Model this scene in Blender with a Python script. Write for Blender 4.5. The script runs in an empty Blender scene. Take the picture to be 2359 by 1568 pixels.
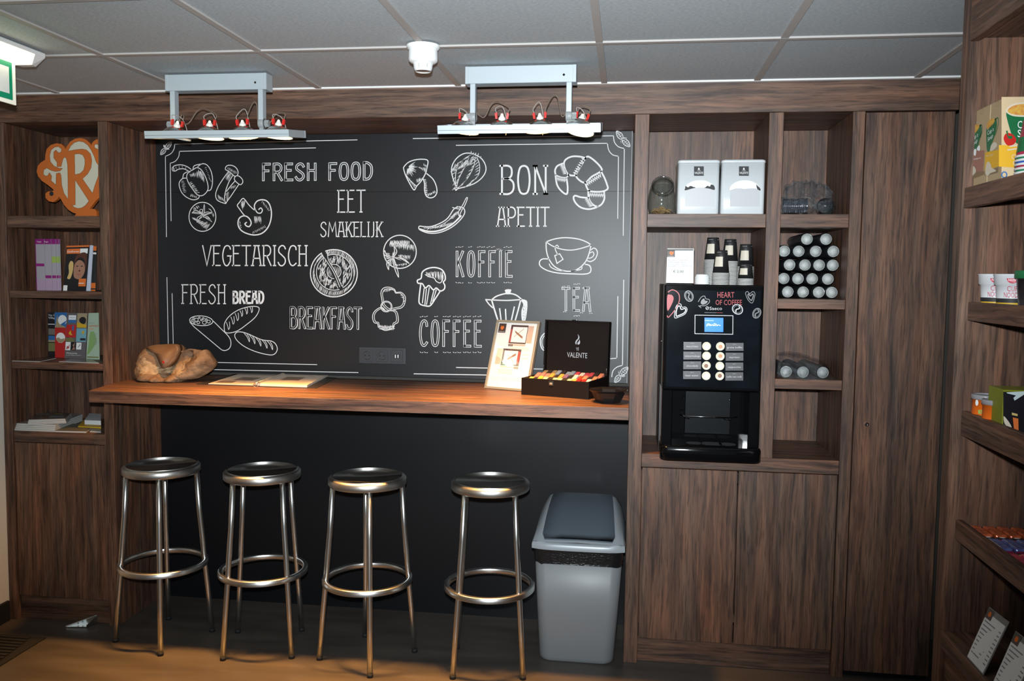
import bpy, bmesh, math, random
from mathutils import Vector, Matrix, Euler
random.seed(7)
SC = bpy.context.scene
COL = SC.collection
PI = math.pi

# ------------------------------------------------------------------ camera, world, lights, exposure
CX, CY, CZ = 2.5553, -3.5767, 1.6251
YAW, PITCH, ROLL, FOC = 0.13352, -0.07335, 0.01182, 1979.8


def cam_axes():
    a, b = math.cos(YAW), math.sin(YAW)
    f = Vector((-b * math.cos(PITCH), a * math.cos(PITCH), math.sin(PITCH)))
    r0 = Vector((a, b, 0))
    u0 = r0.cross(f)
    return r0 * math.cos(ROLL) + u0 * math.sin(ROLL), -r0 * math.sin(ROLL) + u0 * math.cos(ROLL), f


R_, U_, F_ = cam_axes()
CAM_P = Vector((CX, CY, CZ))
cd = bpy.data.cameras.new('camera')
cd.sensor_width = 36.0
cd.lens = FOC / 2359 * 36.0
cd.clip_start = 0.05
cam = bpy.data.objects.new('camera', cd)
cam.matrix_world = Matrix(((R_.x, U_.x, -F_.x, CX), (R_.y, U_.y, -F_.y, CY), (R_.z, U_.z, -F_.z, CZ), (0, 0, 0, 1)))
COL.objects.link(cam)
SC.camera = cam


def ray(u, v):
    return F_ + R_ * ((u - 1179.5) / FOC) - U_ * ((v - 784) / FOC)


def at(u, v, axis, val):
    """where the sight line through a point of the photograph meets the plane axis = val"""
    d = ray(u, v)
    i = 'XYZ'.index(axis)
    return CAM_P + d * ((val - CAM_P[i]) / d[i])


def onp(u, v, p0, n):
    d = ray(u, v)
    return CAM_P + d * ((Vector(p0) - CAM_P).dot(n) / d.dot(n))


w = bpy.data.worlds.new('world')
SC.world = w
w.use_nodes = True
w.node_tree.nodes['Background'].inputs[0].default_value = (0.80, 0.92, 1.0, 1)
w.node_tree.nodes['Background'].inputs[1].default_value = 0.10

SC.view_settings.view_transform = 'Standard'
SC.view_settings.look = 'None'
SC.view_settings.exposure = 0.0
SC.view_settings.gamma = 1.0
SC.view_settings.use_curve_mapping = False


def lamp(name, kind, loc, energy, color, target=None, size=0.05, spot=None, blend=0.5):
    l = bpy.data.lights.new(name, kind)
    l.energy = energy
    l.color = color
    if kind in ('POINT', 'SPOT'):
        l.shadow_soft_size = size
    if kind == 'SPOT':
        l.spot_size = math.radians(spot)
        l.spot_blend = blend
    if kind == 'AREA':
        l.size = size
    o = bpy.data.objects.new(name, l)
    o.location = loc
    if target is not None:
        o.rotation_euler = (Vector(target) - Vector(loc)).to_track_quat('-Z', 'Y').to_euler()
    COL.objects.link(o)
    return o


# the camera's own flash, just above the lens: the photograph was taken with it
FLASH = lamp('camera_flash', 'SPOT', CAM_P + Vector((-0.012, 0.0, 0.11)), 720.0, (0.88, 0.955, 1.0),
             target=(1.98, 0.0, 1.98), size=0.022, spot=84, blend=1.0)

# ------------------------------------------------------------------ materials
MATS = {}


def mat(name, base=(0.5, 0.5, 0.5), rough=0.5, metal=0.0, spec=0.5, emit=None, estr=1.0, trans=0.0, ior=1.45, alpha=1.0,
        noise=None, bump=None, coat=0.0):
    if name in MATS:
        return MATS[name]
    m = bpy.data.materials.new(name)
    m.use_nodes = True
    nt = m.node_tree
    b = nt.nodes['Principled BSDF']
    b.inputs['Base Color'].default_value = (*base, 1)
    b.inputs['Roughness'].default_value = rough
    b.inputs['Metallic'].default_value = metal
    b.inputs['Specular IOR Level'].default_value = spec
    b.inputs['Transmission Weight'].default_value = trans
    b.inputs['IOR'].default_value = ior
    b.inputs['Alpha'].default_value = alpha
    b.inputs['Coat Weight'].default_value = coat
    if emit:
        b.inputs['Emission Color'].default_value = (*emit, 1)
        b.inputs['Emission Strength'].default_value = estr
    if noise:                                    # (scale, second colour, detail[, stretch])
        tc = nt.nodes.new('ShaderNodeTexCoord')
        mp = nt.nodes.new('ShaderNodeMapping')
        mp.inputs['Scale'].default_value = noise[3] if len(noise) > 3 else (1, 1, 1)
        n = nt.nodes.new('ShaderNodeTexNoise')
        n.inputs['Scale'].default_value = noise[0]
        n.inputs['Detail'].default_value = noise[2]
        rp = nt.nodes.new('ShaderNodeValToRGB')
        rp.color_ramp.elements[0].position = 0.32
        rp.color_ramp.elements[1].position = 0.68
        rp.color_ramp.elements[0].color = (*base, 1)
        rp.color_ramp.elements[1].color = (*noise[1], 1)
        nt.links.new(tc.outputs['Object'], mp.inputs[0])
        nt.links.new(mp.outputs[0], n.inputs['Vector'])
        nt.links.new(n.outputs['Fac'], rp.inputs[0])
        nt.links.new(rp.outputs[0], b.inputs['Base Color'])
    if bump:                                     # (scale, strength, distance[, stretch])
        tc = nt.nodes.new('ShaderNodeTexCoord')
        mp = nt.nodes.new('ShaderNodeMapping')
        mp.inputs['Scale'].default_value = bump[3] if len(bump) > 3 else (1, 1, 1)
        n = nt.nodes.new('ShaderNodeTexNoise')
        n.inputs['Scale'].default_value = bump[0]
        n.inputs['Detail'].default_value = 5
        bp_ = nt.nodes.new('ShaderNodeBump')
        bp_.inputs['Strength'].default_value = bump[1]
        bp_.inputs['Distance'].default_value = bump[2]
        nt.links.new(tc.outputs['Object'], mp.inputs[0])
        nt.links.new(mp.outputs[0], n.inputs['Vector'])
        nt.links.new(n.outputs['Fac'], bp_.inputs['Height'])
        nt.links.new(bp_.outputs[0], b.inputs['Normal'])
    MATS[name] = m
    return m


def wood(name, grain):
    """dark walnut laminate; grain = the axis the grain runs along"""
    if name in MATS:
        return MATS[name]
    m = bpy.data.materials.new(name)
    m.use_nodes = True
    nt = m.node_tree
    b = nt.nodes['Principled BSDF']
    N = nt.nodes.new
    tc = N('ShaderNodeTexCoord')
    inf = N('ShaderNodeObjectInfo')
    mul = N('ShaderNodeVectorMath')
    mul.operation = 'SCALE'
    comb = N('ShaderNodeCombineXYZ')
    nt.links.new(inf.outputs['Random'], comb.inputs[0])
    nt.links.new(inf.outputs['Random'], comb.inputs[1])
    nt.links.new(inf.outputs['Random'], comb.inputs[2])
    nt.links.new(comb.outputs[0], mul.inputs[0])
    mul.inputs['Scale'].default_value = 7.3
    add = N('ShaderNodeVectorMath')
    nt.links.new(tc.outputs['Object'], add.inputs[0])
    nt.links.new(mul.outputs[0], add.inputs[1])
    # slow sideways wander of the grain
    wob = N('ShaderNodeTexNoise')
    wob.inputs['Scale'].default_value = 1.0
    wob.inputs['Detail'].default_value = 3
    mpw = N('ShaderNodeMapping')
    lo = {'X': (2.2, 11, 11), 'Y': (11, 2.2, 11), 'Z': (11, 11, 2.2)}[grain]
    mpw.inputs['Scale'].default_value = lo
    nt.links.new(add.outputs[0], mpw.inputs[0])
    nt.links.new(mpw.outputs[0], wob.inputs['Vector'])
    ws = N('ShaderNodeVectorMath')
    ws.operation = 'SCALE'
    ws.inputs['Scale'].default_value = 0.034
    nt.links.new(wob.outputs['Color'], ws.inputs[0])
    add2 = N('ShaderNodeVectorMath')
    nt.links.new(add.outputs[0], add2.inputs[0])
    nt.links.new(ws.outputs[0], add2.inputs[1])
    mp = N('ShaderNodeMapping')
    sc = {'X': (0.05, 1, 1), 'Y': (1, 0.05, 1), 'Z': (1, 1, 0.05)}[grain]
    mp.inputs['Scale'].default_value = sc
    nt.links.new(add2.outputs[0], mp.inputs[0])

    def tex(scale, detail, rough=0.6):
        n = N('ShaderNodeTexNoise')
        n.inputs['Scale'].default_value = scale
        n.inputs['Detail'].default_value = detail
        n.inputs['Roughness'].default_value = rough
        nt.links.new(mp.outputs[0], n.inputs['Vector'])
        return n
    n1 = tex(46, 4)
    n2 = tex(150, 3)
    n3 = tex(15, 2)
    r1 = N('ShaderNodeValToRGB')
    cr = r1.color_ramp
    cr.elements[0].position = 0.30
    cr.elements[0].color = (0.042, 0.021, 0.014, 1)
    cr.elements[1].position = 0.72
    cr.elements[1].color = (0.225, 0.112, 0.066, 1)
    e = cr.elements.new(0.50)
    e.color = (0.122, 0.061, 0.037, 1)
    nt.links.new(n1.outputs['Fac'], r1.inputs[0])
    # dark pore lines
    r2 = N('ShaderNodeValToRGB')
    r2.color_ramp.elements[0].position = 0.36
    r2.color_ramp.elements[0].color = (0.35, 0.33, 0.33, 1)
    r2.color_ramp.elements[1].position = 0.50
    r2.color_ramp.elements[1].color = (1, 1, 1, 1)
    nt.links.new(n2.outputs['Fac'], r2.inputs[0])
    mx = N('ShaderNodeMix')
    mx.data_type = 'RGBA'
    mx.blend_type = 'MULTIPLY'
    mx.inputs[0].default_value = 0.8
    nt.links.new(r1.outputs[0], mx.inputs[6])
    nt.links.new(r2.outputs[0], mx.inputs[7])
    # broad greyish / reddish bands
    r3 = N('ShaderNodeValToRGB')
    r3.color_ramp.elements[0].position = 0.35
    r3.color_ramp.elements[0].color = (0.80, 0.92, 1.02, 1)
    r3.color_ramp.elements[1].position = 0.65
    r3.color_ramp.elements[1].color = (1.12, 0.98, 0.90, 1)
    nt.links.new(n3.outputs['Fac'], r3.inputs[0])
    mx2 = N('ShaderNodeMix')
    mx2.data_type = 'RGBA'
    mx2.blend_type = 'MULTIPLY'
    mx2.inputs[0].default_value = 1.0
    nt.links.new(mx.outputs[2], mx2.inputs[6])
    nt.links.new(r3.outputs[0], mx2.inputs[7])
    nt.links.new(mx2.outputs[2], b.inputs['Base Color'])
    b.inputs['Roughness'].default_value = 0.50
    b.inputs['Specular IOR Level'].default_value = 0.5
    bp_ = N('ShaderNodeBump')
    bp_.inputs['Strength'].default_value = 0.25
    bp_.inputs['Distance'].default_value = 0.0006
    nt.links.new(n2.outputs['Fac'], bp_.inputs['Height'])
    nt.links.new(bp_.outputs[0], b.inputs['Normal'])
    MATS[name] = m
    return m


WX, WY, WZ = wood('walnut_along', 'X'), wood('walnut_across', 'Y'), wood('walnut_upright', 'Z')
GREY_METAL = mat('silver_paint', (0.44, 0.49, 0.52), 0.40, 0.2)
ALU = mat('polished_aluminium', (0.72, 0.72, 0.70), 0.30, 1.0, bump=(60, 0.05, 0.0004))
ALU_SEAT = mat('worn_aluminium', (0.42, 0.40, 0.37), 0.40, 1.0, noise=(7, (0.60, 0.59, 0.56), 6), bump=(240, 0.10, 0.0003))
CHROME = mat('chrome', (0.85, 0.85, 0.85), 0.08, 1.0)
BLACK_GLOSS = mat('black_gloss', (0.003, 0.003, 0.0035), 0.07, 0, 0.5)
BLACK_SATIN = mat('black_satin', (0.005, 0.0055, 0.007), 0.42, 0, 0.35)
BLACK_RUBBER = mat('black_rubber', (0.012, 0.012, 0.013), 0.7)
CHALK = mat('chalk_white_print', (0.74, 0.74, 0.74), 0.6, 0, 0.2)
BOARD = mat('blackboard_laminate', (0.0085, 0.0095, 0.0115), 0.42, 0, 0.5)
BOARD_INK = mat('blackboard_ink', (0.0085, 0.0095, 0.0115), 0.42, 0, 0.5)
WHITE = mat('white_paper', (0.80, 0.80, 0.79), 0.6)
WHITE_PLASTIC = mat('white_plastic', (0.80, 0.81, 0.80), 0.35)
GREY_PLASTIC = mat('grey_plastic', (0.27, 0.285, 0.29), 0.45)
RED = mat('red_plastic', (0.55, 0.02, 0.015), 0.35)
INK = mat('dark_ink', (0.02, 0.02, 0.022), 0.6)
GREY_INK = mat('grey_ink', (0.25, 0.25, 0.26), 0.6)
ORANGE = mat('orange_print', (0.75, 0.17, 0.02), 0.5)


def flat(name, rgb, rough=0.5):
    return mat(name, rgb, rough)


# ------------------------------------------------------------------ mesh builder
class MB:
    """collects shapes and links them as ONE mesh object; o = origin subtracted from every point"""

    def __init__(self, o=(0, 0, 0)):
        self.bm = bmesh.new()
        self.o = Vector(o)
        self.mats = []

    def mi(self, m):
        if m is None:
            return 0
        if m not in self.mats:
            self.mats.append(m)
        return self.mats.index(m)

    def v(self, p):
        return self.bm.verts.new(Vector(p) - self.o)

    def face(self, vs, m=None, smooth=False):
        try:
            f = self.bm.faces.new(vs)
        except ValueError:
            return None
        f.material_index = self.mi(m)
        f.smooth = smooth
        return f

    def hexa(self, pts, m=None):
        """8 points: bottom ring 0-3, top ring 4-7"""
        v = [self.v(p) for p in pts]
        for q in ((3, 2, 1, 0), (4, 5, 6, 7), (0, 1, 5, 4), (1, 2, 6, 5), (2, 3, 7, 6), (3, 0, 4, 7)):
            self.face([v[i] for i in q], m)
        return v

    def box(self, x0, x1, y0, y1, z0, z1, m=None, bev=0.0, seg=2):
        v = self.hexa([(x0, y0, z0), (x1, y0, z0), (x1, y1, z0), (x0, y1, z0), (x0, y0, z1), (x1, y0, z1), (x1, y1, z1), (x0, y1, z1)], m)
        if bev > 0:
            es = list({e for a in v for e in a.link_edges})
            bmesh.ops.bevel(self.bm, geom=es, offset=bev, segments=seg, profile=0.5, affect='EDGES', clamp_overlap=True)
        return self

    def prism(self, poly, off, m=None, side=None, smooth_side=False):
        """poly: 3D points; off: extrusion vector"""
        off = Vector(off)
        a = [self.v(p) for p in poly]
        b = [self.v(Vector(p) + off) for p in poly]
        n = len(a)
        self.face(a, m)
        self.face(b[::-1], m)
        for i in range(n):
            self.face([a[i], b[i], b[(i + 1) % n], a[(i + 1) % n]], side or m, smooth_side)
        return self

    def poly(self, pts, m=None):
        self.face([self.v(p) for p in pts], m)
        return self

    def lathe(self, prof, c=(0, 0, 0), m=None, n=32, axis='Z', smooth=True, M=None, close=False):
        """prof: [(radius, height[, mat])]"""
        c = Vector(c)
        rings = []
        for q in prof:
            r, h = q[0], q[1]
            ring = []
            k = 1 if r < 1e-6 else n
            for i in range(k):
                a = 2 * PI * i / n
                p = Vector((r * math.cos(a), r * math.sin(a), h))
                if axis == 'Y':
                    p = Vector((p.x, p.z, p.y))
                elif axis == 'X':
                    p = Vector((p.z, p.x, p.y))
                if M is not None:
                    p = M @ p
                ring.append(self.v(p + c))
            rings.append((ring, q[2] if len(q) > 2 else m))
        for (a, ma), (b, mb_) in zip(rings, rings[1:]):
            for i in range(n):
                j = (i + 1) % n
                if len(a) == 1 and len(b) == 1:
                    continue
                if len(a) == 1:
                    self.face([a[0], b[i], b[j]], mb_, smooth)
                elif len(b) == 1:
                    self.face([a[j], a[i], b[0]], mb_, smooth)
                else:
                    self.face([a[i], a[j], b[j], b[i]], mb_, smooth)
        return self

    def tube(self, pts, r, m=None, n=10, caps=True, smooth=True, closed=False):
        pts = [Vector(p) for p in pts]
        rr = r if isinstance(r, (list, tuple)) else [r] * len(pts)
        rings = []
        ref = None
        N = len(pts)
        for i, p in enumerate(pts):
            if closed:
                t = (pts[(i + 1) % N] - pts[i - 1])
            else:
                t = (pts[min(i + 1, N - 1)] - pts[max(i - 1, 0)])
            t.normalize()
            if ref is None:
                ref = t.orthogonal().normalized()
            ref = (ref - t * ref.dot(t))
            if ref.length < 1e-6:
                ref = t.orthogonal()
            ref.normalize()
            bt = t.cross(ref)
            rings.append([self.v(p + (ref * math.cos(2 * PI * k / n) + bt * math.sin(2 * PI * k / n)) * rr[i]) for k in range(n)])
        seq = list(zip(rings, rings[1:])) + ([(rings[-1], rings[0])] if closed else [])
        for a, b in seq:
            for k in range(n):
                self.face([a[k], a[(k + 1) % n], b[(k + 1) % n], b[k]], m, smooth)
        if caps and not closed:
            self.face(rings[0][::-1], m)
            self.face(rings[-1], m)
        return self

    def ribbon(self, pts, wd, nrm, m=None, closed=False, lift=0.0):
        """flat printed line on a plane with normal nrm"""
        nrm = Vector(nrm)
        P = [Vector(p) + nrm * lift for p in pts]
        q = [P[0]]
        for p in P[1:]:
            if (p - q[-1]).length > 1e-5:
                q.append(p)
        if closed and len(q) > 2 and (q[0] - q[-1]).length < 1e-5:
            q.pop()
        P = q
        N = len(P)
        if N < 2:
            return self
        L, Rr = [], []
        for i in range(N):
            if closed:
                a, b = P[i - 1], P[(i + 1) % N]
            else:
                a, b = P[max(i - 1, 0)], P[min(i + 1, N - 1)]
            d1 = (P[i] - a)
            d2 = (b - P[i])
            if d1.length < 1e-9:
                d1 = d2
            if d2.length < 1e-9:
                d2 = d1
            d1, d2 = d1.normalized(), d2.normalized()
            t = d1 + d2
            if t.length < 1e-3:
                t = d1
            t.normalize()
            s = nrm.cross(t)
            k = 1.0 / max(0.45, abs(t.dot(d1)))
            ww = wd[i] if isinstance(wd, (list, tuple)) else wd
            e = Vector((0, 0, 0))
            if not closed and i == 0:
                e = -d2 * ww * 0.4
            if not closed and i == N - 1:
                e = d1 * ww * 0.4
            L.append(self.v(P[i] + e + s * ww * 0.5 * k))
            Rr.append(self.v(P[i] + e - s * ww * 0.5 * k))
        rng = range(N) if closed else range(N - 1)
        for i in rng:
            j = (i + 1) % N
            self.face([L[i], Rr[i], Rr[j], L[j]], m)
        return self

    def text(self, s, org, ex, ey, h, m=None, width=None, align='L', font=None):
        """flat lettering: org = baseline start (or centre), ex / ey = unit directions"""
        ex, ey = Vector(ex), Vector(ey)
        c = bpy.data.curves.new('lettering_tmp', 'FONT')
        c.body = s
        c.size = 1.0
        c.resolution_u = 2
        o = bpy.data.objects.new('lettering_tmp', c)
        me = bpy.data.meshes.new_from_object(o)
        xs = [p.co.x for p in me.vertices]
        ys = [p.co.y for p in me.vertices]
        if xs:
            x0, x1 = min(xs), max(xs)
            cap = 0.70
            sy = h / cap
            sx = sy if width is None else width / max(1e-6, x1 - x0)
            off = 0 if align == 'L' else -(x1 - x0) * sx * (0.5 if align == 'C' else 1.0)
            vs = [self.v(Vector(org) + ex * ((p.co.x - x0) * sx + off) + ey * (p.co.y * sy)) for p in me.vertices]
            for f in me.polygons:
                self.face([vs[i] for i in f.vertices], m)
        bpy.data.objects.remove(o)
        bpy.data.curves.remove(c)
        bpy.data.meshes.remove(me)
        return self

    def build(self, name, m=None, parent=None, bev=0.0, loc=None, smooth_angle=None):
        self.bm.normal_update()
        bmesh.ops.triangulate(self.bm, faces=[f for f in self.bm.faces if len(f.verts) > 4], ngon_method='EAR_CLIP')
        me = bpy.data.meshes.new(name)
        self.bm.to_mesh(me)
        self.bm.free()
        ms = self.mats[:]
        if not ms and m:
            ms = [m]
        for x in ms:
            me.materials.append(x)
        ob = bpy.data.objects.new(name, me)
        COL.objects.link(ob)
        if parent is not None:
            ob.parent = parent
        if loc is not None:
            ob.location = loc
        if bev > 0:
            md = ob.modifiers.new('edge', 'BEVEL')
            md.width = bev
            md.segments = 2
            md.limit_method = 'ANGLE'
        return ob


def tag(o, label, cat, group=None, kind=None):
    if label:
        o['label'] = label
    if cat:
        o['category'] = cat
    if group:
        o['group'] = group
    if kind:
        o['kind'] = kind
    return o


def struct(o):
    o['kind'] = 'structure'
    return o


def thing(name, label, cat, loc=(0, 0, 0), rotz=0.0, group=None):
    o = bpy.data.objects.new(name, None)
    o.empty_display_size = 0.05
    COL.objects.link(o)
    o.location = loc
    o.rotation_euler = (0, 0, rotz)
    return tag(o, label, cat, group)


def children_of(o):
    return [c for c in bpy.data.objects if c.parent is o]


def copy_tree(o, parent=None):
    ch = children_of(o)
    c = o.copy()
    COL.objects.link(c)
    if parent is not None:
        c.parent = parent
    for k in ch:
        copy_tree(k, c)
    return c


def smooth_pts(pts, closed=False, k=5):
    """Catmull-Rom through control points (tuples of any length)"""
    n = len(pts)
    if n < 3:
        return list(pts)
    out = []
    segs = n if closed else n - 1
    for i in range(segs):
        p0 = pts[(i - 1) % n] if closed or i > 0 else pts[0]
        p1 = pts[i]
        p2 = pts[(i + 1) % n]
        p3 = pts[(i + 2) % n] if closed or i + 2 < n else pts[-1]
        for j in range(k):
            t = j / k
            out.append(tuple(0.5 * (2 * b + (c - a) * t + (2 * a - 5 * b + 4 * c - d) * t * t + (3 * b - a - 3 * c + d) * t ** 3)
                             for a, b, c, d in zip(p0, p1, p2, p3)))
    if not closed:
        out.append(tuple(pts[-1]))
    return out


# levels and lines of the built-in woodwork (metres; front plane y = 0)
A0, A1, B0, B1 = 0.2147, 0.2593, 2.5686, 2.6256
C0, C1, D0, D1 = 3.0971, 3.1530, 3.4161, 3.4615
H, T = 2.2909, 2.4098
PY, KY = 0.395, 0.432
XL, XR = -0.287, 3.795
# ------------------------------------------------------------------ the room shell
FLOORM = mat('floor_vinyl', (0.055, 0.047, 0.042), 0.36, 0, 0.5, noise=(3.0, (0.092, 0.079, 0.069), 8, (0.6, 3.5, 1)), bump=(90, 0.08, 0.0006))
CEILM = mat('ceiling_tile', (0.35, 0.385, 0.405), 0.9, 0, 0.2, noise=(260, (0.49, 0.535, 0.56), 4, (0.35, 1, 1)), bump=(240, 0.25, 0.001, (0.35, 1, 1)))
TBAR = mat('ceiling_bar', (0.40, 0.375, 0.355), 0.6)
WALLW = mat('white_wall', (0.72, 0.74, 0.70), 0.8)

m = MB(); m.box(-0.9, 4.3, -5.2, 0.46, -0.05, 0.0)
struct(m.build('floor', FLOORM))
m = MB(); m.box(-0.9, 4.3, -5.2, 0.46, T + 0.006, T + 0.05)
struct(m.build('ceiling', CEILM))
m = MB(); m.box(-0.9, 4.3, 0.46, 0.50, 0, T + 0.05)
struct(m.build('wall_back', flat('dark_wall', (0.05, 0.045, 0.04), 0.8)))
m = MB(); m.box(XL - 0.04, XL, -5.2, 0.46, 0, T + 0.006)
struct(m.build('wall_left', WALLW))
m = MB(); m.box(4.26, 4.30, -5.2, 0.46, 0, T + 0.006)
struct(m.build('wall_right', flat('dark_wall', (0.05, 0.045, 0.04), 0.8)))
m = MB(); m.box(XL, XL + 0.014, -5.2, -0.012, 0, 0.095, bev=0.003)
struct(m.build('baseboard_left', BLACK_RUBBER))
# ceiling grid: bars every 0.6 m
m = MB()
GX = 0.0417
for i in range(-1, 8):
    x = GX + 0.6 * i
    if XL < x < 4.25:
        m.box(x - 0.012, x + 0.012, -5.2, -0.001, T, T + 0.006)
for j in range(1, 9):
    y = -0.6144 - 0.6 * (j - 1)
    m.box(XL, 4.26, y - 0.012, y + 0.012, T - 0.0004, T + 0.006)
struct(m.build('trim_2', TBAR))
m = MB(); m.box(XL, 4.26, -0.022, -0.0005, T - 0.001, T + 0.006)
struct(m.build('trim_3', flat('white_angle', (0.75, 0.74, 0.72))))
# fascia and soffit over the whole built-in
m = MB(); m.box(XL + 0.0005, XR + 0.012, 0.0, 0.455, H, T + 0.004, bev=0.0015, seg=1)
struct(m.build('trim_1', WX))

# ------------------------------------------------------------------ bookcase at the left
bc = thing('bookcase', 'dark walnut open bookcase at the left end with leaflets on its shelves', 'bookcase', (-0.04, 0.2, 0))
o = bc.location
LB = -0.243


def bpart(name, x0, x1, y0, y1, z0, z1, mt, par=bc, org=o, bev=0.0012, label=None):
    q = MB(org)
    q.box(x0, x1, y0, y1, z0, z1, mt, bev=bev, seg=1)
    ob = q.build(name, mt, par)
    if label:
        ob['label'] = label
    return ob


bpart('side_panel', XL + 0.001, LB, 0.0, 0.44, 0.0, H - 0.001, WZ)
bpart('side_panel', A0, A1, 0.0, 0.44, 0.0, H - 0.001, WZ)
bpart('back_panel', LB, A0, PY + 0.002, 0.44, 0.0, H - 0.001, WZ)
for zt, zb in ((1.876, 1.824), (1.538, 1.506), (1.214, 1.182), (0.892, 0.842)):
    bpart('shelf', LB + 0.0005, A0 - 0.0005, 0.006, PY, zb, zt, WX)
bpart('door', LB + 0.004, A0 - 0.003, 0.008, 0.028, 0.116, 0.839, WZ, label='plain walnut door below the shelves')
bpart('plinth', LB + 0.0005, A0 - 0.0005, 0.022, 0.04, 0.0, 0.112, WX)

# ------------------------------------------------------------------ coffee cabinet
cc = thing('coffee_cabinet', 'tall walnut cabinet with open compartments around the coffee machine', 'cabinet', (3.0, 0.2, 0))
o2 = cc.location


def cpart(*a, **k):
    return bpart(*a, par=cc, org=o2, **k)


cpart('side_panel', B0, B1, 0.0, 0.455, 0.0, H - 0.001, WZ)
cpart('side_panel', D0, D1, 0.0, 0.455, 0.0, H - 0.001, WZ)
cpart('divider', C0, C1, 0.0, KY, 0.9005, H - 0.001, WZ)
cpart('back_panel', B1, D0, KY + 0.001, 0.455, 0.0, H - 0.001, WZ)
cpart('shelf', B1 + 0.0005, C0 - 0.0005, 0.004, KY, 1.8365, 1.8902, WX)
cpart('shelf', C1 + 0.0005, D0 - 0.0005, 0.004, KY, 1.8365, 1.8902, WX)
cpart('shelf', C1 + 0.0005, D0 - 0.0005, 0.006, KY, 1.512, 1.551, WX)
cpart('shelf', C1 + 0.0005, D0 - 0.0005, 0.006, KY, 1.187, 1.227, WX)
cpart('deck', B1 + 0.0005, D0 - 0.0005, 0.003, KY, 0.8437, 0.9003, WX)
DS = 3.0195
for x0, x1, side in ((B1 + 0.004, DS - 0.0025, -1), (DS + 0.0025, D0 - 0.004, 1)):
    d = cpart('door', x0, x1, 0.004, 0.024, 0.110, 0.8405, WZ)
cpart('plinth', B1 + 0.0005, D0 - 0.0005, 0.028, 0.046, 0.0, 0.106, WX)
# small metal hinges that glint in the gap between the doors
for z in (0.79, 0.20):
    cpart('hinge', DS - 0.002, DS + 0.002, 0.010, 0.03, z, z + 0.03, CHROME, bev=0)

# ------------------------------------------------------------------ tall cupboard
tc_ = thing('tall_cupboard', 'full height walnut cupboard door with a small lock beside the coffee cabinet', 'cupboard', (3.63, 0.2, 0))
o3 = tc_.location
bpart('carcass', D1 + 0.001, XR, 0.03, 0.44, 0.032, H - 0.001, WZ, par=tc_, org=o3)
tdoor = bpart('door', D1 + 0.004, XR, 0.0, 0.024, 0.030, H - 0.006, WZ, par=tc_, org=o3)
bpart('plinth', D1 + 0.001, XR, 0.03, 0.06, 0.0, 0.030, BLACK_SATIN, par=tc_, org=o3)
lk = MB(o3)
Rx = Matrix.Rotation(PI / 2, 4, 'X')
lk.lathe([(0.0, 0.0075), (0.007, 0.0075), (0.0095, 0.004), (0.0095, 0.0)], (3.5145, 0.0, 1.054), CHROME, 20, M=Rx)
lk.box(3.5137, 3.5153, -0.0082, -0.0072, 1.050, 1.058, INK)
lk.build('lock', CHROME, tdoor)

# ------------------------------------------------------------------ counter
ct = MB()
ZT, ZB = 1.128, 1.079
YF = -0.252
poly = [(0.312, YF), (B0 - 0.0006, YF), (B0 - 0.0006, PY - 0.008), (A1 + 0.0008, PY - 0.008), (A1 + 0.0008, 0.002)]
ct.prism([(x, y, ZB) for x, y in poly], (0, 0, ZT - ZB), WX)
bmesh.ops.recalc_face_normals(ct.bm, faces=ct.bm.faces[:])
tag(ct.build('bar_counter', WX, bev=0.0015), 'long walnut bar counter under the black mural, warm lamp light on top', 'counter')

# black panel below the counter
lp = MB(); lp.box(A1 + 0.001, B0 - 0.001, PY, PY + 0.02, 0.0, 1.1275)
tag(lp.build('lower_panel', BLACK_SATIN), 'plain black wall panel below the bar counter behind the stools', 'panel')

# ------------------------------------------------------------------ snack rack on the right
rk = thing('snack_rack', 'walnut snack rack with deep lipped shelves along the right side', 'rack', (3.6, -1.7, 0))
o4 = rk.location
RX, RYI, RYO, RYE, RXB = 3.413, -1.177, -1.126, -2.35, 3.80


def rpart(*a, **k):
    return bpart(*a, par=rk, org=o4, **k)


rpart('end_panel', RX, RXB, RYI, RYO, 0.0, T - 0.002, WZ)
rpart('back_panel', RXB, RXB + 0.02, RYE, RYO, 0.0, T - 0.002, WZ)
rpart('top_board', RX + 0.022, RXB, RYE, RYI - 0.0005, 2.252, 2.285, WY)
rpart('fascia', RX, RX + 0.022, RYE, RYI - 0.0005, 2.244, T - 0.002, WY)
for xf, zt, zb, zs in ((3.418, 1.871, 1.818, 1.866), (3.441, 1.575, 1.526, 1.560), (3.438, 1.287, 1.222, 1.255), (3.437, 0.993, 0.940, 0.972)):
    rpart('shelf', xf + 0.0185, RXB - 0.0005, RYE, RYI - 0.0005, zs - 0.026, zs, WY)
    rpart('shelf_lip', xf, xf + 0.018, RYE, RYI - 0.0005, zb, zt, WY)
rpart('base_shelf', RX, RXB - 0.0005, RYE, RYI - 0.0005, 0.640, 0.686, WY)
rpart('base_front', RX + 0.012, RX + 0.03, RYE, RYI - 0.0005, 0.0, 0.6395, WY)

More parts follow.
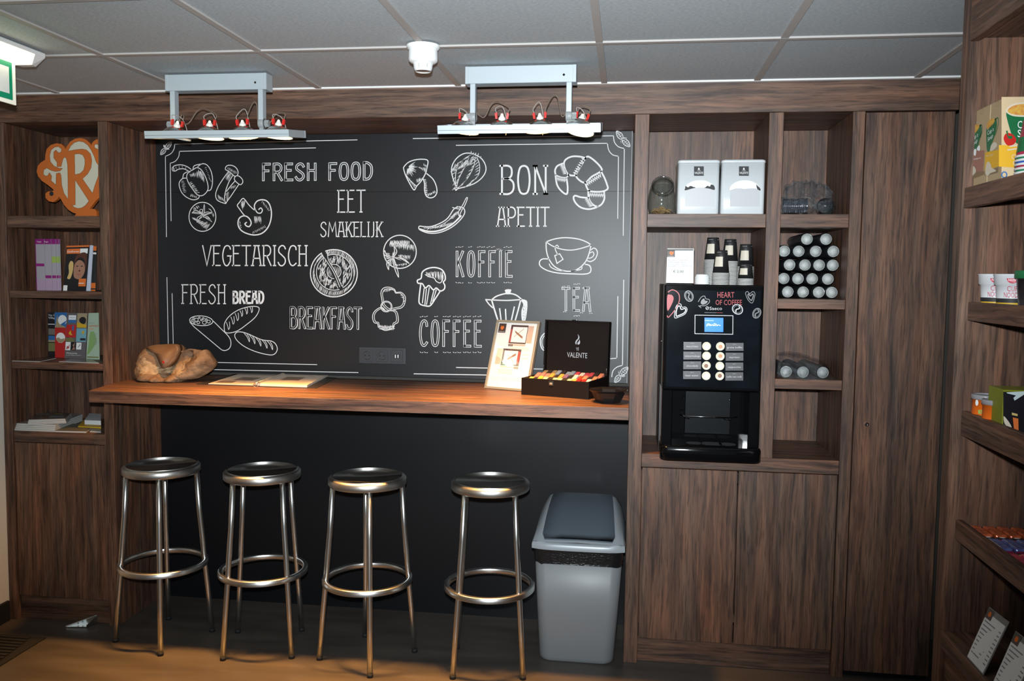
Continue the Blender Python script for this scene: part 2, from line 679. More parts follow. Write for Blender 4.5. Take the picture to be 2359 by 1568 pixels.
# ------------------------------------------------------------------ bar stools
def make_stool():
    t = thing('bar_stool', '', 'stool')
    hz, hb = 0.785, 0.748
    q = MB()
    r = 0.163
    q.lathe([(0.0, hz), (r - 0.018, hz), (r - 0.006, hz - 0.003), (r, hz - 0.010), (r, hb + 0.004), (r - 0.003, hb), (r - 0.006, hb), (r - 0.008, hz - 0.012), (0.0, hz - 0.014)], m=ALU_SEAT, n=64)
    q.build('seat', ALU_SEAT, t)
    RZ = 0.338
    q = MB()
    ro, ri, hh = 0.190, 0.169, 0.0125
    q.lathe([(ro, RZ - hh + 0.003), (ro, RZ + hh - 0.004), (ro - 0.004, RZ + hh), (ri + 0.003, RZ + hh), (ri, RZ + hh - 0.003), (ri, RZ - hh + 0.003), (ri + 0.003, RZ - hh), (ro - 0.004, RZ - hh), (ro, RZ - hh + 0.003)], m=ALU, n=72)
    q.build('foot_ring', ALU, t)
    for k in range(4):
        a = k * PI / 2
        d = Vector((math.cos(a), math.sin(a), 0))
        q = MB()
        pts = [d * 0.201 + Vector((0, 0, 0.012)), d * 0.186 + Vector((0, 0, 0.20)), d * 0.1735 + Vector((0, 0, RZ)), d * 0.166 + Vector((0, 0, 0.44)), d * 0.155 + Vector((0, 0, 0.56)), d * 0.143 + Vector((0, 0, 0.772))]
        q.tube(pts, 0.0118, ALU, 16)
        lg = q.build('leg', ALU, t)
        q = MB()
        q.tube([d * 0.2015 + Vector((0, 0, 0.0)), d * 0.2008 + Vector((0, 0, 0.016))], 0.0128, BLACK_RUBBER, 16)
        q.build('foot_cap', BLACK_RUBBER, lg)
    return t


ST = make_stool()
stl = ['aluminium bar stool nearest the bookcase, leftmost of the row',
       'aluminium bar stool second from the bookcase, under the open binder',
       'aluminium bar stool third from the bookcase, left of the stool by the bin',
       'aluminium bar stool beside the grey bin, rightmost of the row']
for i, (x, y, a) in enumerate(((0.527, -0.067, 25), (1.000, -0.079, 58), (1.481, -0.112, 20), (2.005, -0.100, 53))):
    s = ST if i == 0 else copy_tree(ST)
    s.location = (x, y, 0)
    s.rotation_euler = (0, 0, math.radians(a))
    tag(s, stl[i], 'stool', 'bar stools in front of the counter')

# ------------------------------------------------------------------ waste bin
wb = thing('waste_bin', 'grey plastic swing-lid waste bin beside the walnut cabinet', 'bin', (2.372, 0.10, 0))
o5 = wb.location
BIN = mat('bin_grey', (0.20, 0.212, 0.222), 0.42, bump=(700, 0.08, 0.0004))
BINLID = mat('bin_lid_silver', (0.31, 0.34, 0.36), 0.35, 0.15)
BINFLAP = mat('bin_flap_slate', (0.085, 0.105, 0.125), 0.38)


def rrect(cx, cy, hx, hy, r, z, n=6, bow=0.0):
    out = []
    for qx, qy, a0 in ((1, -1, -90), (1, 1, 0), (-1, 1, 90), (-1, -1, 180)):
        for k in range(n + 1):
            a = math.radians(a0 + 90 * k / n)
            x = cx + qx * (hx - r) + r * math.cos(a)
            y = cy + qy * (hy - r) + r * math.sin(a)
            if bow and y < cy:
                y -= bow * (1 - ((x - cx) / hx) ** 2)
            out.append((x, y, z))
    return out


def loft(q, rings, mt, cap0=True, cap1=True, smooth=True):
    vs = [[q.v(p) for p in r] for r in rings]
    for a, b in zip(vs, vs[1:]):
        n = len(a)
        for i in range(n):
            q.face([a[i], a[(i + 1) % n], b[(i + 1) % n], b[i]], mt, smooth)
    if cap0:
        q.face(vs[0][::-1], mt)
    if cap1:
        q.face(vs[-1], mt)
    return vs


q = MB(o5)
bx, by = 2.372, 0.105
rings = []
for f, z in ((0, 0.0), (0.02, 0.006), (0.06, 0.02), (0.5, 0.22), (1.0, 0.500)):
    ff = f if z > 0.01 else 0
    sh = -0.004 if z == 0 else 0
    rings.append(rrect(bx - 0.004 * (1 - f), by + 0.012 * (1 - f), 0.157 + 0.028 * f + sh, 0.150 + 0.032 * f + sh, 0.045, z, bow=0.012))
loft(q, rings, BIN)
q.build('body', BIN, wb)
q = MB(o5)
lr = []
for z, e in ((0.436, 0.0035), (0.448, 0.0015), (0.463, 0.0045), (0.480, 0.0020), (0.502, 0.004)):
    f = z / 0.5
    r_ = rrect(bx, by, 0.157 + 0.028 * f + e, 0.150 + 0.032 * f + e, 0.046, z, bow=0.012)
    lr.append([(p[0] + random.uniform(-.0012, .0012), p[1] + random.uniform(-.0012, .0012), p[2] + (random.uniform(-.005, .003) if z < 0.44 else 0)) for p in r_])
loft(q, lr, None, False, False)
q.build('bin_liner', mat('bin_liner_black', (0.01, 0.01, 0.011), 0.22, bump=(60, 0.6, 0.004, (1, 1, 3))), wb)['label'] = 'folded rim of a black bin liner'
# lid: arched shell from the low front rim to the high back
q = MB(o5)
hx, y0, y1 = 0.193, by - 0.196, by + 0.19


def lidz(s):                        # s 0 front .. 1 back
    return 0.527 + 0.118 * math.sin(min(1.0, s * 1.02) * PI / 2) ** 0.85


NL = 14
prof = []
for i in range(NL + 1):
    s = i / NL
    y = y0 + 0.012 + (y1 - y0 - 0.02) * s
    z = lidz(s)
    wtop = 0.168 - 0.022 * s
    prof.append((y, z, wtop))
rows = []
for y, z, wt in prof:
    row = [(bx - hx, y, 0.500), (bx - hx - 0.002, y, 0.520), (bx - hx + 0.003, y, 0.532)]
    mid = 0.5 * (0.532 + z)
    row.append((bx - (wt + hx) / 2 - 0.004, y, 0.40 * 0.532 + 0.60 * z))
    row.append((bx - wt, y, z - 0.004))
    row.append((bx - wt + 0.010, y, z))
    row.append((bx, y, z + 0.004))
    row += [(2 * bx - p[0], p[1], p[2]) for p in row[:-1][::-1]]
    rows.append(row)
vs = [[q.v(p) for p in r] for r in rows]
for a, b in zip(vs, vs[1:]):
    for i in range(len(a) - 1):
        q.face([a[i], a[i + 1], b[i + 1], b[i]], None, True)
q.face(vs[-1], None)
# front skirt of the lid, gently bowed
fr = []
for k in range(13):
    x = bx - hx + 2 * hx * k / 12
    u = (x - bx) / hx
    y = y0 - 0.004 * (1 - u * u) + 0.016 * abs(u) ** 6
    fr.append((x, y))
top = [vs[0][0]]
sk0 = [q.v((x, y, 0.499)) for x, y in fr]
sk1 = [q.v((x, y - 0.001, 0.518)) for x, y in fr]
sk2 = [q.v((x * 0.985 + bx * 0.015, y + 0.006, 0.529)) for x, y in fr]
for i in range(12):
    q.face([sk0[i], sk0[i + 1], sk1[i + 1], sk1[i]], None, True)
    q.face([sk1[i], sk1[i + 1], sk2[i + 1], sk2[i]], None, True)
fv = vs[0]
mids = [q.v((bx + (p[0] - bx) * 0.98, y0 + 0.012, 0.5292)) for p in [(fr[i][0], 0) for i in range(13)]]
for i in range(12):
    q.face([sk2[i], sk2[i + 1], mids[i + 1], mids[i]], None, True)
lid = q.build('lid', BINLID, wb)
q = MB(o5)
rows = []
for i in range(NL + 1):
    s = 0.025 + 0.945 * i / NL
    y = y0 + 0.012 + (y1 - y0 - 0.02) * s
    z = lidz(s)
    wt = 0.153 - 0.022 * s
    if i == 0:
        wt -= 0.012
    rows.append([(bx - wt, y, z + 0.0052), (bx - wt * 0.5, y, z + 0.0072), (bx, y, z + 0.0082), (bx + wt * 0.5, y, z + 0.0072), (bx + wt, y, z + 0.0052)])
vs = [[q.v(p) for p in r] for r in rows]
lo = [[q.v((p[0], p[1], p[2] - 0.006)) for p in r] for r in rows]
for a, b in zip(vs, vs[1:]):
    for i in range(4):
        q.face([a[i], a[i + 1], b[i + 1], b[i]], None, True)
for k in (0, 4):
    for i in range(NL):
        q.face([vs[i][k], vs[i + 1][k], lo[i + 1][k], lo[i][k]], None)
q.face([vs[0][i] for i in range(5)] + [lo[0][i] for i in range(4, -1, -1)], None)
q.build('swing_flap', BINFLAP, lid)['label'] = 'dark slate swing flap'

# metal door stop and the ribbed door mat on the floor
q = MB((0.085, -0.005, 0))
DS_M = mat('brushed_steel', (0.55, 0.57, 0.56), 0.3, 1.0)
a = [(0.030, -0.050, 0.001), (0.128, -0.034, 0.001), (0.140, 0.020, 0.001), (0.122, 0.022, 0.001)]
q.prism(a, (0, 0, 0.003), DS_M)
q.hexa([(0.030, -0.050, 0.004), (0.036, -0.049, 0.004), (0.143, 0.024, 0.004), (0.137, 0.024, 0.004), (0.030, -0.050, 0.007), (0.036, -0.049, 0.007), (0.143, 0.018, 0.040), (0.137, 0.018, 0.040)], DS_M)
q.hexa([(0.125, -0.034, 0.004), (0.129, -0.034, 0.004), (0.144, 0.022, 0.004), (0.140, 0.022, 0.004), (0.125, -0.034, 0.012), (0.129, -0.034, 0.012), (0.144, 0.020, 0.038), (0.140, 0.020, 0.038)], DS_M)
for x, y in ((0.085, -0.035), (0.105, -0.031)):
    q.lathe([(0.0, 0.0065), (0.003, 0.006), (0.0035, 0.004)], (x, y, 0), CHROME, 10)
tag(q.build('door_stop', DS_M, loc=(0.085, -0.005, 0)), 'small folded steel door stop on the floor before the bookcase', 'door stop')
q = MB()
for k in range(16):
    y = -0.62 + k * 0.028
    q.box(-0.265, 0.02 - 0.004 * k, y, y + 0.016, 0.0, 0.008, None)
q.box(-0.268, 0.022, -0.63, -0.168, 0.0, 0.004, None)
tag(q.build('door_mat', BLACK_RUBBER), 'ribbed black mat on the floor by the white wall', 'mat')
# ------------------------------------------------------------------ ceiling spot fixtures
WARM = (1.0, 0.46, 0.11)
LENS = mat('lit_lamp_glass', (0.9, 0.7, 0.4), 0.3, emit=(1.0, 0.62, 0.22), estr=9.0)
LENS_DIM = mat('dim_lamp_glass', (0.30, 0.30, 0.29), 0.15, 0.8)
FIL = mat('glowing_capsule', (1, 0.8, 0.5), 0.3, emit=(1.0, 0.75, 0.45), estr=6.0)
REFL = mat('lamp_reflector', (0.75, 0.72, 0.68), 0.18, 1.0)
CERAM = mat('ceramic_base', (0.75, 0.72, 0.66), 0.5)
CABLE = mat('brown_cable', (0.16, 0.115, 0.085), 0.5)
CLEARW = mat('wire_grey', (0.34, 0.31, 0.28), 0.5)


def fixture(label, x0, x1, bx0, bx1, ybox, yb0, yb1, zb0, zb1, lamps, tilt=0.0):
    t = thing('spot_fixture', label, 'ceiling light', ((x0 + x1) / 2, ybox + 0.03, T - 0.001), group='ceiling spot fixtures')
    o = t.location
    q = MB(o)
    zc = 2.3455
    piv = Matrix.Translation((0, yb0 - o.y, (zb0 + zb1) / 2 - o.z))
    TM = piv @ Matrix.Rotation(math.radians(tilt), 4, 'X') @ piv.inverted()
    lift = (yb1 - yb0) / 2 * math.sin(math.radians(tilt))
    q.box(x0, x1, ybox, ybox + 0.058, zc, T - 0.001, GREY_METAL, bev=0.0015, seg=1)
    bxo = q.build('ceiling_box', GREY_METAL, t)
    q = MB(o)
    q.box(x0 - 0.0008, x0 + 0.012, ybox - 0.0008, ybox + 0.0588, zc - 0.0005, T - 0.001, None, bev=0.001, seg=1)
    q.build('end_cap', GREY_METAL, bxo)
    q = MB(o)
    q.box(x1 - 0.012, x1 + 0.0008, ybox - 0.0008, ybox + 0.0588, zc - 0.0005, T - 0.001, None, bev=0.001, seg=1)
    q.build('end_cap', GREY_METAL, bxo)
    q = MB(o)
    q.lathe([(0.0, 0.0012), (0.0028, 0.0012), (0.0045, 0.0)], (x1 - 0.045, ybox, 2.372), INK, 14, M=Matrix.Rotation(PI / 2, 4, 'X'))
    q.build('screw', INK, bxo)
    ya = ybox + 0.001
    zj = zb1 + 0.036 + lift * 0.6
    for s, xa in ((-1, x0 + 0.018), (1, x1 - 0.035)):
        q = MB(o)
        q.box(xa, xa + 0.020, ya, ya + 0.033, zj + 0.012, zc, GREY_METAL, bev=0.0012, seg=1)
        arm = q.build('arm', GREY_METAL, t)
        q = MB(o)
        cx = xa + 0.010
        q.lathe([(0.0, -0.011), (0.019, -0.011), (0.021, -0.008), (0.021, 0.008), (0.019, 0.011), (0.0, 0.011)], (cx, ya + 0.016, zj), GREY_PLASTIC, 24, axis='X')
        q.box(cx - 0.006, cx + 0.006, ya + 0.008, ya + 0.024, zj + 0.010, zj + 0.03, GREY_PLASTIC)
        q.box(cx - 0.008, cx + 0.008, ya + 0.006, ya + 0.026, zb1 - 0.002 + lift * 0.6, zj - 0.012, GREY_PLASTIC)
        jt = q.build('tilt_joint', GREY_PLASTIC, arm)
        q = MB(o)
        # fluted hand knob
        pr = []
        for k in range(28):
            a = 2 * PI * k / 28
            rr = 0.0135 if k % 2 else 0.0115
            pr.append((cx + s * 0.0115, ya + 0.016 + rr * math.cos(a), zj + rr * math.sin(a)))
        q.prism(pr, (s * 0.017, 0, 0), GREY_PLASTIC)
        q.build('knob', GREY_PLASTIC, arm)
    # lamp bar: extruded rails round a plate with round openings
    q = MB(o)
    rt = 0.010
    q.box(bx0, bx1, yb0, yb0 + rt, zb0, zb1, GREY_METAL, bev=0.001, seg=1)
    q.box(bx0, bx1, yb1 - rt, yb1, zb0, zb1, GREY_METAL, bev=0.001, seg=1)
    q.box(bx0 + 0.001, bx0 + 0.006, yb0 + rt, yb1 - rt, zb0 + 0.0005, zb1 - 0.0005, GREY_METAL)
    q.box(bx1 - 0.006, bx1 - 0.001, yb0 + rt, yb1 - rt, zb0 + 0.0005, zb1 - 0.0005, GREY_METAL)
    q.box(bx0 + 0.002, bx1 - 0.002, yb0 - 0.0006, yb0 + 0.002, (zb0 + zb1) / 2 - 0.0035, (zb0 + zb1) / 2 - 0.0025, INK)
    zp = zb0 + 0.010
    L = bx1 - bx0
    xs = [bx0 + L * f for f in (0.137, 0.378, 0.622, 0.863)]
    yc = (yb0 + yb1) / 2
    # plate made of one ring per lamp: square cell with a round hole
    nn = 32
    for i, xc in enumerate(xs):
        hx = L * 0.1215 if i in (1, 2) else L * 0.12
        hy = (yb1 - yb0) / 2 - rt
        inn, out = [], []
        for k in range(nn):
            a = 2 * PI * k / nn
            c_, s_ = math.cos(a), math.sin(a)
            inn.append(q.v((xc + 0.060 * c_, yc + 0.060 * s_, zp)))
            kx = hx / max(1e-6, abs(c_))
            ky = hy / max(1e-6, abs(s_))
            rr = min(kx, ky)
            out.append(q.v((xc + rr * c_, yc + rr * s_, zp)))
        for k in range(nn):
            q.face([inn[k], inn[(k + 1) % nn], out[(k + 1) % nn], out[k]], GREY_METAL)
    bmesh.ops.transform(q.bm, matrix=TM, verts=q.bm.verts[:])
    q.build('lamp_bar', GREY_METAL, t)
    for i, (xc, (tx, ty, lit)) in enumerate(zip(xs, lamps)):
        M = TM @ Matrix.Translation((xc - o.x, yc - o.y, zp - o.z)) @ Euler((math.radians(tx), math.radians(ty), 0)).to_matrix().to_4x4()
        q = MB()
        q.lathe([(0.0555, -0.007), (0.057, -0.004), (0.055, 0.000), (0.048, 0.014), (0.034, 0.028), (0.018, 0.036), (0.012, 0.037)], m=REFL, n=36, M=M)
        q.lathe([(0.0575, -0.008), (0.059, -0.004), (0.0575, 0.0)], m=GREY_METAL, n=36, M=M)
        lm = q.build('lamp', REFL, t)
        q = MB()
        lens = LENS if lit else LENS_DIM
        q.lathe([(0.0, -0.0085), (0.030, -0.008), (0.0555, -0.0068)], m=lens, n=36, M=M)
        q.build('lens', lens, lm)
        q = MB()
        q.lathe([(0.0, 0.052), (0.008, 0.052), (0.009, 0.048), (0.013, 0.044), (0.014, 0.036), (0.012, 0.034)], m=CERAM, n=20, M=M)
        q.lathe([(0.0, 0.060), (0.004, 0.058), (0.0045, 0.052)], m=FIL if lit else CERAM, n=12, M=M)
        q.build('lamp_base', CERAM, lm)
        for sx in (-1, 1):
            q = MB()
            a = [(sx * 0.016, -0.006, 0.040), (sx * 0.024, -0.006, 0.040), (sx * 0.024, 0.006, 0.040), (sx * 0.016, 0.006, 0.040),
                 (sx * 0.018, -0.005, 0.064), (sx * 0.027, -0.005, 0.060), (sx * 0.027, 0.005, 0.060), (sx * 0.018, 0.005, 0.064)]
            q.hexa([M @ Vector(p) for p in a], RED)
            q.build('connector', RED, lm)
        # cable: a loop from the connectors to the neighbouring arm
        q = MB()
        xa = (x0 + 0.028 if i < 2 else x1 - 0.025) - o.x
        p0 = M @ Vector((0.022, 0, 0.062))
        p1 = M @ Vector((-0.022, 0, 0.062))
        hgt = 0.085 + 0.02 * ((i * 7) % 3)
        end = Vector((xa, ya + 0.016 - o.y, zj + 0.02 - o.z))
        mid = (p0 + end) / 2
        loop = [p0, p0 + Vector((0.004, 0, 0.022)), Vector((p0.x * 0.7 + end.x * 0.3, mid.y + 0.01, zb1 - o.z + hgt)), Vector((mid.x, mid.y + 0.02, zb1 - o.z + hgt * 0.92)), Vector((p0.x * 0.3 + end.x * 0.7, mid.y + 0.01, zb1 - o.z + 0.045)), end + Vector((0, 0.012, 0.01))]
        q.tube(smooth_pts([tuple(p) for p in loop], k=6), 0.0021, CABLE, 8)
        loop = [p1, p1 + Vector((-0.002, 0.004, 0.018)), Vector((p1.x + 0.02, mid.y + 0.02, zb1 - o.z + hgt * 0.8)), Vector((p1.x + 0.036, mid.y + 0.03, zb1 - o.z + 0.02)), Vector((p1.x + 0.03, mid.y + 0.04, zp - o.z + 0.004))]
        q.tube(smooth_pts([tuple(p) for p in loop], k=6), 0.0016, CLEARW, 8)
        q.build('cable', CABLE, lm)
        if lit:
            wp = M.translation + Vector(o)
            dirv = M.to_3x3() @ Vector((0, 0, -1))
            lamp('lamp_beam', 'SPOT', wp + dirv * 0.013, LAMPW * lit, WARM, target=wp + dirv, size=0.035, spot=60, blend=0.85)
    return t


LAMPW = 215.0
fixture('silver ceiling fixture with four halogen spots on the left, near the exit sign', 0.719, 1.139, 0.684, 1.269, -0.322, -0.420, -0.240, 2.144, 2.173,
        [(-3, 12, 0.45), (-10, 2, 0.8), (-6, -4, 1.0), (-9, 3, 0.5)], tilt=8.0)
fixture('silver ceiling fixture with four halogen spots on the right, beside the smoke detector', 1.934, 2.348, 1.846, 2.445, -0.350, -0.430, -0.250, 2.148, 2.179,
        [(-11, 6, 0.7), (0, 2, 0.9), (-10, -4, 0.7), (-22, 12, 0.25)], tilt=11.0)

# ------------------------------------------------------------------ smoke detector
q = MB((1.843, -0.643, T))
sd = [(0.057, 0.0), (0.057, -0.006), (0.054, -0.009), (0.052, -0.013), (0.049, -0.0135), (0.049, -0.018), (0.0495, -0.019), (0.0495, -0.048), (0.047, -0.054), (0.040, -0.058), (0.035, -0.060), (0.032, -0.066), (0.0305, -0.080), (0.027, -0.086), (0.0, -0.088)]
det = thing('smoke_detector', 'round white smoke detector on the ceiling between the two spot fixtures', 'smoke detector', (1.843, -0.643, T))
q = MB(); q.lathe(sd, m=WHITE_PLASTIC, n=40); q.build('housing', WHITE_PLASTIC, det)
q = MB()
for k in range(14):
    a = 2 * PI * k / 14
    if k % 2 == 0:
        p = Vector((math.cos(a), math.sin(a), 0))
        s_ = Vector((-p.y, p.x, 0))
        q.hexa([p * 0.0322 + s_ * -0.0008 + Vector((0, 0, -0.077)), p * 0.0322 + s_ * 0.0008 + Vector((0, 0, -0.077)), p * 0.030 + s_ * 0.0008 + Vector((0, 0, -0.077)), p * 0.030 + s_ * -0.0008 + Vector((0, 0, -0.077)),
                p * 0.0335 + s_ * -0.0008 + Vector((0, 0, -0.064)), p * 0.0335 + s_ * 0.0008 + Vector((0, 0, -0.064)), p * 0.031 + s_ * 0.0008 + Vector((0, 0, -0.064)), p * 0.031 + s_ * -0.0008 + Vector((0, 0, -0.064))], GREY_INK)
q.build('vent_slot', GREY_INK, det)
q = MB()
q.text('e-test', (-0.003, -0.0497, -0.032), (1, 0, 0), (0, 0, 1), 0.0035, GREY_INK, width=0.014)
q.build('marking', GREY_INK, det)

# ------------------------------------------------------------------ emergency exit luminaire
ex = thing('exit_luminaire', 'lit white emergency exit lamp with a hanging green sign at the ceiling', 'exit sign', (0.385, -0.95, T))
o6 = ex.location
EY0, EY1, EX0, EX1 = -1.30, -0.665, 0.345, 0.455
q = MB(o6)
q.box(EX0, EX1, EY0, EY1, T - 0.016, T - 0.0005, WHITE_PLASTIC, bev=0.003)
q.hexa([(EX0 + 0.022, EY1 - 0.045, T - 0.050), (EX1 - 0.022, EY1 - 0.045, T - 0.050), (EX1 - 0.030, EY1 - 0.014, T - 0.050), (EX0 + 0.030, EY1 - 0.014, T - 0.050),
        (EX0 + 0.001, EY1 - 0.055, T - 0.016), (EX1 - 0.001, EY1 - 0.055, T - 0.016), (EX1 - 0.001, EY1 - 0.001, T - 0.016), (EX0 + 0.001, EY1 - 0.001, T - 0.016)], WHITE_PLASTIC)
q.build('housing', WHITE_PLASTIC, ex)
DIFF = mat('lit_diffuser', (0.9, 0.9, 0.8), 0.4, emit=(1.0, 0.93, 0.62), estr=4.0)
q = MB(o6)
q.hexa([(EX0 + 0.022, EY0 + 0.03, T - 0.050), (EX1 - 0.022, EY0 + 0.03, T - 0.050), (EX1 - 0.022, EY1 - 0.0455, T - 0.050), (EX0 + 0.022, EY1 - 0.0455, T - 0.050),
        (EX0 + 0.005, EY0 + 0.01, T - 0.0165), (EX1 - 0.005, EY0 + 0.01, T - 0.0165), (EX1 - 0.005, EY1 - 0.056, T - 0.0165), (EX0 + 0.005, EY1 - 0.056, T - 0.0165)], DIFF)
q.build('diffuser', DIFF, ex)
PGL = mat('sign_acrylic', (0.80, 0.80, 0.76), 0.2, emit=(1.0, 0.95, 0.7), estr=0.25)
q = MB(o6)
px_, py1, pz0, pz1 = 0.388, -0.740, 2.212, T - 0.0505
q.box(px_ - 0.003, px_ + 0.003, EY0, py1, pz0, pz1, PGL, bev=0.0008, seg=1)
pl = q.build('sign_plate', PGL, ex)
GREENS = mat('safety_green', (0.0, 0.22, 0.11), 0.4, emit=(0.0, 0.5, 0.25), estr=0.10)
q = MB(o6)
q.box(px_ + 0.0031, px_ + 0.0036, EY0 + 0.012, py1 - 0.018, pz0 + 0.014, pz1 - 0.004, GREENS)
q.build('pictogram_field', GREENS, pl)
q = MB(o6)
WL = mat('pictogram_white', (0.75, 0.78, 0.78), 0.4)
q.box(px_ + 0.0037, px_ + 0.0040, py1 - 0.085, py1 - 0.034, pz0 + 0.034, pz1 - 0.022, WL)
q.build('pictogram_door', WL, pl)
q = MB(o6)
# running figure and arrow further along the plate
yb_ = py1 - 0.20
q.ribbon([(px_ + 0.0041, yb_ - 0.02, 2.31), (px_ + 0.0041, yb_, 2.29), (px_ + 0.0041, yb_ + 0.01, 2.26), (px_ + 0.0041, yb_ - 0.01, 2.235)], 0.012, (1, 0, 0), WL)
q.ribbon([(px_ + 0.0041, yb_, 2.27), (px_ + 0.0041, yb_ - 0.03, 2.255), (px_ + 0.0041, yb_ - 0.045, 2.235)], 0.012, (1, 0, 0), WL)
q.poly([(px_ + 0.0041, yb_ + 0.012 * math.cos(k * PI / 5), 2.325 + 0.012 * math.sin(k * PI / 5)) for k in range(10)], WL)
q.build('pictogram_figure', WL, pl)
lamp('exit_glow', 'AREA', (0.40, -0.98, T - 0.06), 1.3, (1.0, 0.95, 0.70), target=(0.40, -0.98, 0), size=0.08)

# ------------------------------------------------------------------ the printed mural
MF = PY - 0.0
mu = thing('mural_panel', 'black chalkboard style wall mural of food drawings and words above the counter', 'mural', (1.41, PY, 1.7))
o7 = mu.location
q = MB(o7)
SEAM = 2.0195
MX1 = 2.5575
q.box(A1 + 0.002, MX1, PY, PY + 0.018, 1.145, SEAM - 0.0006, BOARD)
q.box(A1 + 0.002, MX1, PY, PY + 0.018, SEAM + 0.0006, H - 0.002, BOARD)
q.build('panel', BOARD, mu)
q = MB(o7)
q.box(MX1 + 0.0002, MX1 + 0.0022, PY - 0.0002, PY + 0.018, 1.145, H - 0.002)
q.build('edge_strip', flat('pale_edge', (0.45, 0.47, 0.49)), mu)
FR = {'A': (340, 300, 4.127), 'B': (880, 300, 3.932), 'C': (360, 560, 4.3685), 'D': (820, 520, 3.5636)}
NM = (0, -1, 0)


class Draw:
    def __init__(self, fr):
        self.q = MB(o7)
        self.f = FR[fr]

    def p(self, x, y):
        u, v, s = self.f
        return at(u + x / s, v + y / s, 'Y', PY)

    def wd(self, px):
        return px / self.f[2] * 0.00200

    def s(self, pts, px=8, closed=False, sm=True, lift=0.0007, m=CHALK, k=5):
        pts = smooth_pts(pts, closed, k) if sm else pts
        self.q.ribbon([self.p(*a) for a in pts], self.wd(px), NM, m, closed, lift)
        return self

    def l(self, x0, y0, x1, y1, px=6):
        return self.s([(x0, y0), (x1, y1)], px, sm=False)

    def h(self, segs, px=5):
        """loose hatching strokes, tapered like chalk"""
        for x0, y0, x1, y1 in segs:
            pts = [(x0, y0), ((x0 + x1) / 2 + random.uniform(-3, 3), (y0 + y1) / 2 + random.uniform(-3, 3)), (x1, y1)]
            w_ = self.wd(px)
            self.q.ribbon([self.p(*a) for a in pts], [w_ * 0.5, w_, w_ * 0.25], NM, CHALK, False, 0.0007)
        return self

    def fan(self, a0, a1, b0, b1, n, px=5, jit=4, cut=0.0):
        """n strokes running from the line a0-a1 to the line b0-b1"""
        segs = []
        for i in range(n):
            t = (i + 0.5) / n
            e = 1 - cut * random.random()
            x0 = a0[0] + (a1[0] - a0[0]) * t + random.uniform(-jit, jit)
            y0 = a0[1] + (a1[1] - a0[1]) * t + random.uniform(-jit, jit)
            x1 = b0[0] + (b1[0] - b0[0]) * t + random.uniform(-jit, jit)
            y1 = b0[1] + (b1[1] - b0[1]) * t + random.uniform(-jit, jit)
            segs.append((x0, y0, x0 + (x1 - x0) * e, y0 + (y1 - y0) * e))
        return self.h(segs, px)

    def fill(self, pts, m=CHALK, sm=True, lift=0.0006):
        pts = smooth_pts(pts, True, 4) if sm else pts
        n = Vector(NM)
        self.q.poly([self.p(*a) + n * lift for a in pts], m)
        return self

    def ell(self, cx, cy, rx, ry, rot=0, px=8, a0=0, a1=360, n=40, m=CHALK, lift=0.0007):
        c, s_ = math.cos(math.radians(rot)), math.sin(math.radians(rot))
        full = abs(a1 - a0) >= 360
        pts = []
        for i in range(n if full else n + 1):
            a = math.radians(a0 + (a1 - a0) * i / n)
            x, y = rx * math.cos(a), ry * math.sin(a)
            pts.append((cx + x * c - y * s_, cy + x * s_ + y * c))
        return self.s(pts, px, full, sm=False, m=m, lift=lift)

    def done(self, name='drawing', label=None):
        ob = self.q.build(name, CHALK, mu)
        if label:
            ob['label'] = label
        return ob


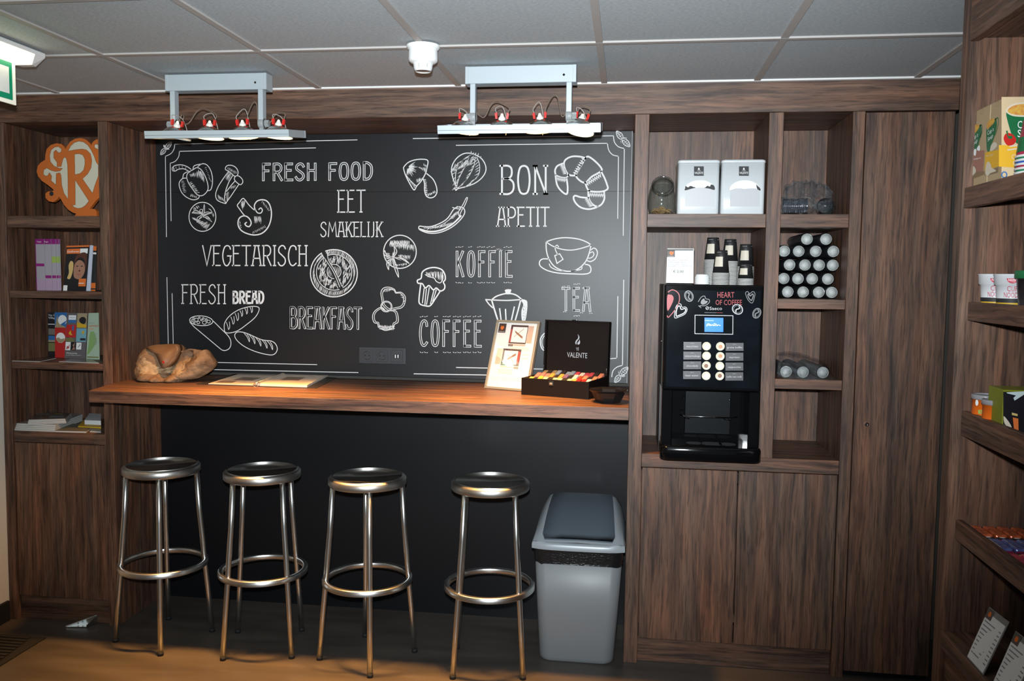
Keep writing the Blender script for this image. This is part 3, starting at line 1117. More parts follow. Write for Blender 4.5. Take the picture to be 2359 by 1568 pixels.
# stroke alphabet, unit box, y up; a trailing True marks curves
G = {
    'A': [([(0.03, 0), (0.34, 1)], 0), ([(0.97, 0), (0.66, 1)], 0), ([(0.18, 1), (0.80, 1)], 0), ([(0.15, 0.36), (0.85, 0.36)], 0)],
    'B': [([(0.12, 0), (0.12, 1)], 0), ([(0.12, 1), (0.55, 1), (0.80, 0.90), (0.80, 0.66), (0.55, 0.55), (0.12, 0.54)], 1), ([(0.12, 0.54), (0.60, 0.54), (0.93, 0.40), (0.93, 0.14), (0.62, 0), (0.12, 0)], 1)],
    'C': [([(0.92, 0.80), (0.86, 0.93), (0.60, 1.0), (0.28, 0.92), (0.09, 0.62), (0.10, 0.32), (0.30, 0.06), (0.60, 0), (0.92, 0.12)], 1)],
    'D': [([(0.12, 0), (0.12, 1)], 0), ([(0.12, 1), (0.50, 0.98), (0.86, 0.78), (0.90, 0.35), (0.60, 0.04), (0.12, 0)], 1)],
    'E': [([(0.12, 0), (0.12, 1)], 0), ([(0.12, 1), (0.90, 1)], 0), ([(0.12, 0.60), (0.74, 0.60)], 0), ([(0.12, 0), (0.94, 0)], 0)],
    'F': [([(0.12, 0), (0.12, 1)], 0), ([(0.12, 1), (0.92, 1)], 0), ([(0.12, 0.58), (0.74, 0.58)], 0)],
    'G': [([(0.92, 0.82), (0.84, 0.94), (0.58, 1.0), (0.28, 0.92), (0.09, 0.62), (0.10, 0.32), (0.30, 0.04), (0.62, 0), (0.92, 0.22)], 1), ([(0.92, 0.22), (0.92, 0.48)], 0), ([(0.60, 0.48), (1.02, 0.48)], 0)],
    'H': [([(0.12, 0), (0.12, 1)], 0), ([(0.88, 0), (0.88, 1)], 0), ([(0.12, 0.58), (0.88, 0.58)], 0)],
    'I': [([(0.5, 0), (0.5, 1)], 0)],
    'J': [([(0.70, 1), (0.70, 0.25), (0.52, 0.02), (0.15, -0.02)], 1)],
    'K': [([(0.12, 0), (0.12, 1)], 0), ([(0.90, 1), (0.14, 0.44)], 0), ([(0.36, 0.60), (0.95, 0)], 0)],
    'L': [([(0.12, 0), (0.12, 1)], 0), ([(0.12, 0), (0.92, 0)], 0)],
    'M': [([(0.04, 0), (0.16, 1), (0.50, 0.35), (0.84, 1), (0.96, 0)], 0)],
    'N': [([(0.12, 0), (0.12, 1)], 0), ([(0.12, 1), (0.88, 0.0)], 0), ([(0.88, 0), (0.88, 1)], 0)],
    'O': [([(0.5, 1), (0.20, 0.90), (0.08, 0.5), (0.20, 0.10), (0.5, 0), (0.80, 0.10), (0.92, 0.5), (0.80, 0.90)], 2)],
    'P': [([(0.12, 0), (0.12, 1)], 0), ([(0.12, 1), (0.60, 1), (0.90, 0.86), (0.90, 0.60), (0.60, 0.46), (0.12, 0.46)], 1)],
    'R': [([(0.12, 0), (0.12, 1)], 0), ([(0.12, 1), (0.60, 1), (0.86, 0.86), (0.86, 0.64), (0.60, 0.50), (0.12, 0.50)], 1), ([(0.45, 0.50), (0.94, 0)], 0)],
    'S': [([(0.88, 0.84), (0.74, 0.97), (0.46, 1.0), (0.18, 0.88), (0.16, 0.68), (0.50, 0.52), (0.82, 0.36), (0.86, 0.16), (0.58, 0), (0.26, 0.02), (0.08, 0.16)], 1)],
    'T': [([(0.5, 0), (0.5, 1)], 0), ([(0.02, 1), (0.98, 1)], 0)],
    'V': [([(0.03, 1), (0.50, 0), (0.97, 1)], 0)],
}
GW = {'I': 0.34, 'J': 0.62, 'M': 1.35, 'E': 0.88, 'F': 0.86, 'L': 0.86, ' ': 0.55}


def word(d, s, xl, xr, tl, tr, bl, br, style='serif', px=9, gap=0.26, inner=None, shift=(0, 0)):
    ws = [GW.get(c, 1.0) for c in s]
    tot = sum(ws) + gap * (len(s) - 1)
    cur = 0.0
    strokes = []
    serifs = []
    for c, w_ in zip(s, ws):
        def P(x, y):
            f = (cur + x * w_) / tot
            xx = xl + (xr - xl) * f
            top = tl + (tr - tl) * f
            bot = bl + (br - bl) * f
            return (xx + shift[0], bot + (top - bot) * y + shift[1])
        for pts, kind in G.get(c, []):
            pp = [P(*a) for a in pts]
            strokes.append((smooth_pts(pp, kind == 2, 5) if kind else pp, kind == 2))
            if style == 'serif' and kind == 0 and len(pts) == 2 and abs(pts[0][1] - pts[1][1]) > 0.5:
                for x, y in pts:
                    if c in 'AVM' and y == 1 and c != 'V':
                        continue
                    if c == 'T' and y == 1:
                        continue
                    serifs.append([P(x - 0.13 / w_, y), P(x + 0.13 / w_, y)])
        cur += w_ + gap
    if style == 'serif':
        for pp, cl in strokes + [(a, False) for a in serifs]:
            d.s(pp, px, cl, sm=False)
    elif style == 'outline':
        for pp, cl in strokes:
            d.s(pp, px, cl, sm=False, lift=0.0007)
        for pp, cl in strokes:
            d.s(pp, inner or px * 0.45, cl, sm=False, lift=0.0012, m=BOARD_INK)
    elif style == 'drop':
        for pp, cl in strokes:
            d.s([(a + px * 0.30, b + px * 0.26) for a, b in pp], px, cl, sm=False, lift=0.0004)
        for pp, cl in strokes:
            d.s(pp, px * 1.18, cl, sm=False, lift=0.0009)
        for pp, cl in strokes:
            d.s(pp, px * 0.82, cl, sm=False, lift=0.0014, m=BOARD_INK)
    else:
        for pp, cl in strokes:
            d.s(pp, px, cl, sm=False)


def letters(fr, s, *a, **k):
    d = Draw(fr)
    word(d, s, *a, **k)
    return d.done('lettering')


d = Draw('A')
word(d, 'FRESH', 1092, 1605, 322, 318, 474, 470, 'outline', 25, 0.26, 10)
word(d, 'FOOD', 1722, 2138, 318, 306, 470, 464, 'outline', 25, 0.26, 10)
d.done('lettering')
letters('A', 'EET', 1808, 2070, 572, 570, 778, 776, 'serif', 12, 0.22)
letters('A', 'SMAKELIJK', 1642, 2235, 874, 872, 1010, 1010, 'serif', 10, 0.2)
letters('A', 'VEGETARISCH', 522, 1518, 1096, 1096, 1284, 1286, 'serif', 12, 0.16)
letters('B', 'BON', 1072, 1498, 322, 322, 576, 576, 'serif', 17, 0.2)
letters('B', 'APETIT', 1045, 1515, 698, 698, 868, 868, 'serif', 12, 0.18)
d = Draw('B')
word(d, 'KOFFIE', 672, 1178, 1100, 1098, 1320, 1322, 'outline', 23, 0.55, 11)
for y0, dy in ((1054, -1), (1380, 1)):
    for x in (685, 722, 800, 880, 918, 965, 1008, 1120, 1160):
        d.h([(x - 18, y0 - 5 * dy, x - 4, y0 + 4), (x + 2, y0 + 3, x + 16, y0 - 2)], 5)
for a in (-60, -30, 0, 30, 60):
    r = math.radians(a)
    d.h([(1058 + 26 * math.sin(r), 1098 - 16 * math.cos(r), 1058 + 40 * math.sin(r), 1098 - 30 * math.cos(r))], 5)
d.done('lettering')
d = Draw('D')
word(d, 'COFFEE', 524, 1028, 778, 782, 982, 988, 'outline', 21, 0.5, 10)
for y0, dy in ((742, -1), (1038, 1)):
    for x in (540, 576, 660, 730, 765, 812, 848, 895, 930, 975, 1015):
        d.h([(x - 15, y0 - 4 * dy, x - 3, y0 + 4), (x + 2, y0 + 3, x + 14, y0 - 2)], 5)
d.done('lettering')
d = Draw('D')
word(d, 'TEA', 1694, 1924, 514, 510, 690, 698, 'outline', 19, 0.5, 9)
for x, y0 in ((1705, 497), (1745, 494), (1800, 478), (1830, 475), (1870, 508), (1905, 506), (1715, 705), (1800, 738), (1825, 738), (1852, 712), (1930, 716)):
    d.h([(x - 13, y0 + 4, x - 2, y0 - 2), (x + 3, y0 - 2, x + 12, y0 + 3)], 5)
d.done('lettering')
d = Draw('D')
d.s([(1612, 905), (1585, 876), (1545, 885), (1515, 930), (1520, 990), (1545, 1022), (1580, 1015), (1612, 985)], 10)
d.s([(1606, 915), (1580, 892), (1550, 900), (1528, 938), (1532, 985), (1552, 1008), (1580, 1000), (1606, 975)], 6)
d.done('lettering')
letters('C', 'FRESH', 258, 698, 418, 418, 606, 608, 'serif', 11, 0.2)
letters('C', 'BREAD', 772, 1082, 488, 488, 602, 602, 'bold', 22, 0.28)
d = Draw('C')
word(d, 'BREAKFAST', 1345, 2062, 645, 650, 850, 860, 'drop', 17, 0.2)
d.done('lettering')

# border lines with notched corners and leaves
d = Draw('A')
d.s([(1993, 91), (258, 132)], 7, sm=False)
d.s([(258, 132), (252, 178), (222, 222), (170, 247)], 7)
d.s([(170, 247), (180, 1012)], 7, sm=False)
d.s([(1598, 167), (303, 200)], 7, sm=False)
d.s([(303, 200), (296, 250), (264, 294), (216, 313)], 7)
d.s([(216, 313), (224, 860)], 7, sm=False)
d.done('border_line')
d = Draw('B')
d.s([(283, 75), (2097, 50)], 7, sm=False)
d.s([(2097, 50), (2105, 105), (2140, 148), (2195, 165)], 7)
d.s([(2195, 165), (2185, 952)], 7, sm=False)
d.s([(673, 136), (2042, 118)], 7, sm=False)
d.s([(2042, 118), (2054, 180), (2090, 222), (2142, 235)], 7)
d.s([(2142, 235), (2135, 798)], 7, sm=False)
d.done('border_line')
d = Draw('C')
d.s([(108, 345), (124, 1150)], 7, sm=False)
d.s([(160, 505), (175, 1150)], 7, sm=False)
d.s([(420, 1195), (1617, 1221)], 7, sm=False)
d.s([(420, 1268), (2032, 1301)], 7, sm=False)
d.done('border_line')
d = Draw('D')
d.s([(825, 1162), (2000, 1184)], 7, sm=False)
d.s([(477, 1214), (2050, 1240)], 7, sm=False)
d.s([(2150, 580), (2142, 1086)], 7, sm=False)
d.s([(2142, 1086), (2090, 1090)], 7, sm=False)
d.s([(2198, 445), (2188, 1145)], 7, sm=False)
d.s([(2188, 1145), (2145, 1158), (2110, 1190), (2100, 1238)], 7)
d.done('border_line')


def leaf(d, x0, y0, x1, y1, wd, px=6):
    dx, dy = x1 - x0, y1 - y0
    nx, ny = -dy * wd, dx * wd
    f = lambda t, s: (x0 + dx * t + nx * s, y0 + dy * t + ny * s)
    d.s([f(0, 0), f(0.25, 0.9), f(0.6, 1.0), f(1, 0), f(0.6, -1.0), f(0.25, -0.9), f(0, 0)], px)
    d.s([f(0, 0), f(1, 0)], px * 0.7, sm=False)
    for t in (0.3, 0.5, 0.7):
        d.s([f(t, 0), f(t + 0.12, 0.6)], px * 0.6, sm=False)
        d.s([f(t, 0), f(t + 0.12, -0.6)], px * 0.6, sm=False)


for fr, L in (('A', ((172, 172, 125, 232), (172, 172, 228, 112), (172, 172, 205, 178), (165, 165, 155, 140))),
              ('B', ((2180, 82, 2125, 8), (2180, 82, 2246, 148), (2180, 82, 2215, 70), (2172, 92, 2165, 112))),
              ('D', ((2172, 1222, 2125, 1285), (2172, 1222, 2232, 1160), (2168, 1218, 2160, 1192), (2178, 1228, 2208, 1232)))):
    d = Draw(fr)
    for i, a in enumerate(L):
        leaf(d, *a, 0.24 if i < 2 else 0.2)
    d.done()

# bell pepper
d = Draw('A')
d.s([(240, 352), (262, 335), (320, 328), (375, 345), (412, 370)])
d.s([(245, 388), (268, 386), (295, 370), (345, 366), (385, 386), (402, 398)])
d.ell(243, 370, 8, 18, -10)
d.s([(432, 375), (470, 355), (510, 375), (545, 430), (570, 500), (575, 560), (545, 605), (510, 622), (470, 610), (430, 560), (390, 500), (372, 440), (390, 400)], 8, True)
d.s([(375, 455), (335, 458), (305, 490), (302, 530), (325, 590), (370, 635), (430, 660), (480, 650), (494, 622)])
d.s([(478, 345), (520, 318), (565, 330), (600, 380), (617, 450), (615, 520), (600, 565), (575, 574)])
d.s([(432, 372), (440, 342), (470, 328), (520, 320)])
d.s([(335, 452), (345, 415), (378, 395)])
d.fan((400, 420), (520, 380), (408, 450), (530, 470), 14, 5, cut=.4)
d.fan((395, 500), (470, 600), (425, 490), (500, 595), 14, 5, cut=.3)
d.fan((480, 370), (530, 420), (490, 440), (545, 500), 8, 5)
d.fan((545, 350), (600, 480), (560, 345), (608, 500), 9, 4)
d.fan((320, 480), (340, 590), (350, 475), (380, 600), 9, 4, cut=.4)
d.fan((400, 630), (470, 645), (410, 600), (470, 630), 8, 4)
d.h([(270, 345, 275, 370), (300, 338, 300, 362), (330, 336, 335, 356), (365, 350, 360, 372)], 4)
d.done()
# two king mushrooms
d = Draw('A')
d.s([(740, 370), (752, 340), (790, 332), (835, 350), (860, 390), (855, 425), (828, 436), (800, 412), (768, 388)], 8, True)
d.s([(770, 392), (720, 460), (670, 540), (648, 610), (665, 665), (735, 695), (750, 688)])
d.s([(808, 432), (770, 500), (742, 580), (732, 650), (742, 692)])
d.s([(825, 460), (840, 435), (870, 436), (900, 465), (905, 495), (885, 517), (860, 505), (835, 482)], 8, True)
d.s([(830, 484), (790, 530), (752, 580)])
d.s([(870, 512), (830, 570), (790, 630), (745, 690)])
d.fan((765, 350), (850, 400), (760, 380), (835, 430), 10, 4, cut=.5)
d.fan((770, 400), (800, 420), (735, 460), (770, 490), 7, 4, cut=.3)
d.fan((665, 610), (720, 650), (680, 660), (735, 685), 8, 4, cut=.3)
d.fan((740, 600), (752, 680), (775, 580), (770, 650), 7, 4)
d.fan((800, 530), (840, 520), (780, 560), (830, 550), 5, 4)
d.done()
# tomato seen from above
d = Draw('A')
d.ell(522, 822, 128, 138, 0, 8)
for a in ((520, 800, 540, 705, 535, 760), (515, 795, 425, 785, 470, 770), (515, 815, 470, 870, 480, 840), (525, 815, 610, 870, 580, 830), (530, 800, 605, 785, 570, 785)):
    x0, y0, x1, y1, xm, ym = a
    d.s([(x0 - 4, y0 - 6), (xm - 6, ym - 8), (x1, y1), (xm + 6, ym + 10), (x0 + 4, y0 + 8)], 6)
    d.h([(x0, y0, x1, y1)], 5)
d.ell(510, 765, 14, 14, 0, 5)
d.fan((420, 830), (560, 945), (470, 845), (610, 880), 20, 5, cut=.4)
d.fan((430, 740), (480, 715), (440, 770), (500, 735), 6, 5)
d.fan((580, 735), (640, 800), (600, 750), (625, 830), 7, 5)
d.done()
# sliced mushroom
d = Draw('A')
d.s([(1025, 762), (1000, 745), (960, 705), (930, 665), (905, 648), (870, 690), (854, 716), (880, 755), (905, 790), (926, 812)], 9)
d.s([(1024, 760), (1016, 715), (1040, 675), (1085, 660), (1130, 670), (1162, 710), (1178, 780), (1170, 860), (1140, 930), (1085, 980), (1010, 995), (930, 975), (880, 940), (860, 890), (870, 840), (905, 815), (945, 820), (975, 850), (985, 885), (968, 914), (942, 910), (926, 890), (940, 876)], 12)
d.s([(1026, 755), (1045, 783), (1075, 787), (1092, 762), (1078, 738), (1058, 752)], 10)
d.fan((885, 680), (930, 660), (900, 780), (915, 740), 8, 4, cut=.4)
d.fan((1010, 820), (1080, 820), (1020, 910), (1085, 890), 11, 5, cut=.5)
d.fan((1090, 670), (1165, 760), (1085, 690), (1150, 770), 10, 4)
d.fan((1130, 920), (1000, 985), (1110, 900), (1000, 965), 12, 4)
d.fan((880, 930), (870, 860), (895, 920), (885, 865), 7, 4)
d.done()
# mushroom with a bent stem
d = Draw('B')
d.s([(200, 330), (240, 290), (300, 268), (370, 262), (415, 275), (410, 330), (392, 395), (355, 460), (315, 505), (290, 540), (250, 480), (215, 410), (198, 355)], 9, True)
d.s([(215, 400), (255, 455), (312, 505)], 7)
d.s([(370, 432), (385, 480), (386, 540), (400, 592), (435, 612), (475, 600), (498, 560), (490, 500), (460, 440), (405, 392)], 9)
for i in range(13):
    a = math.radians(-35 + 11 * i)
    r0, r1 = 14, random.uniform(60, 95)
    d.h([(232 + r0 * math.cos(a), 335 + r0 * math.sin(a), 232 + r1 * math.cos(a), 335 + r1 * math.sin(a))], 8)
d.fan((330, 330), (410, 345), (345, 345), (405, 385), 9, 5)
d.fan((375, 300), (412, 320), (380, 320), (410, 335), 6, 5)
d.fan((380, 445), (395, 590), (405, 440), (420, 590), 16, 5, cut=.3)
d.fan((410, 600), (490, 560), (425, 575), (480, 545), 9, 5)
d.fan((310, 440), (360, 430), (320, 480), (350, 455), 6, 5)
d.fan((235, 440), (300, 525), (245, 430), (300, 495), 8, 5)
d.done()
# onion
d = Draw('B')
d.s([(800, 208), (740, 212), (680, 250), (640, 310), (630, 370), (645, 440), (665, 500), (668, 543), (690, 528), (760, 510), (840, 480), (905, 430), (940, 370), (935, 310), (900, 255), (850, 225)], 9, True)
ribs = [[(800, 225), (720, 280), (670, 380), (668, 520)], [(830, 235), (760, 320), (700, 430), (675, 520)], [(845, 240), (830, 330), (770, 440), (690, 520)], [(860, 245), (885, 320), (870, 410), (780, 495)]]
for r in ribs:
    d.s(r, 6)
for r in ribs:
    for j, (x, y) in enumerate(smooth_pts(r, False, 7)):
        if j % 2 == 0:
            d.h([(x, y, x - random.uniform(22, 48), y + random.uniform(22, 42))], 5.5)
for i in range(26):
    t = i / 26
    d.h([(650 + 190 * t, 330 - 90 * t + random.uniform(-20, 20), 650 + 190 * t - 30, 380 - 70 * t)], 5.5)
d.h([(808, 190, 814, 222), (830, 202, 834, 225), (850, 204, 850, 226), (875, 209, 866, 230), (898, 238, 880, 248)], 7)
d.done()
# croissant, bold outline
d = Draw('B')
W_ = 15
d.s([(1572, 400), (1568, 360), (1590, 322), (1642, 300)], W_)
d.s([(1572, 405), (1620, 425), (1668, 428), (1690, 405)], 12)
d.s([(1572, 408), (1585, 490), (1620, 545), (1672, 578), (1682, 520), (1672, 435)], W_)
d.s([(1690, 408), (1662, 360), (1648, 305), (1665, 265), (1720, 238), (1790, 238), (1845, 252)], W_)
d.s([(1690, 402), (1720, 410), (1760, 408)], W_)
d.s([(1845, 252), (1870, 238), (1930, 280), (1985, 340), (1982, 372), (1900, 420), (1835, 475), (1760, 418), (1790, 340), (1845, 252)], W_)
d.s([(1984, 372), (2015, 430), (2038, 490), (2044, 530), (2000, 553), (1920, 556), (1868, 540), (1840, 472)], W_)
d.s([(2012, 562), (2014, 620), (1990, 668), (1950, 690), (1905, 668), (1875, 620), (1868, 560), (1880, 545)], W_)
d.s([(1868, 612), (1800, 606), (1750, 592), (1735, 612), (1752, 655), (1800, 698), (1870, 714), (1930, 702), (1960, 688)], W_)
for a, b in (((1842, 262), (1755, 405)), ((1845, 478), (1975, 395)), ((1875, 570), (2005, 575)), ((1862, 610), (1905, 682)), ((1582, 425), (1665, 440)), ((1640, 310), (1672, 390))):
    n = 8
    dx, dy = (b[0] - a[0]) / n, (b[1] - a[1]) / n
    L_ = math.hypot(dx, dy)
    nx, ny = -dy / L_ * 26, dx / L_ * 26
    if ny < 0 and abs(nx) < 20:
        nx, ny = -nx, -ny
    pts = []
    for i in range(2 * n + 1):
        k = i % 2
        pts.append((a[0] + dx * i / 2 + nx * k, a[1] + dy * i / 2 + ny * k))
    d.s(pts, 9, sm=False)
d.done()
# chilli
d = Draw('B')
d.s([(650, 715), (600, 790), (540, 835), (450, 870), (380, 872), (342, 868), (333, 885), (350, 905), (420, 930), (500, 930), (580, 905), (650, 865), (710, 810), (745, 760), (748, 720), (725, 698), (690, 694)], 9, True)
d.s([(345, 895), (420, 915), (500, 912), (580, 885), (650, 840), (715, 775)], 14)
d.s([(380, 885), (470, 880), (560, 845), (640, 785)], 5)
d.s([(720, 695), (740, 660), (762, 615), (774, 610), (770, 632), (750, 680), (736, 706)], 7)
d.s([(640, 698), (670, 708), (715, 712), (700, 695), (680, 690)], 7)
d.s([(715, 708), (692, 740), (700, 776), (715, 740), (730, 712)], 7)
d.fan((400, 900), (640, 860), (430, 880), (660, 820), 24, 5, cut=.4)
d.fan((610, 800), (680, 730), (640, 800), (700, 745), 14, 5)
d.done()
# round tomato
d = Draw('B')
d.ell(163, 1100, 148, 150, 0, 9)
d.fan((70, 1010), (285, 1040), (60, 1060), (290, 1100), 34, 5.5, cut=.5)
d.fan((75, 1000), (250, 1000), (85, 1050), (255, 1050), 26, 5.5)
d.fan((150, 1125), (255, 1135), (165, 1160), (245, 1175), 13, 5.5, cut=.6)
d.fan((120, 1215), (230, 1200), (130, 1235), (230, 1225), 12, 5, cut=.4)
for a in ((95, 1150, 110, 1050, 125, 1100), (85, 1150, 25, 1090, 35, 1130), (90, 1160, 60, 1260, 55, 1200), (100, 1160, 150, 1328, 130, 1260), (105, 1150, 245, 1205, 180, 1160)):
    x0, y0, x1, y1, xm, ym = a
    d.s([(x0 - 8, y0), (xm - 12, ym), (x1, y1), (xm + 10, ym), (x0 + 8, y0)], 7)
    d.h([(x0, y0, (x0 + x1) / 2, (y0 + y1) / 2), (x0 + 4, y0, xm, ym)], 6)
d.fan((30, 1110), (60, 1230), (70, 1110), (90, 1210), 14, 5)
d.done()
# tea cup
d = Draw('B')
d.s([(1487, 1010), (1560, 985), (1660, 972), (1780, 985), (1860, 1015), (1893, 1040)], 10)
d.s([(1487, 1010), (1540, 1045), (1620, 1075), (1710, 1085), (1800, 1070), (1893, 1040)], 9)
d.s([(1487, 1010), (1490, 1090), (1515, 1170), (1565, 1235), (1640, 1270), (1720, 1275), (1790, 1245), (1850, 1180), (1880, 1100), (1893, 1040)], 10)
d.s([(1890, 1085), (1920, 1066), (1945, 1085), (1950, 1120), (1930, 1165), (1890, 1188), (1858, 1180)], 9)
d.s([(1884, 1112), (1908, 1100), (1920, 1125), (1902, 1150), (1872, 1160)], 8)
d.s([(1510, 1165), (1455, 1165), (1428, 1190), (1435, 1230), (1500, 1270), (1600, 1293), (1720, 1300), (1830, 1302), (1880, 1290), (1893, 1260), (1880, 1225), (1842, 1213)], 10)
d.s([(1515, 1210), (1530, 1238), (1580, 1264), (1640, 1274)], 8)
d.s([(1812, 1235), (1805, 1258), (1760, 1268), (1715, 1276)], 8)
d.s([(1600, 1055), (1585, 1040), (1570, 1056), (1572, 1085), (1592, 1125)], 8)
d.s([(1565, 1135), (1610, 1118), (1640, 1168), (1585, 1205)], 9, True, sm=False)
d.done()
# cupcake
d = Draw('D')
d.s([(535, 430), (545, 380), (590, 350), (650, 342), (705, 360), (730, 400), (733, 440), (718, 462), (730, 490), (724, 520), (692, 535), (660, 510), (635, 525), (600, 490), (570, 510), (545, 475), (510, 470), (506, 446)], 11, True)
d.s([(532, 480), (518, 600), (525, 640), (565, 655), (610, 655), (650, 600), (694, 532)], 11)
d.s([(570, 400), (600, 418), (640, 428), (660, 455), (692, 468), (712, 440), (714, 405)], 7)
d.fan((572, 385), (715, 375), (590, 415), (705, 460), 15, 7, jit=6, cut=.3)
for x0, y0, x1, y1 in ((560, 515, 546, 632), (578, 520, 566, 645), (602, 508, 580, 645), (640, 530, 612, 640), (660, 525, 630, 620)):
    d.l(x0, y0, x1, y1, 8)
d.done()
# coffee pot
d = Draw('D')
d.fill([(1222, 528), (1245, 520), (1275, 524), (1270, 545), (1272, 560), (1225, 560), (1228, 545)])
d.s([(1115, 606), (1160, 575), (1240, 555), (1310, 566), (1362, 605)], 11)
d.s([(1066, 605), (1120, 608), (1240, 612), (1355, 605)], 10)
d.s([(1066, 606), (1090, 640), (1122, 672)], 10)
d.s([(1115, 612), (1138, 690), (1168, 785), (1180, 830)], 13, sm=False)
d.s([(1352, 610), (1332, 690), (1305, 785), (1292, 830)], 12, sm=False)
for x0, y0, x1, y1 in ((1180, 680, 1193, 785), (1228, 686, 1233, 790), (1300, 666, 1273, 790)):
    d.s([(x0, y0), (x1, y1)], 11, sm=False)
d.fill([(1352, 604), (1400, 612), (1408, 650), (1402, 720), (1388, 782), (1364, 782), (1358, 700), (1374, 645)])
for i in range(22):
    x = random.uniform(1370, 1396)
    y = random.uniform(645, 770)
    d.fill([(x - 2, y - 2), (x + 2, y - 2), (x + 2, y + 2), (x - 2, y + 2)], BOARD_INK, sm=False, lift=0.0012)
d.done()
# cookie cutters
d = Draw('D')
for k, px in ((1.0, 6), (0.86, 5)):
    c = (305, 595)
    pts = [(205, 548), (225, 512), (270, 503), (315, 520), (330, 545), (372, 546), (405, 582), (400, 640), (375, 672), (335, 682), (298, 690), (262, 690), (222, 650), (212, 600)]
    d.s([(c[0] + (x - c[0]) * k, c[1] + (y - c[1]) * k) for x, y in pts], px, True)
    c = (240, 740)
    pts = [(165, 690), (140, 725), (138, 765), (152, 795), (178, 802), (188, 832), (240, 848), (305, 838), (318, 808), (346, 790), (346, 740), (330, 700), (290, 690), (250, 700), (212, 668)]
    d.s([(c[0] + (x - c[0]) * k, c[1] + (y - c[1]) * k) for x, y in pts], px, True)
d.ell(250, 662, 46, 44, 0, 6)
d.ell(250, 662, 38, 36, 0, 4)
d.fan((185, 815), (315, 820), (188, 850), (312, 855), 18, 5)
d.fan((230, 520), (310, 515), (225, 545), (300, 530), 9, 4)
d.fan((365, 560), (398, 640), (390, 565), (405, 630), 9, 4)
d.s([(182, 830), (240, 858), (316, 842)], 6)
d.done()
# halved cucumber or lemon disc
d = Draw('C')
d.ell(1788, 302, 236, 238, 0, 11)
d.ell(1790, 292, 178, 180, 0, 7)
d.ell(1790, 284, 70, 72, 0, 7)
for i in range(120):
    a = 2 * PI * i / 120 + random.uniform(-.02, .02)
    x = 1788 + 205 * math.cos(a)
    y = 300 + 207 * math.sin(a)
    d.h([(x + 8, y - 24, x - 8, y + 24)], 5)
for i in range(110):
    a = 2 * PI * i / 110
    r = random.uniform(95, 165)
    x = 1790 + r * math.cos(a)
    y = 288 + r * math.sin(a)
    d.h([(x + 5, y - 20, x - 5, y + 20)], 6.5)
for i in range(60):
    a = 2 * PI * random.random()
    r = random.uniform(85, 170)
    x = 1790 + r * math.cos(a)
    y = 288 + r * math.sin(a)
    d.h([(x, y - 14, x + 4, y + 14)], 7)
for i in range(12):
    x = 1730 + 10.5 * i
    d.h([(x + 14, 232 + random.uniform(0, 14), x - 14, 332 + random.uniform(0, 14))], 4)
for i in range(14):
    a = 2 * PI * i / 14 + .2
    d.ell(1790 + 128 * math.cos(a), 288 + 130 * math.sin(a), 13, 6, math.degrees(a), 6)
d.s([(1686, 92), (1770, 270), (1862, 458)], 40, lift=0.0015, m=BOARD_INK, sm=False)
d.s([(1662, 108), (1728, 200), (1790, 300), (1848, 440)], 7, lift=0.0018)
d.s([(1722, 78), (1735, 170), (1800, 280), (1868, 430)], 7, lift=0.0018)
d.done()
# three loaves
d = Draw('C')
d.ell(453, 780, 117, 49, 4, 8)
for x, y, r in ((362, 778, 11), (378, 758, 10), (404, 770, 19), (384, 798, 9), (424, 797, 15), (434, 750, 9), (455, 772, 9), (473, 757, 10), (503, 766, 10), (485, 798, 20), (528, 788, 17)):
    d.ell(x, y, r, r * .85, 0, 6, n=16)
d.s([(340, 795), (380, 840), (655, 1070)], 8, sm=False)
d.s([(566, 775), (650, 858), (730, 940), (752, 1000), (738, 1055), (692, 1080), (655, 1070)], 8)
d.s([(685, 860), (690, 800), (740, 730), (830, 670), (940, 638), (1020, 640), (1035, 672), (1000, 740), (920, 810), (820, 880), (740, 902), (696, 895)], 8, True)
for x, y in ((706, 795), (752, 742), (795, 706), (843, 678), (892, 654), (942, 640)):
    k = 1.0 if x < 800 else 0.8
    d.s([(x, y), (x + 14, y + 40 * k), (x + 22 * k, y + 72 * k), (x + 34 * k, y + 48 * k), (x + 30 * k, y - 4)], 6)
d.s([(790, 930), (808, 898), (850, 892), (920, 910), (1060, 970), (1160, 985), (1205, 1020), (1218, 1070), (1190, 1115), (1130, 1122), (1000, 1090), (890, 1040), (815, 980)], 8, True)
for x, y in ((885, 905), (940, 925), (1000, 948), (1062, 970), (1118, 984)):
    d.s([(x, y), (x + 32, y + 40), (x + 52, y + 86), (x + 52, y + 50), (x + 30, y + 10)], 6)
d.done()

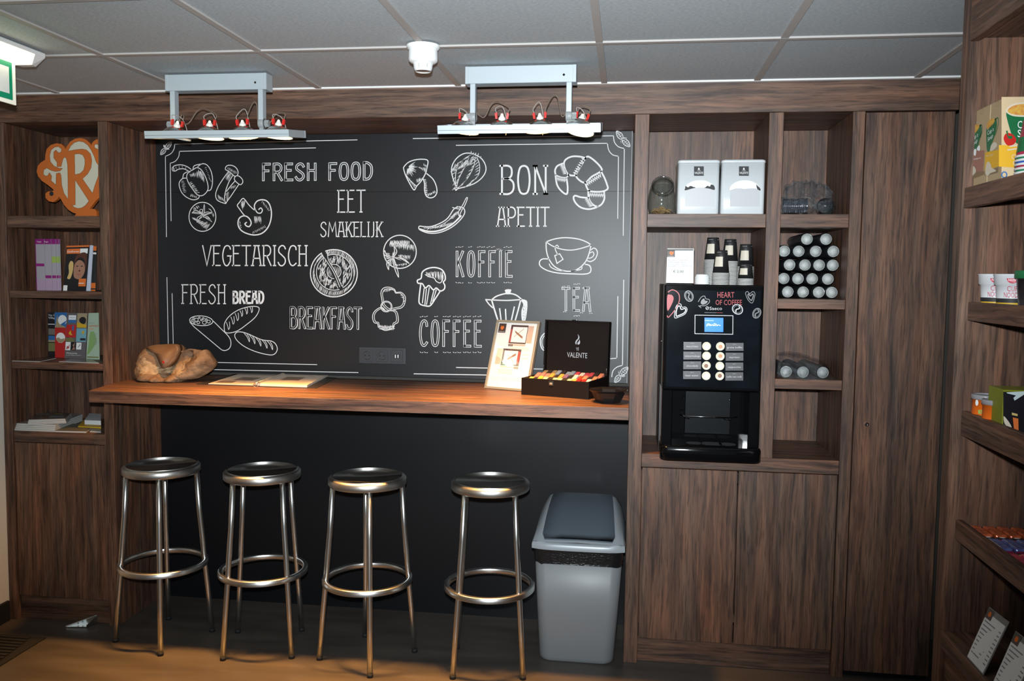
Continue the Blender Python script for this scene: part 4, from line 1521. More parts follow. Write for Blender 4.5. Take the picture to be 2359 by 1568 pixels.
# ------------------------------------------------------------------ wall socket strip
sk = thing('wall_socket', 'dark grey triple wall socket plate with two power outlets and a USB outlet', 'socket', (1.399, PY, 1.245))
o8 = sk.location
SKM = mat('anthracite_plastic', (0.040, 0.044, 0.050), 0.4)
SKD = mat('anthracite_dark', (0.014, 0.015, 0.017), 0.45)
q = MB(o8)
q.box(1.285, 1.514, PY - 0.011, PY - 0.0005, 1.2055, 1.2845, SKM, bev=0.003)
q.build('plate', SKM, sk)
for i, xc in enumerate((1.326, 1.399, 1.472)):
    q = MB(o8)
    q.box(xc - 0.0285, xc + 0.0285, PY - 0.0135, PY - 0.0105, 1.2165, 1.2735, SKM, bev=0.0012, seg=1)
    for k in range(4):
        pass
    if i < 2:
        q.lathe([(0.0205, 0.0), (0.0195, 0.0012), (0.0185, 0.0), (0.018, -0.0015), (0.0, -0.0015)], (xc, PY - 0.0137, 1.245), SKD, 32, M=Matrix.Rotation(PI / 2, 4, 'X'))
        ob = q.build('outlet', SKM, sk)
        q = MB(o8)
        for sx in (-1, 1):
            q.lathe([(0.0, 0.0004), (0.0026, 0.0004), (0.003, 0.0)], (xc + sx * 0.0095, PY - 0.0135, 1.245), INK, 12, M=Matrix.Rotation(PI / 2, 4, 'X'))
            q.box(xc - 0.002, xc + 0.002, PY - 0.0150, PY - 0.0128, 1.245 + sx * 0.0172 - 0.001, 1.245 + sx * 0.0172 + 0.001, CHROME)
        q.build('contact', INK, ob)
    else:
        ob = q.build('usb_outlet', SKM, sk)
        q = MB(o8)
        q.box(xc - 0.015, xc + 0.015, PY - 0.0142, PY - 0.0135, 1.2345, 1.2545, SKD)
        for sx in (-1, 1):
            q.box(xc + sx * 0.0065 - 0.0024, xc + sx * 0.0065 + 0.0024, PY - 0.0150, PY - 0.0142, 1.237, 1.252, flat('usb_white', (0.7, 0.72, 0.72)))
        q.build('usb_port', SKD, ob)
# ------------------------------------------------------------------ flat prints on small things
class Pr:
    """shapes laid out on a plane of a thing, measured in a detail view (x0, y0, scale) of the photograph"""

    def __init__(self, fr, p0, n, org, mpp=0.00175):
        self.f, self.p0, self.n, self.q, self.mpp = fr, Vector(p0), Vector(n).normalized(), MB(org), mpp

    def p(self, x, y, lift=0.0):
        u, v, s = self.f
        return onp(u + x / s, v + y / s, self.p0, self.n) + self.n * lift

    def s(self, pts, px, m, closed=False, sm=True, lift=0.0006):
        pts = smooth_pts(pts, closed, 5) if sm else pts
        self.q.ribbon([self.p(*a) for a in pts], px / self.f[2] * self.mpp, self.n, m, closed, lift)
        return self

    def fill(self, pts, m, sm=False, lift=0.0004):
        pts = smooth_pts(pts, True, 4) if sm else pts
        self.q.poly([self.p(*a, lift) for a in pts], m)
        return self

    def rect(self, x0, y0, x1, y1, m, lift=0.0004):
        return self.fill([(x0, y0), (x1, y0), (x1, y1), (x0, y1)], m, lift=lift)

    def ell(self, cx, cy, rx, ry, px, m, lift=0.0006, rot=0, n=32):
        c, s_ = math.cos(math.radians(rot)), math.sin(math.radians(rot))
        pts = [(cx + rx * math.cos(2 * PI * i / n) * c - ry * math.sin(2 * PI * i / n) * s_, cy + rx * math.cos(2 * PI * i / n) * s_ + ry * math.sin(2 * PI * i / n) * c) for i in range(n)]
        if px:
            return self.s(pts, px, m, True, False, lift)
        return self.fill(pts, m, lift=lift)

    def t(self, s, x0, y0, x1, hpx, m, lift=0.0006, y1=None):
        """text with its baseline from (x0,y0) to (x1,y1)"""
        a, b = self.p(x0, y0, lift), self.p(x1, y0 if y1 is None else y1, lift)
        up = self.p(x0, y0 - hpx, lift) - a
        ex = (b - a)
        self.q.text(s, a, ex.normalized(), up.normalized(), up.length, m, width=ex.length)
        return self

    def done(self, name, parent, m=None, label=None):
        ob = self.q.build(name, m, parent)
        if label:
            ob['label'] = label
        return ob


YN = (0, -1, 0)
# ------------------------------------------------------------------ coffee machine
cm = thing('coffee_machine', 'black countertop coffee machine with a small blue screen in the walnut cabinet', 'coffee machine', (2.893, 0.10, 0.9005))
o9 = cm.location
MYF = -0.100
SIDE = mat('machine_side', (0.05, 0.048, 0.047), 0.45)
NAVY = mat('machine_front_print', (0.0035, 0.0045, 0.006), 0.10, 0, 0.35, noise=(9, (0.006, 0.009, 0.013), 6))
q = MB(o9)
q.box(2.696, 3.083, -0.028, 0.40, 1.186, 1.604, SIDE, bev=0.004)
q.box(2.696, 3.083, 0.075, 0.40, 0.902, 1.186, SIDE)
q.build('body', SIDE, cm)
q = MB(o9)
q.box(2.699, 3.083, MYF, -0.0285, 1.183, 1.6045, BLACK_GLOSS, bev=0.006, seg=3)
dr = q.build('front_door', BLACK_GLOSS, cm)
q = MB(o9)
q.box(2.712, 3.072, MYF - 0.0012, MYF + 0.002, 1.196, 1.583, NAVY, bev=0.0008, seg=1)
q.build('print_panel', NAVY, dr)
PF = (1500, 640, 6.032)
PP = (0, MYF - 0.0013, 0)
REDP = flat('machine_red', (0.42, 0.012, 0.015), 0.4)
GRP = flat('machine_grey_print', (0.20, 0.20, 0.21), 0.4)
WHP = flat('machine_white_print', (0.55, 0.55, 0.56), 0.4)
d = Pr(PF, PP, YN, o9)
d.fill([(224, 250), (262, 232), (298, 245), (312, 292), (284, 370), (226, 455)], REDP, True)
d.s([(236, 196), (290, 165), (350, 185), (390, 240), (388, 330), (340, 430), (245, 543), (224, 525)], 12, REDP)
d.t('HEART', 920, 273, 1155, 78, REDP)
d.t('OF COFFEE', 895, 375, 1262, 72, REDP)
d.done('red_lettering', dr)
d = Pr(PF, PP, YN, o9)
d.s([(342, 410), (370, 366), (410, 362), (430, 406), (478, 404), (500, 440), (470, 500), (400, 535), (330, 555), (328, 480)], 9, WHP, True)
d.s([(358, 430), (375, 395), (400, 392), (418, 435), (468, 425), (480, 448), (455, 488), (390, 518), (352, 530), (348, 480)], 14, WHP, True)
d.done('heart_print', dr)
for cx, cy, rx, ry, rot in ((525, 252, 56, 74, -20), (1200, 435, 74, 64, 35), (1468, 490, 52, 70, 25)):
    d = Pr(PF, PP, YN, o9)
    d.ell(cx, cy, rx, ry, 12, GRP if cx != 1200 else WHP, rot=rot)
    d.ell(cx, cy, rx * .72, ry * .74, 5, GRP, rot=rot)
    a = math.radians(rot)
    f = lambda x, y: (cx + x * math.cos(a) - y * math.sin(a), cy + x * math.sin(a) + y * math.cos(a))
    d.s([f(-8, -ry * .8), f(14, -ry * .35), f(-12, ry * .2), f(8, ry * .8)], 14, GRP if cx != 1200 else WHP)
    d.done('bean_print', dr)
d = Pr(PF, PP, YN, o9)
d.s([(655, 330), (695, 268), (742, 252), (762, 290), (806, 300), (804, 345), (745, 385), (680, 385), (692, 412), (660, 385)], 9, GRP)
d.fill([(690, 350), (700, 310), (735, 285), (750, 315), (785, 320), (770, 350), (720, 372)], GRP, True)
d.done('heart_print', dr)
d = Pr(PF, PP, YN, o9)
d.s([(1312, 215), (1340, 188), (1370, 218), (1412, 188), (1442, 215), (1432, 280), (1404, 348), (1350, 310)], 8, GRP, True)
d.s([(1345, 240), (1358, 222), (1378, 250), (1408, 222), (1420, 245), (1408, 285), (1392, 312), (1362, 285)], 12, GRP, True)
d.done('heart_print', dr)
d = Pr(PF, PP, YN, o9)
d.ell(780, 419, 20, 20, 7, WHP)
d.s([(768, 428), (792, 410)], 7, WHP, sm=False)
d.t('Saeco', 812, 444, 984, 44, WHP)
d.s([(742, 480), (910, 483)], 5, GRP, sm=False)
d.s([(910, 483), (994, 485)], 5, REDP, sm=False)
d.done('maker_lettering', dr)
d = Pr(PF, PP, YN, o9)
d.s([(610, 516), (1136, 524), (1134, 782), (608, 774)], 9, WHP, True, False)
d.done('screen_frame', dr)
SCR = mat('blue_screen', (0.0, 0.1, 0.5), 0.3, emit=(0.0, 0.21, 1.0), estr=1.0)
SCRW = mat('screen_white', (0.8, 0.9, 1.0), 0.3, emit=(0.8, 0.92, 1.0), estr=0.9)
d = Pr(PF, PP, YN, o9)
d.fill([(742, 551), (1003, 555), (1002, 751), (741, 748)], SCR, lift=0.0006)
sc_ = d.done('screen', dr, label='lit blue screen')
d = Pr(PF, PP, YN, o9)
d.t('Product name', 748, 597, 868, 14, SCRW, lift=0.0010)
d.s([(772, 668), (782, 640), (808, 638), (812, 652), (784, 656)], 8, SCRW, lift=0.0010)
d.s([(815, 664), (822, 644), (834, 662), (848, 644), (862, 664), (874, 650), (888, 662), (902, 640), (914, 664), (930, 652), (962, 660)], 7, SCRW, lift=0.0010)
d.s([(868, 640), (880, 630), (892, 640)], 5, SCRW, lift=0.0010)
d.done('screen_text', sc_)
LBL = flat('button_label_grey', (0.085, 0.08, 0.085), 0.35)
BTN = mat('lit_button_rim', (0.9, 0.9, 0.8), 0.3, emit=(1.0, 0.95, 0.72), estr=0.75)
BTC = [mat('button_coffee', (0.4, 0.2, 0.1), 0.3, emit=(0.75, 0.36, 0.20), estr=0.5), mat('button_milk', (0.8, 0.7, 0.5), 0.3, emit=(0.85, 0.75, 0.5), estr=0.6),
       mat('button_choc', (0.2, 0.1, 0.06), 0.3, emit=(0.30, 0.16, 0.10), estr=0.5)]
LT = [('macchiato', 450, 888, 698, 998, 770, 948), ('wienermelange', 449, 1022, 696, 1132, 770, 1082), ('chocolade', 447, 1158, 694, 1268, 768, 1217), ('heet water', 445, 1292, 692, 1404, 765, 1360),
      ('grote koffie', 1036, 902, 1284, 1012, 962, 950), ('espresso', 1036, 1038, 1281, 1150, 960, 1088), ('cappuccino', 1033, 1175, 1280, 1287, 955, 1223), ('koffie met melk', 1031, 1310, 1279, 1425, 953, 1362)]
for i, (tx, x0, y0, x1, y1, bx_, by_) in enumerate(LT):
    d = Pr(PF, PP, YN, o9)
    d.rect(x0, y0, x1, y1, LBL)
    lb = d.done('button_label', dr)
    d = Pr(PF, PP, YN, o9)
    xm = (x0 + x1) / 2
    hw = min(105, 9.0 * len(tx))
    d.t(tx, xm - hw, y0 + 74, xm + hw, 26, WHP, lift=0.0008)
    d.t('200 ml', xm - 22, y0 + 24, xm + 22, 8, WHP, lift=0.0008)
    d.done('lettering', lb)
    q = MB(o9)
    c = onp(1500 + bx_ / 6.032, 640 + by_ / 6.032, PP, Vector(YN))
    Mx = Matrix.Rotation(PI / 2, 4, 'X')
    q.lathe([(0.0, 0.0018), (0.0150, 0.0018), (0.0166, 0.0008), (0.0168, 0.0)], c, BTN, 28, M=Mx)
    bt = q.build('button', BTN, dr)
    q = MB(o9)
    mm = BTC[(0, 0, 1, 2)[i % 4]] if i > 3 else BTC[(1, 1, 2, 1)[i % 4]]
    q.lathe([(0.0, 0.0022), (0.0085, 0.0022)], c + Vector((0.0005 if i > 3 else -0.001, 0, -0.001 + 0.002 * (i % 2))), mm, 20, M=Mx)
    q.build('button_picture', mm, bt)
# lower bay
q = MB(o9)
q.box(2.699, 2.742, -0.085, 0.075, 0.955, 1.1825, BLACK_GLOSS, bev=0.004)
q.box(3.040, 3.085, -0.085, 0.075, 0.955, 1.1825, BLACK_GLOSS, bev=0.004)
q.box(2.742, 3.040, 0.050, 0.075, 0.955, 1.1825, BLACK_GLOSS)
q.box(2.80, 2.985, 0.040, 0.052, 0.985, 1.175, mat('bay_back', (0.005, 0.006, 0.0075), 0.35, 0, 0.15), bev=0.002)
q.build('dispensing_bay', BLACK_GLOSS, cm)
q = MB(o9)
def base_ring(z, e):
    return [(p[0], p[1], z) for p in rrect(2.8945, -0.02, 0.2 - e, 0.094 - e, 0.030, z, n=6, bow=0.006)]
loft(q, [base_ring(0.9008, 0.004), base_ring(0.905, 0.001), base_ring(0.948, 0.001), base_ring(0.956, 0.005), base_ring(0.958, 0.010)], BLACK_GLOSS)
tr = q.build('drip_tray', BLACK_GLOSS, cm)
q = MB(o9)
for cx, rr in ((2.835, 0.032), (2.905, 0.042), (2.968, 0.034)):
    for k in range(-4, 5):
        y = -0.03 + k * 0.008
        hw = math.sqrt(max(0, rr * rr - (k * 0.008) ** 2))
        if hw > 0.004:
            q.box(cx - hw, cx + hw, y - 0.002, y + 0.002, 0.9582, 0.9588, BLACK_RUBBER)
q.build('drip_grille', BLACK_RUBBER, tr)
q = MB(o9)
zr = 1.067
q.tube([(2.775, -0.022, zr + 0.004), (2.788, -0.022, zr + 0.004), (2.795, -0.030, zr), (2.985, -0.030, zr), (2.992, -0.022, zr + 0.002), (3.005, -0.022, zr + 0.002)], 0.0022, CHROME, 8)
q.tube([(2.795, 0.040, zr - 0.008), (2.795, -0.022, zr - 0.008), (2.815, -0.022, zr - 0.010), (2.815, 0.040, zr - 0.010)], 0.0014, CHROME, 8)
q.tube([(2.955, 0.040, zr - 0.008), (2.955, -0.022, zr - 0.008), (2.980, -0.022, zr - 0.010), (2.980, 0.040, zr - 0.010)], 0.0014, CHROME, 8)
q.build('cup_rest', CHROME, cm)
q = MB(o9)
for x, z in ((2.795, 1.135), (2.978, 1.132), (2.82, 1.172)):
    q.lathe([(0.0, 0.0035), (0.003, 0.003), (0.0045, 0.0)], (x, 0.040, z), CHROME, 12, M=Matrix.Rotation(PI / 2, 4, 'X'))
q.build('bay_screw', CHROME, cm)
q = MB(o9)
q.lathe([(0.0, 0.004), (0.003, 0.0035), (0.0045, 0.0)], (2.696, -0.02, 1.372), CHROME, 12, M=Matrix.Rotation(-PI / 2, 4, 'Y'))
q.build('side_lock', CHROME, cm)

# ------------------------------------------------------------------ white sugar / stick canisters
CANM = mat('canister_white', (0.60, 0.63, 0.64), 0.25)
MIRR = mat('mirror_steel', (0.80, 0.80, 0.78), 0.30, 1.0)
KF = (1450, 230, 3.484)
FLAPM = flat('canister_grey', (0.46, 0.47, 0.48), 0.4)


def canister(label, x0, x1, lx, dxp, fl):
    yf, dp, z0, z1 = 0.010, 0.20, 1.8905, 2.108
    t = thing('canister', label, 'canister', ((x0 + x1) / 2, yf + dp / 2, z0), group='white canisters in the cabinet')
    o = t.location
    hx = (x1 - x0) / 2

    def ring(z, e):
        return [(a[0], a[1], z) for a in rrect((x0 + x1) / 2, yf + dp / 2, hx - e, dp / 2 - e, 0.014, z)]
    q = MB(o)
    loft(q, [ring(z0, 0.001), ring(z0 + 0.002, 0), ring(z1 - 0.014, 0)], CANM)
    bd = q.build('body', CANM, t)
    q = MB(o)
    loft(q, [ring(z1 - 0.0135, 0.001), ring(z1 - 0.0125, -0.0012), ring(z1 - 0.004, -0.001), ring(z1, 0.004), ring(z1 + 0.001, 0.012)], CANM)
    q.build('lid', CANM, t)
    pp = (0, yf - 0.0005, 0)
    d = Pr(KF, pp, YN, o)
    d.rect(lx, 533, lx + 79, 609, INK)
    lb = d.done('label', t, label='black square label')
    d = Pr(KF, pp, YN, o)
    d.t('VALENTE', lx + 5, 595, lx + 74, 18, WHITE, lift=0.0010)
    d.t('CAFE', lx + 26, 572, lx + 54, 6, WHITE, lift=0.0010)
    d.fill([(lx + 39, 542), (lx + 47, 556), (lx + 44, 563), (lx + 39, 558), (lx + 34, 563), (lx + 31, 556)], WHITE, lift=0.0010)
    d.done('lettering', lb)
    a = lx - 518
    # arched opening with polished hood
    d = Pr(KF, pp, YN, o)
    up = [(445 + a, 706), (470 + a, 676), (510 + a, 655), (560 + a, 646), (612 + a, 652), (655 + a, 672), (681 + a, 700)]
    lo = [(683 + a, 722), (640 + a, 708), (566 + a, 702 + dxp), (500 + a, 708), (446 + a, 724)]
    d.fill(smooth_pts(up, False, 4) + smooth_pts(lo, False, 4), MIRR)
    d.done('opening_hood', bd)
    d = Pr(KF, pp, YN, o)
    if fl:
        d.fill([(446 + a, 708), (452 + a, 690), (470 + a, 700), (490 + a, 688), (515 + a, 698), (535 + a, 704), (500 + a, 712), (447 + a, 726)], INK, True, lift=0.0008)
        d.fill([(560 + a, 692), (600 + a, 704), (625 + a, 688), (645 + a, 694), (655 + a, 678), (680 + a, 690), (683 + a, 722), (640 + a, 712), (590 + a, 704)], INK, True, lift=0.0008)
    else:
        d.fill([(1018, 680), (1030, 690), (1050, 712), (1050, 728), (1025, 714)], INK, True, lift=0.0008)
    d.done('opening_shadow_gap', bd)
    d = Pr(KF, pp, YN, o)
    d.fill([(446 + a, 726)] + smooth_pts(lo, False, 4)[::-1] + [(686 + a, 856), (445 + a, 856)], FLAPM, lift=0.0006)
    d.done('flap', bd)


canister('white canister with arched opening showing dark contents, left of the matching one', 2.7455, 2.911, 518, 0, True)
canister('white canister with arched polished opening, next to the cabinet divider', 2.918, 3.090, 879, 10, False)

# ------------------------------------------------------------------ glass jar with a slanted mouth
def thin_glass(name, tint, rough=0.03, base=0.05, edge=0.6):
    m = bpy.data.materials.new(name)
    m.use_nodes = True
    nt = m.node_tree
    for n in list(nt.nodes):
        nt.nodes.remove(n)
    out_ = nt.nodes.new('ShaderNodeOutputMaterial')
    mx = nt.nodes.new('ShaderNodeMixShader')
    tr = nt.nodes.new('ShaderNodeBsdfTransparent')
    tr.inputs['Color'].default_value = (*tint, 1)
    gl = nt.nodes.new('ShaderNodeBsdfGlossy')
    gl.inputs['Roughness'].default_value = rough
    lw = nt.nodes.new('ShaderNodeLayerWeight')
    lw.inputs['Blend'].default_value = 0.25
    mr = nt.nodes.new('ShaderNodeMapRange')
    mr.inputs['To Min'].default_value = base
    mr.inputs['To Max'].default_value = edge
    nt.links.new(lw.outputs['Facing'], mr.inputs['Value'])
    nt.links.new(mr.outputs[0], mx.inputs[0])
    nt.links.new(tr.outputs[0], mx.inputs[1])
    nt.links.new(gl.outputs[0], mx.inputs[2])
    nt.links.new(mx.outputs[0], out_.inputs[0])
    return m


THIN = thin_glass('clear_thin_glass', (0.90, 0.93, 0.91))
RINGG = thin_glass('glass_rim', (0.70, 0.74, 0.72), 0.12, 0.25, 0.8)
GLASS = mat('clear_glass', (0.92, 0.95, 0.93), 0.03, 0, 0.5, trans=1.0, ior=1.45)
jr = thing('glass_jar', 'clear glass jar with a slanted mouth on the upper cabinet shelf', 'jar', (2.685, 0.085, 1.8906))
q = MB()
prof = [(0.0, 0.0), (0.040, 0.0), (0.050, 0.006), (0.056, 0.03), (0.057, 0.06), (0.054, 0.09), (0.046, 0.118), (0.030, 0.135), (0.0, 0.139)]
q.lathe(prof, m=THIN, n=40)
q.build('bowl', THIN, jr)
q = MB()
Mr = Matrix.Translation((0.002, -0.042, 0.118)) @ Euler((math.radians(58), 0, 0)).to_matrix().to_4x4()
q.lathe([(0.041, -0.006), (0.043, -0.002), (0.046, 0.003), (0.044, 0.007), (0.040, 0.006), (0.038, 0.001), (0.037, -0.006)], m=RINGG, n=40, M=Mr)
q.lathe([(0.0, -0.003), (0.037, -0.003)], m=THIN, n=40, M=Mr)
q.build('mouth_ring', RINGG, jr)
q = MB()
STRAW = mat('dried_straw', (0.33, 0.17, 0.06), 0.6, noise=(40, (0.55, 0.36, 0.18), 3))
rs = random.Random(3)
for i in range(150):
    a, r = rs.uniform(0, 2 * PI), 0.040 * math.sqrt(rs.random())
    z = 0.006 + 0.036 * rs.random() * (1 - (r / 0.06))
    th, L = rs.uniform(0, 2 * PI), rs.uniform(0.010, 0.018)
    c = Vector((r * math.cos(a), r * math.sin(a), z))
    dv = Vector((math.cos(th), math.sin(th), rs.uniform(-.4, .4))) * L * .5
    p = [c - dv, c + Vector((0, 0, 0.003)), c + dv]
    p = [Vector((x.x, x.y, max(0.006, x.z))) if math.hypot(x.x, x.y) < 0.050 else Vector((x.x * .8, x.y * .8, max(.006, x.z))) for x in p]
    q.tube(p, 0.0009, STRAW, 5, caps=False)
tag(q.build('dried_tea', STRAW, loc=(2.685, 0.085, 1.8906)), 'brown dried straw-like tea lying inside the glass jar', 'tea', kind='stuff')

# ------------------------------------------------------------------ things standing on the coffee machine
ZM = 1.6055
ACR = mat('clear_acrylic', (0.95, 0.96, 0.96), 0.04, 0, 0.5, trans=1.0, ior=1.3)
BOXG = flat('badge_grey', (0.10, 0.085, 0.075))
pc = thing('price_sign', 'white price sign reading 2,00 euro on top of the coffee machine', 'sign', (2.766, 0.03, ZM))
o10 = pc.location
q = MB(o10)
q.hexa([(2.709, 0.030, ZM + 0.004), (2.820, 0.030, ZM + 0.004), (2.820, 0.0315, ZM + 0.004), (2.709, 0.0315, ZM + 0.004),
        (2.711, 0.030, ZM + 0.146), (2.818, 0.030, ZM + 0.146), (2.818, 0.0315, ZM + 0.146), (2.711, 0.0315, ZM + 0.146)], WHITE)
cd_ = q.build('card', WHITE, pc)
q = MB(o10)
q.box(2.7085, 2.8205, 0.0320, 0.0345, ZM, ZM + 0.149, ACR)
q.box(2.7085, 2.8205, 0.000, 0.0345, ZM, ZM + 0.0025, ACR)
q.build('acrylic_holder', THIN, pc)
GF = (1480, 520, 4.125)
d = Pr(GF, (0, 0.0298, 0), YN, o10)
d.rect(236, 218, 484, 236, flat('card_band', (0.16, 0.15, 0.14)))
d.rect(234, 232, 308, 296, BOXG)
d.fill([(258, 250), (270, 240), (282, 248), (294, 242), (296, 262), (278, 280), (258, 266)], ORANGE, True, lift=0.0008)
d.t('La Roche', 246, 292, 297, 8, WHITE, lift=0.0008)
for k, (a, b) in enumerate((('Macchiato', 'Big coffee'), ('Wienermelange', 'Espresso'), ('Hot chocolate', 'Cappuccino'), ('Hot water', 'Coffee with milk'))):
    y = 331 + 18.5 * k
    d.t(a, 242, y, 242 + 8.2 * len(a), 11, GREY_INK)
    d.t(b, 362, y, 362 + 7.0 * len(b), 11, GREY_INK)
d.t('\u20ac 2,00', 292, 446, 390, 24, INK)
d.done('lettering', cd_)

CUPB = mat('cup_black_card', (0.018, 0.018, 0.019), 0.5)
CUPW = mat('cup_rim_white', (0.72, 0.71, 0.68), 0.55)
CUPL = flat('cup_label_cream', (0.62, 0.56, 0.46))


def make_cup(h, r0, r1, lab):
    t = thing('paper_cup', '', 'cup')
    q = MB()
    q.lathe([(r0 - 0.0016, 0.006), (r0 - 0.0004, 0.004), (r1, h - 0.001), (r1 - 0.001, h), (r1 - 0.0035, h), (r1 - 0.004, h - 0.006), (0.0, h - 0.006)], m=CUPB, n=32)
    q.lathe([(r0 - 0.004, 0.004), (r1 - 0.003, h - 0.007)], m=CUPB, n=32)
    q.build('wall', CUPB, t)
    q = MB()
    q.lathe([(r0 - 0.003, 0.0), (r0 + 0.0008, 0.0), (r0 + 0.0018, 0.0015), (r0 + 0.0008, 0.0030), (r0 - 0.001, 0.0034)], m=CUPW, n=32)
    q.build('rolled_rim', CUPW, t)
    if lab:
        q = MB()
        n = 9
        for i in range(n):
            for (za, zb) in ((0.30, 0.72),):
                a0 = math.radians(-150 + 68 * i / n)
                a1 = math.radians(-150 + 68 * (i + 1) / n)
                def P(a, f):
                    r = r0 + (r1 - r0) * f + 0.0004
                    return (r * math.cos(a), r * math.sin(a), h * f)
                q.poly([P(a0, za), P(a1, za), P(a1, zb), P(a0, zb)], CUPL)
        lb = q.build('label', CUPL, t)
        lb['label'] = 'cream printed label'
        q = MB()
        for i in range(40):
            a0 = math.radians(-140 + 260 * i / 40)
            a1 = math.radians(-140 + 260 * (i + 0.45) / 40)
            if (i // 7) % 2:
                continue
            f0, f1 = 0.90, 0.915
            def P(a, f):
                r = r0 + (r1 - r0) * f + 0.0004
                return (r * math.cos(a), r * math.sin(a), h * f)
            q.poly([P(a0, f0), P(a1, f0), P(a1, f1), P(a0, f1)], CUPW)
        q.build('printed_line', CUPW, t)
    return t


CUPA = make_cup(0.095, 0.0335, 0.0238, False)
CUPAL = make_cup(0.095, 0.0335, 0.0238, True)
CUPS = make_cup(0.062, 0.0310, 0.0240, False)
CUPSL = make_cup(0.062, 0.0310, 0.0240, True)
used = set()
ORD = ['bottom', 'second', 'third', 'fourth', 'fifth', 'sixth', 'seventh', 'eighth', 'ninth', 'tenth', 'eleventh', 'twelfth', 'thirteenth', 'fourteenth', 'fifteenth', 'sixteenth', 'seventeenth', 'eighteenth', 'nineteenth', 'twentieth']
for nm, x, y, n, small in (('tall stack at the back, nearer the white lids', 2.901, 0.105, 19, 0), ('tall stack at the back, behind the middle stack', 2.973, 0.115, 18, 0),
                           ('middle stack in front of the two tall stacks', 2.927, 0.012, 9, 0), ('stack at the back beside the divider', 3.032, 0.075, 14, 0), ('short front stack of small cups by the divider', 3.024, 0.000, 5, 1)):
    for k in range(n):
        src = (CUPSL if k == n - 1 else CUPS) if small else (CUPAL if k == n - 1 else CUPA)
        if src.name in used:
            c = copy_tree(src)
        else:
            c = src
            used.add(src.name)
        c.location = (x, y, ZM + 0.0055 * k)
        c.rotation_euler = (0, 0, random.uniform(-.25, .25))
        pos = 'top' if k == n - 1 else (ORD[k] if k == 0 else ORD[k] + ' from the bottom')
        tag(c, 'black paper cup, %s, %s' % (pos, nm), 'cup', 'upturned paper cups on the coffee machine')


def make_lid():
    t = thing('cup_cover', '', 'lid')
    q = MB()
    q.lathe([(0.0275, 0.0), (0.0285, 0.002), (0.0280, 0.006), (0.0262, 0.010), (0.0255, 0.014), (0.0235, 0.0155), (0.0, 0.0155)], m=WHITE_PLASTIC, n=32)
    q.build('shell', WHITE_PLASTIC, t)
    q = MB()
    q.lathe([(0.0270, -0.0006), (0.0292, 0.0002), (0.0292, 0.0016), (0.0282, 0.0022)], m=WHITE_PLASTIC, n=32)
    q.build('rim', WHITE_PLASTIC, t)
    return t


LID = make_lid()
for k in range(4):
    c = LID if k == 0 else copy_tree(LID)
    c.location = (2.853, 0.0, ZM + 0.0008 + 0.0080 * k)
    tag(c, 'white plastic cup lid, %s of the small stack on the coffee machine' % ('top' if k == 3 else (ORD[k] + ('' if k == 0 else ' from the bottom'))), 'lid', 'white lids on the coffee machine')

# ------------------------------------------------------------------ wrapped cup sleeves in the narrow column
WRAP = bpy.data.materials.new('clear_crinkled_film')
WRAP.use_nodes = True
nt = WRAP.node_tree
for n in list(nt.nodes):
    nt.nodes.remove(n)
outn = nt.nodes.new('ShaderNodeOutputMaterial')
mixn = nt.nodes.new('ShaderNodeMixShader')
tr_ = nt.nodes.new('ShaderNodeBsdfTransparent')
gl_ = nt.nodes.new('ShaderNodeBsdfGlossy')
gl_.inputs['Roughness'].default_value = 0.12
gl_.inputs['Color'].default_value = (0.9, 0.92, 0.95, 1)
tr_.inputs['Color'].default_value = (0.90, 0.91, 0.92, 1)
ns_ = nt.nodes.new('ShaderNodeTexNoise')
ns_.inputs['Scale'].default_value = 55
ns_.inputs['Detail'].default_value = 6
ns_.inputs['Distortion'].default_value = 1.2
bn_ = nt.nodes.new('ShaderNodeBump')
bn_.inputs['Strength'].default_value = 1.0
bn_.inputs['Distance'].default_value = 0.02
tcn = nt.nodes.new('ShaderNodeTexCoord')
nt.links.new(tcn.outputs['Object'], ns_.inputs['Vector'])
nt.links.new(ns_.outputs['Fac'], bn_.inputs['Height'])
nt.links.new(bn_.outputs[0], gl_.inputs['Normal'])
mixn.inputs[0].default_value = 0.15
nt.links.new(tr_.outputs[0], mixn.inputs[1])
nt.links.new(gl_.outputs[0], mixn.inputs[2])
nt.links.new(mixn.outputs[0], outn.inputs['Surface'])
SLV = mat('sleeve_dark', (0.03, 0.032, 0.036), 0.3)
SLW = mat('cup_bottom_white', (0.74, 0.76, 0.72), 0.45, noise=(70, (0.82, 0.83, 0.79), 3))


def make_sleeve():
    t = thing('cup_sleeve', '', 'cup sleeve')
    My = Matrix.Rotation(-PI / 2, 4, 'X')     # axis towards +y
    q = MB()
    pr = [(0.0, 0.004), (0.0235, 0.004), (0.0240, 0.006)]
    h = 0.010
    while h < 0.30:
        pr += [(0.0252, h), (0.0262, h + 0.004), (0.0252, h + 0.008)]
        h += 0.012
    pr.append((0.0, h))
    q.lathe(pr, m=SLV, n=28, M=My)
    q.build('cup_stack', SLV, t)
    q = MB()
    q.lathe([(0.0, 0.0016), (0.0205, 0.0016), (0.0218, 0.0), (0.0226, 0.0014), (0.0226, 0.012)], m=SLW, n=32, M=My)
    q.build('cup_bottom', SLW, t)['label'] = 'white round cup bottom'
    q = MB()
    rs = random.Random(11)
    rings = []
    for k, (r, h) in enumerate(((0.006, -0.006), (0.020, -0.0045), (0.0265, 0.004), (0.0270, 0.03), (0.0268, 0.10), (0.0270, 0.18), (0.0268, 0.30))):
        ring = []
        for i in range(28):
            a = 2 * PI * i / 28
            rr = r + rs.uniform(-.0012, .0003)
            ring.append(My @ Vector((rr * math.cos(a), rr * math.sin(a), h + rs.uniform(-.002, .002))))
        rings.append(ring)
    loft(q, rings, WRAP, True, False)
    q.build('plastic_wrap', WRAP, t)
    return t


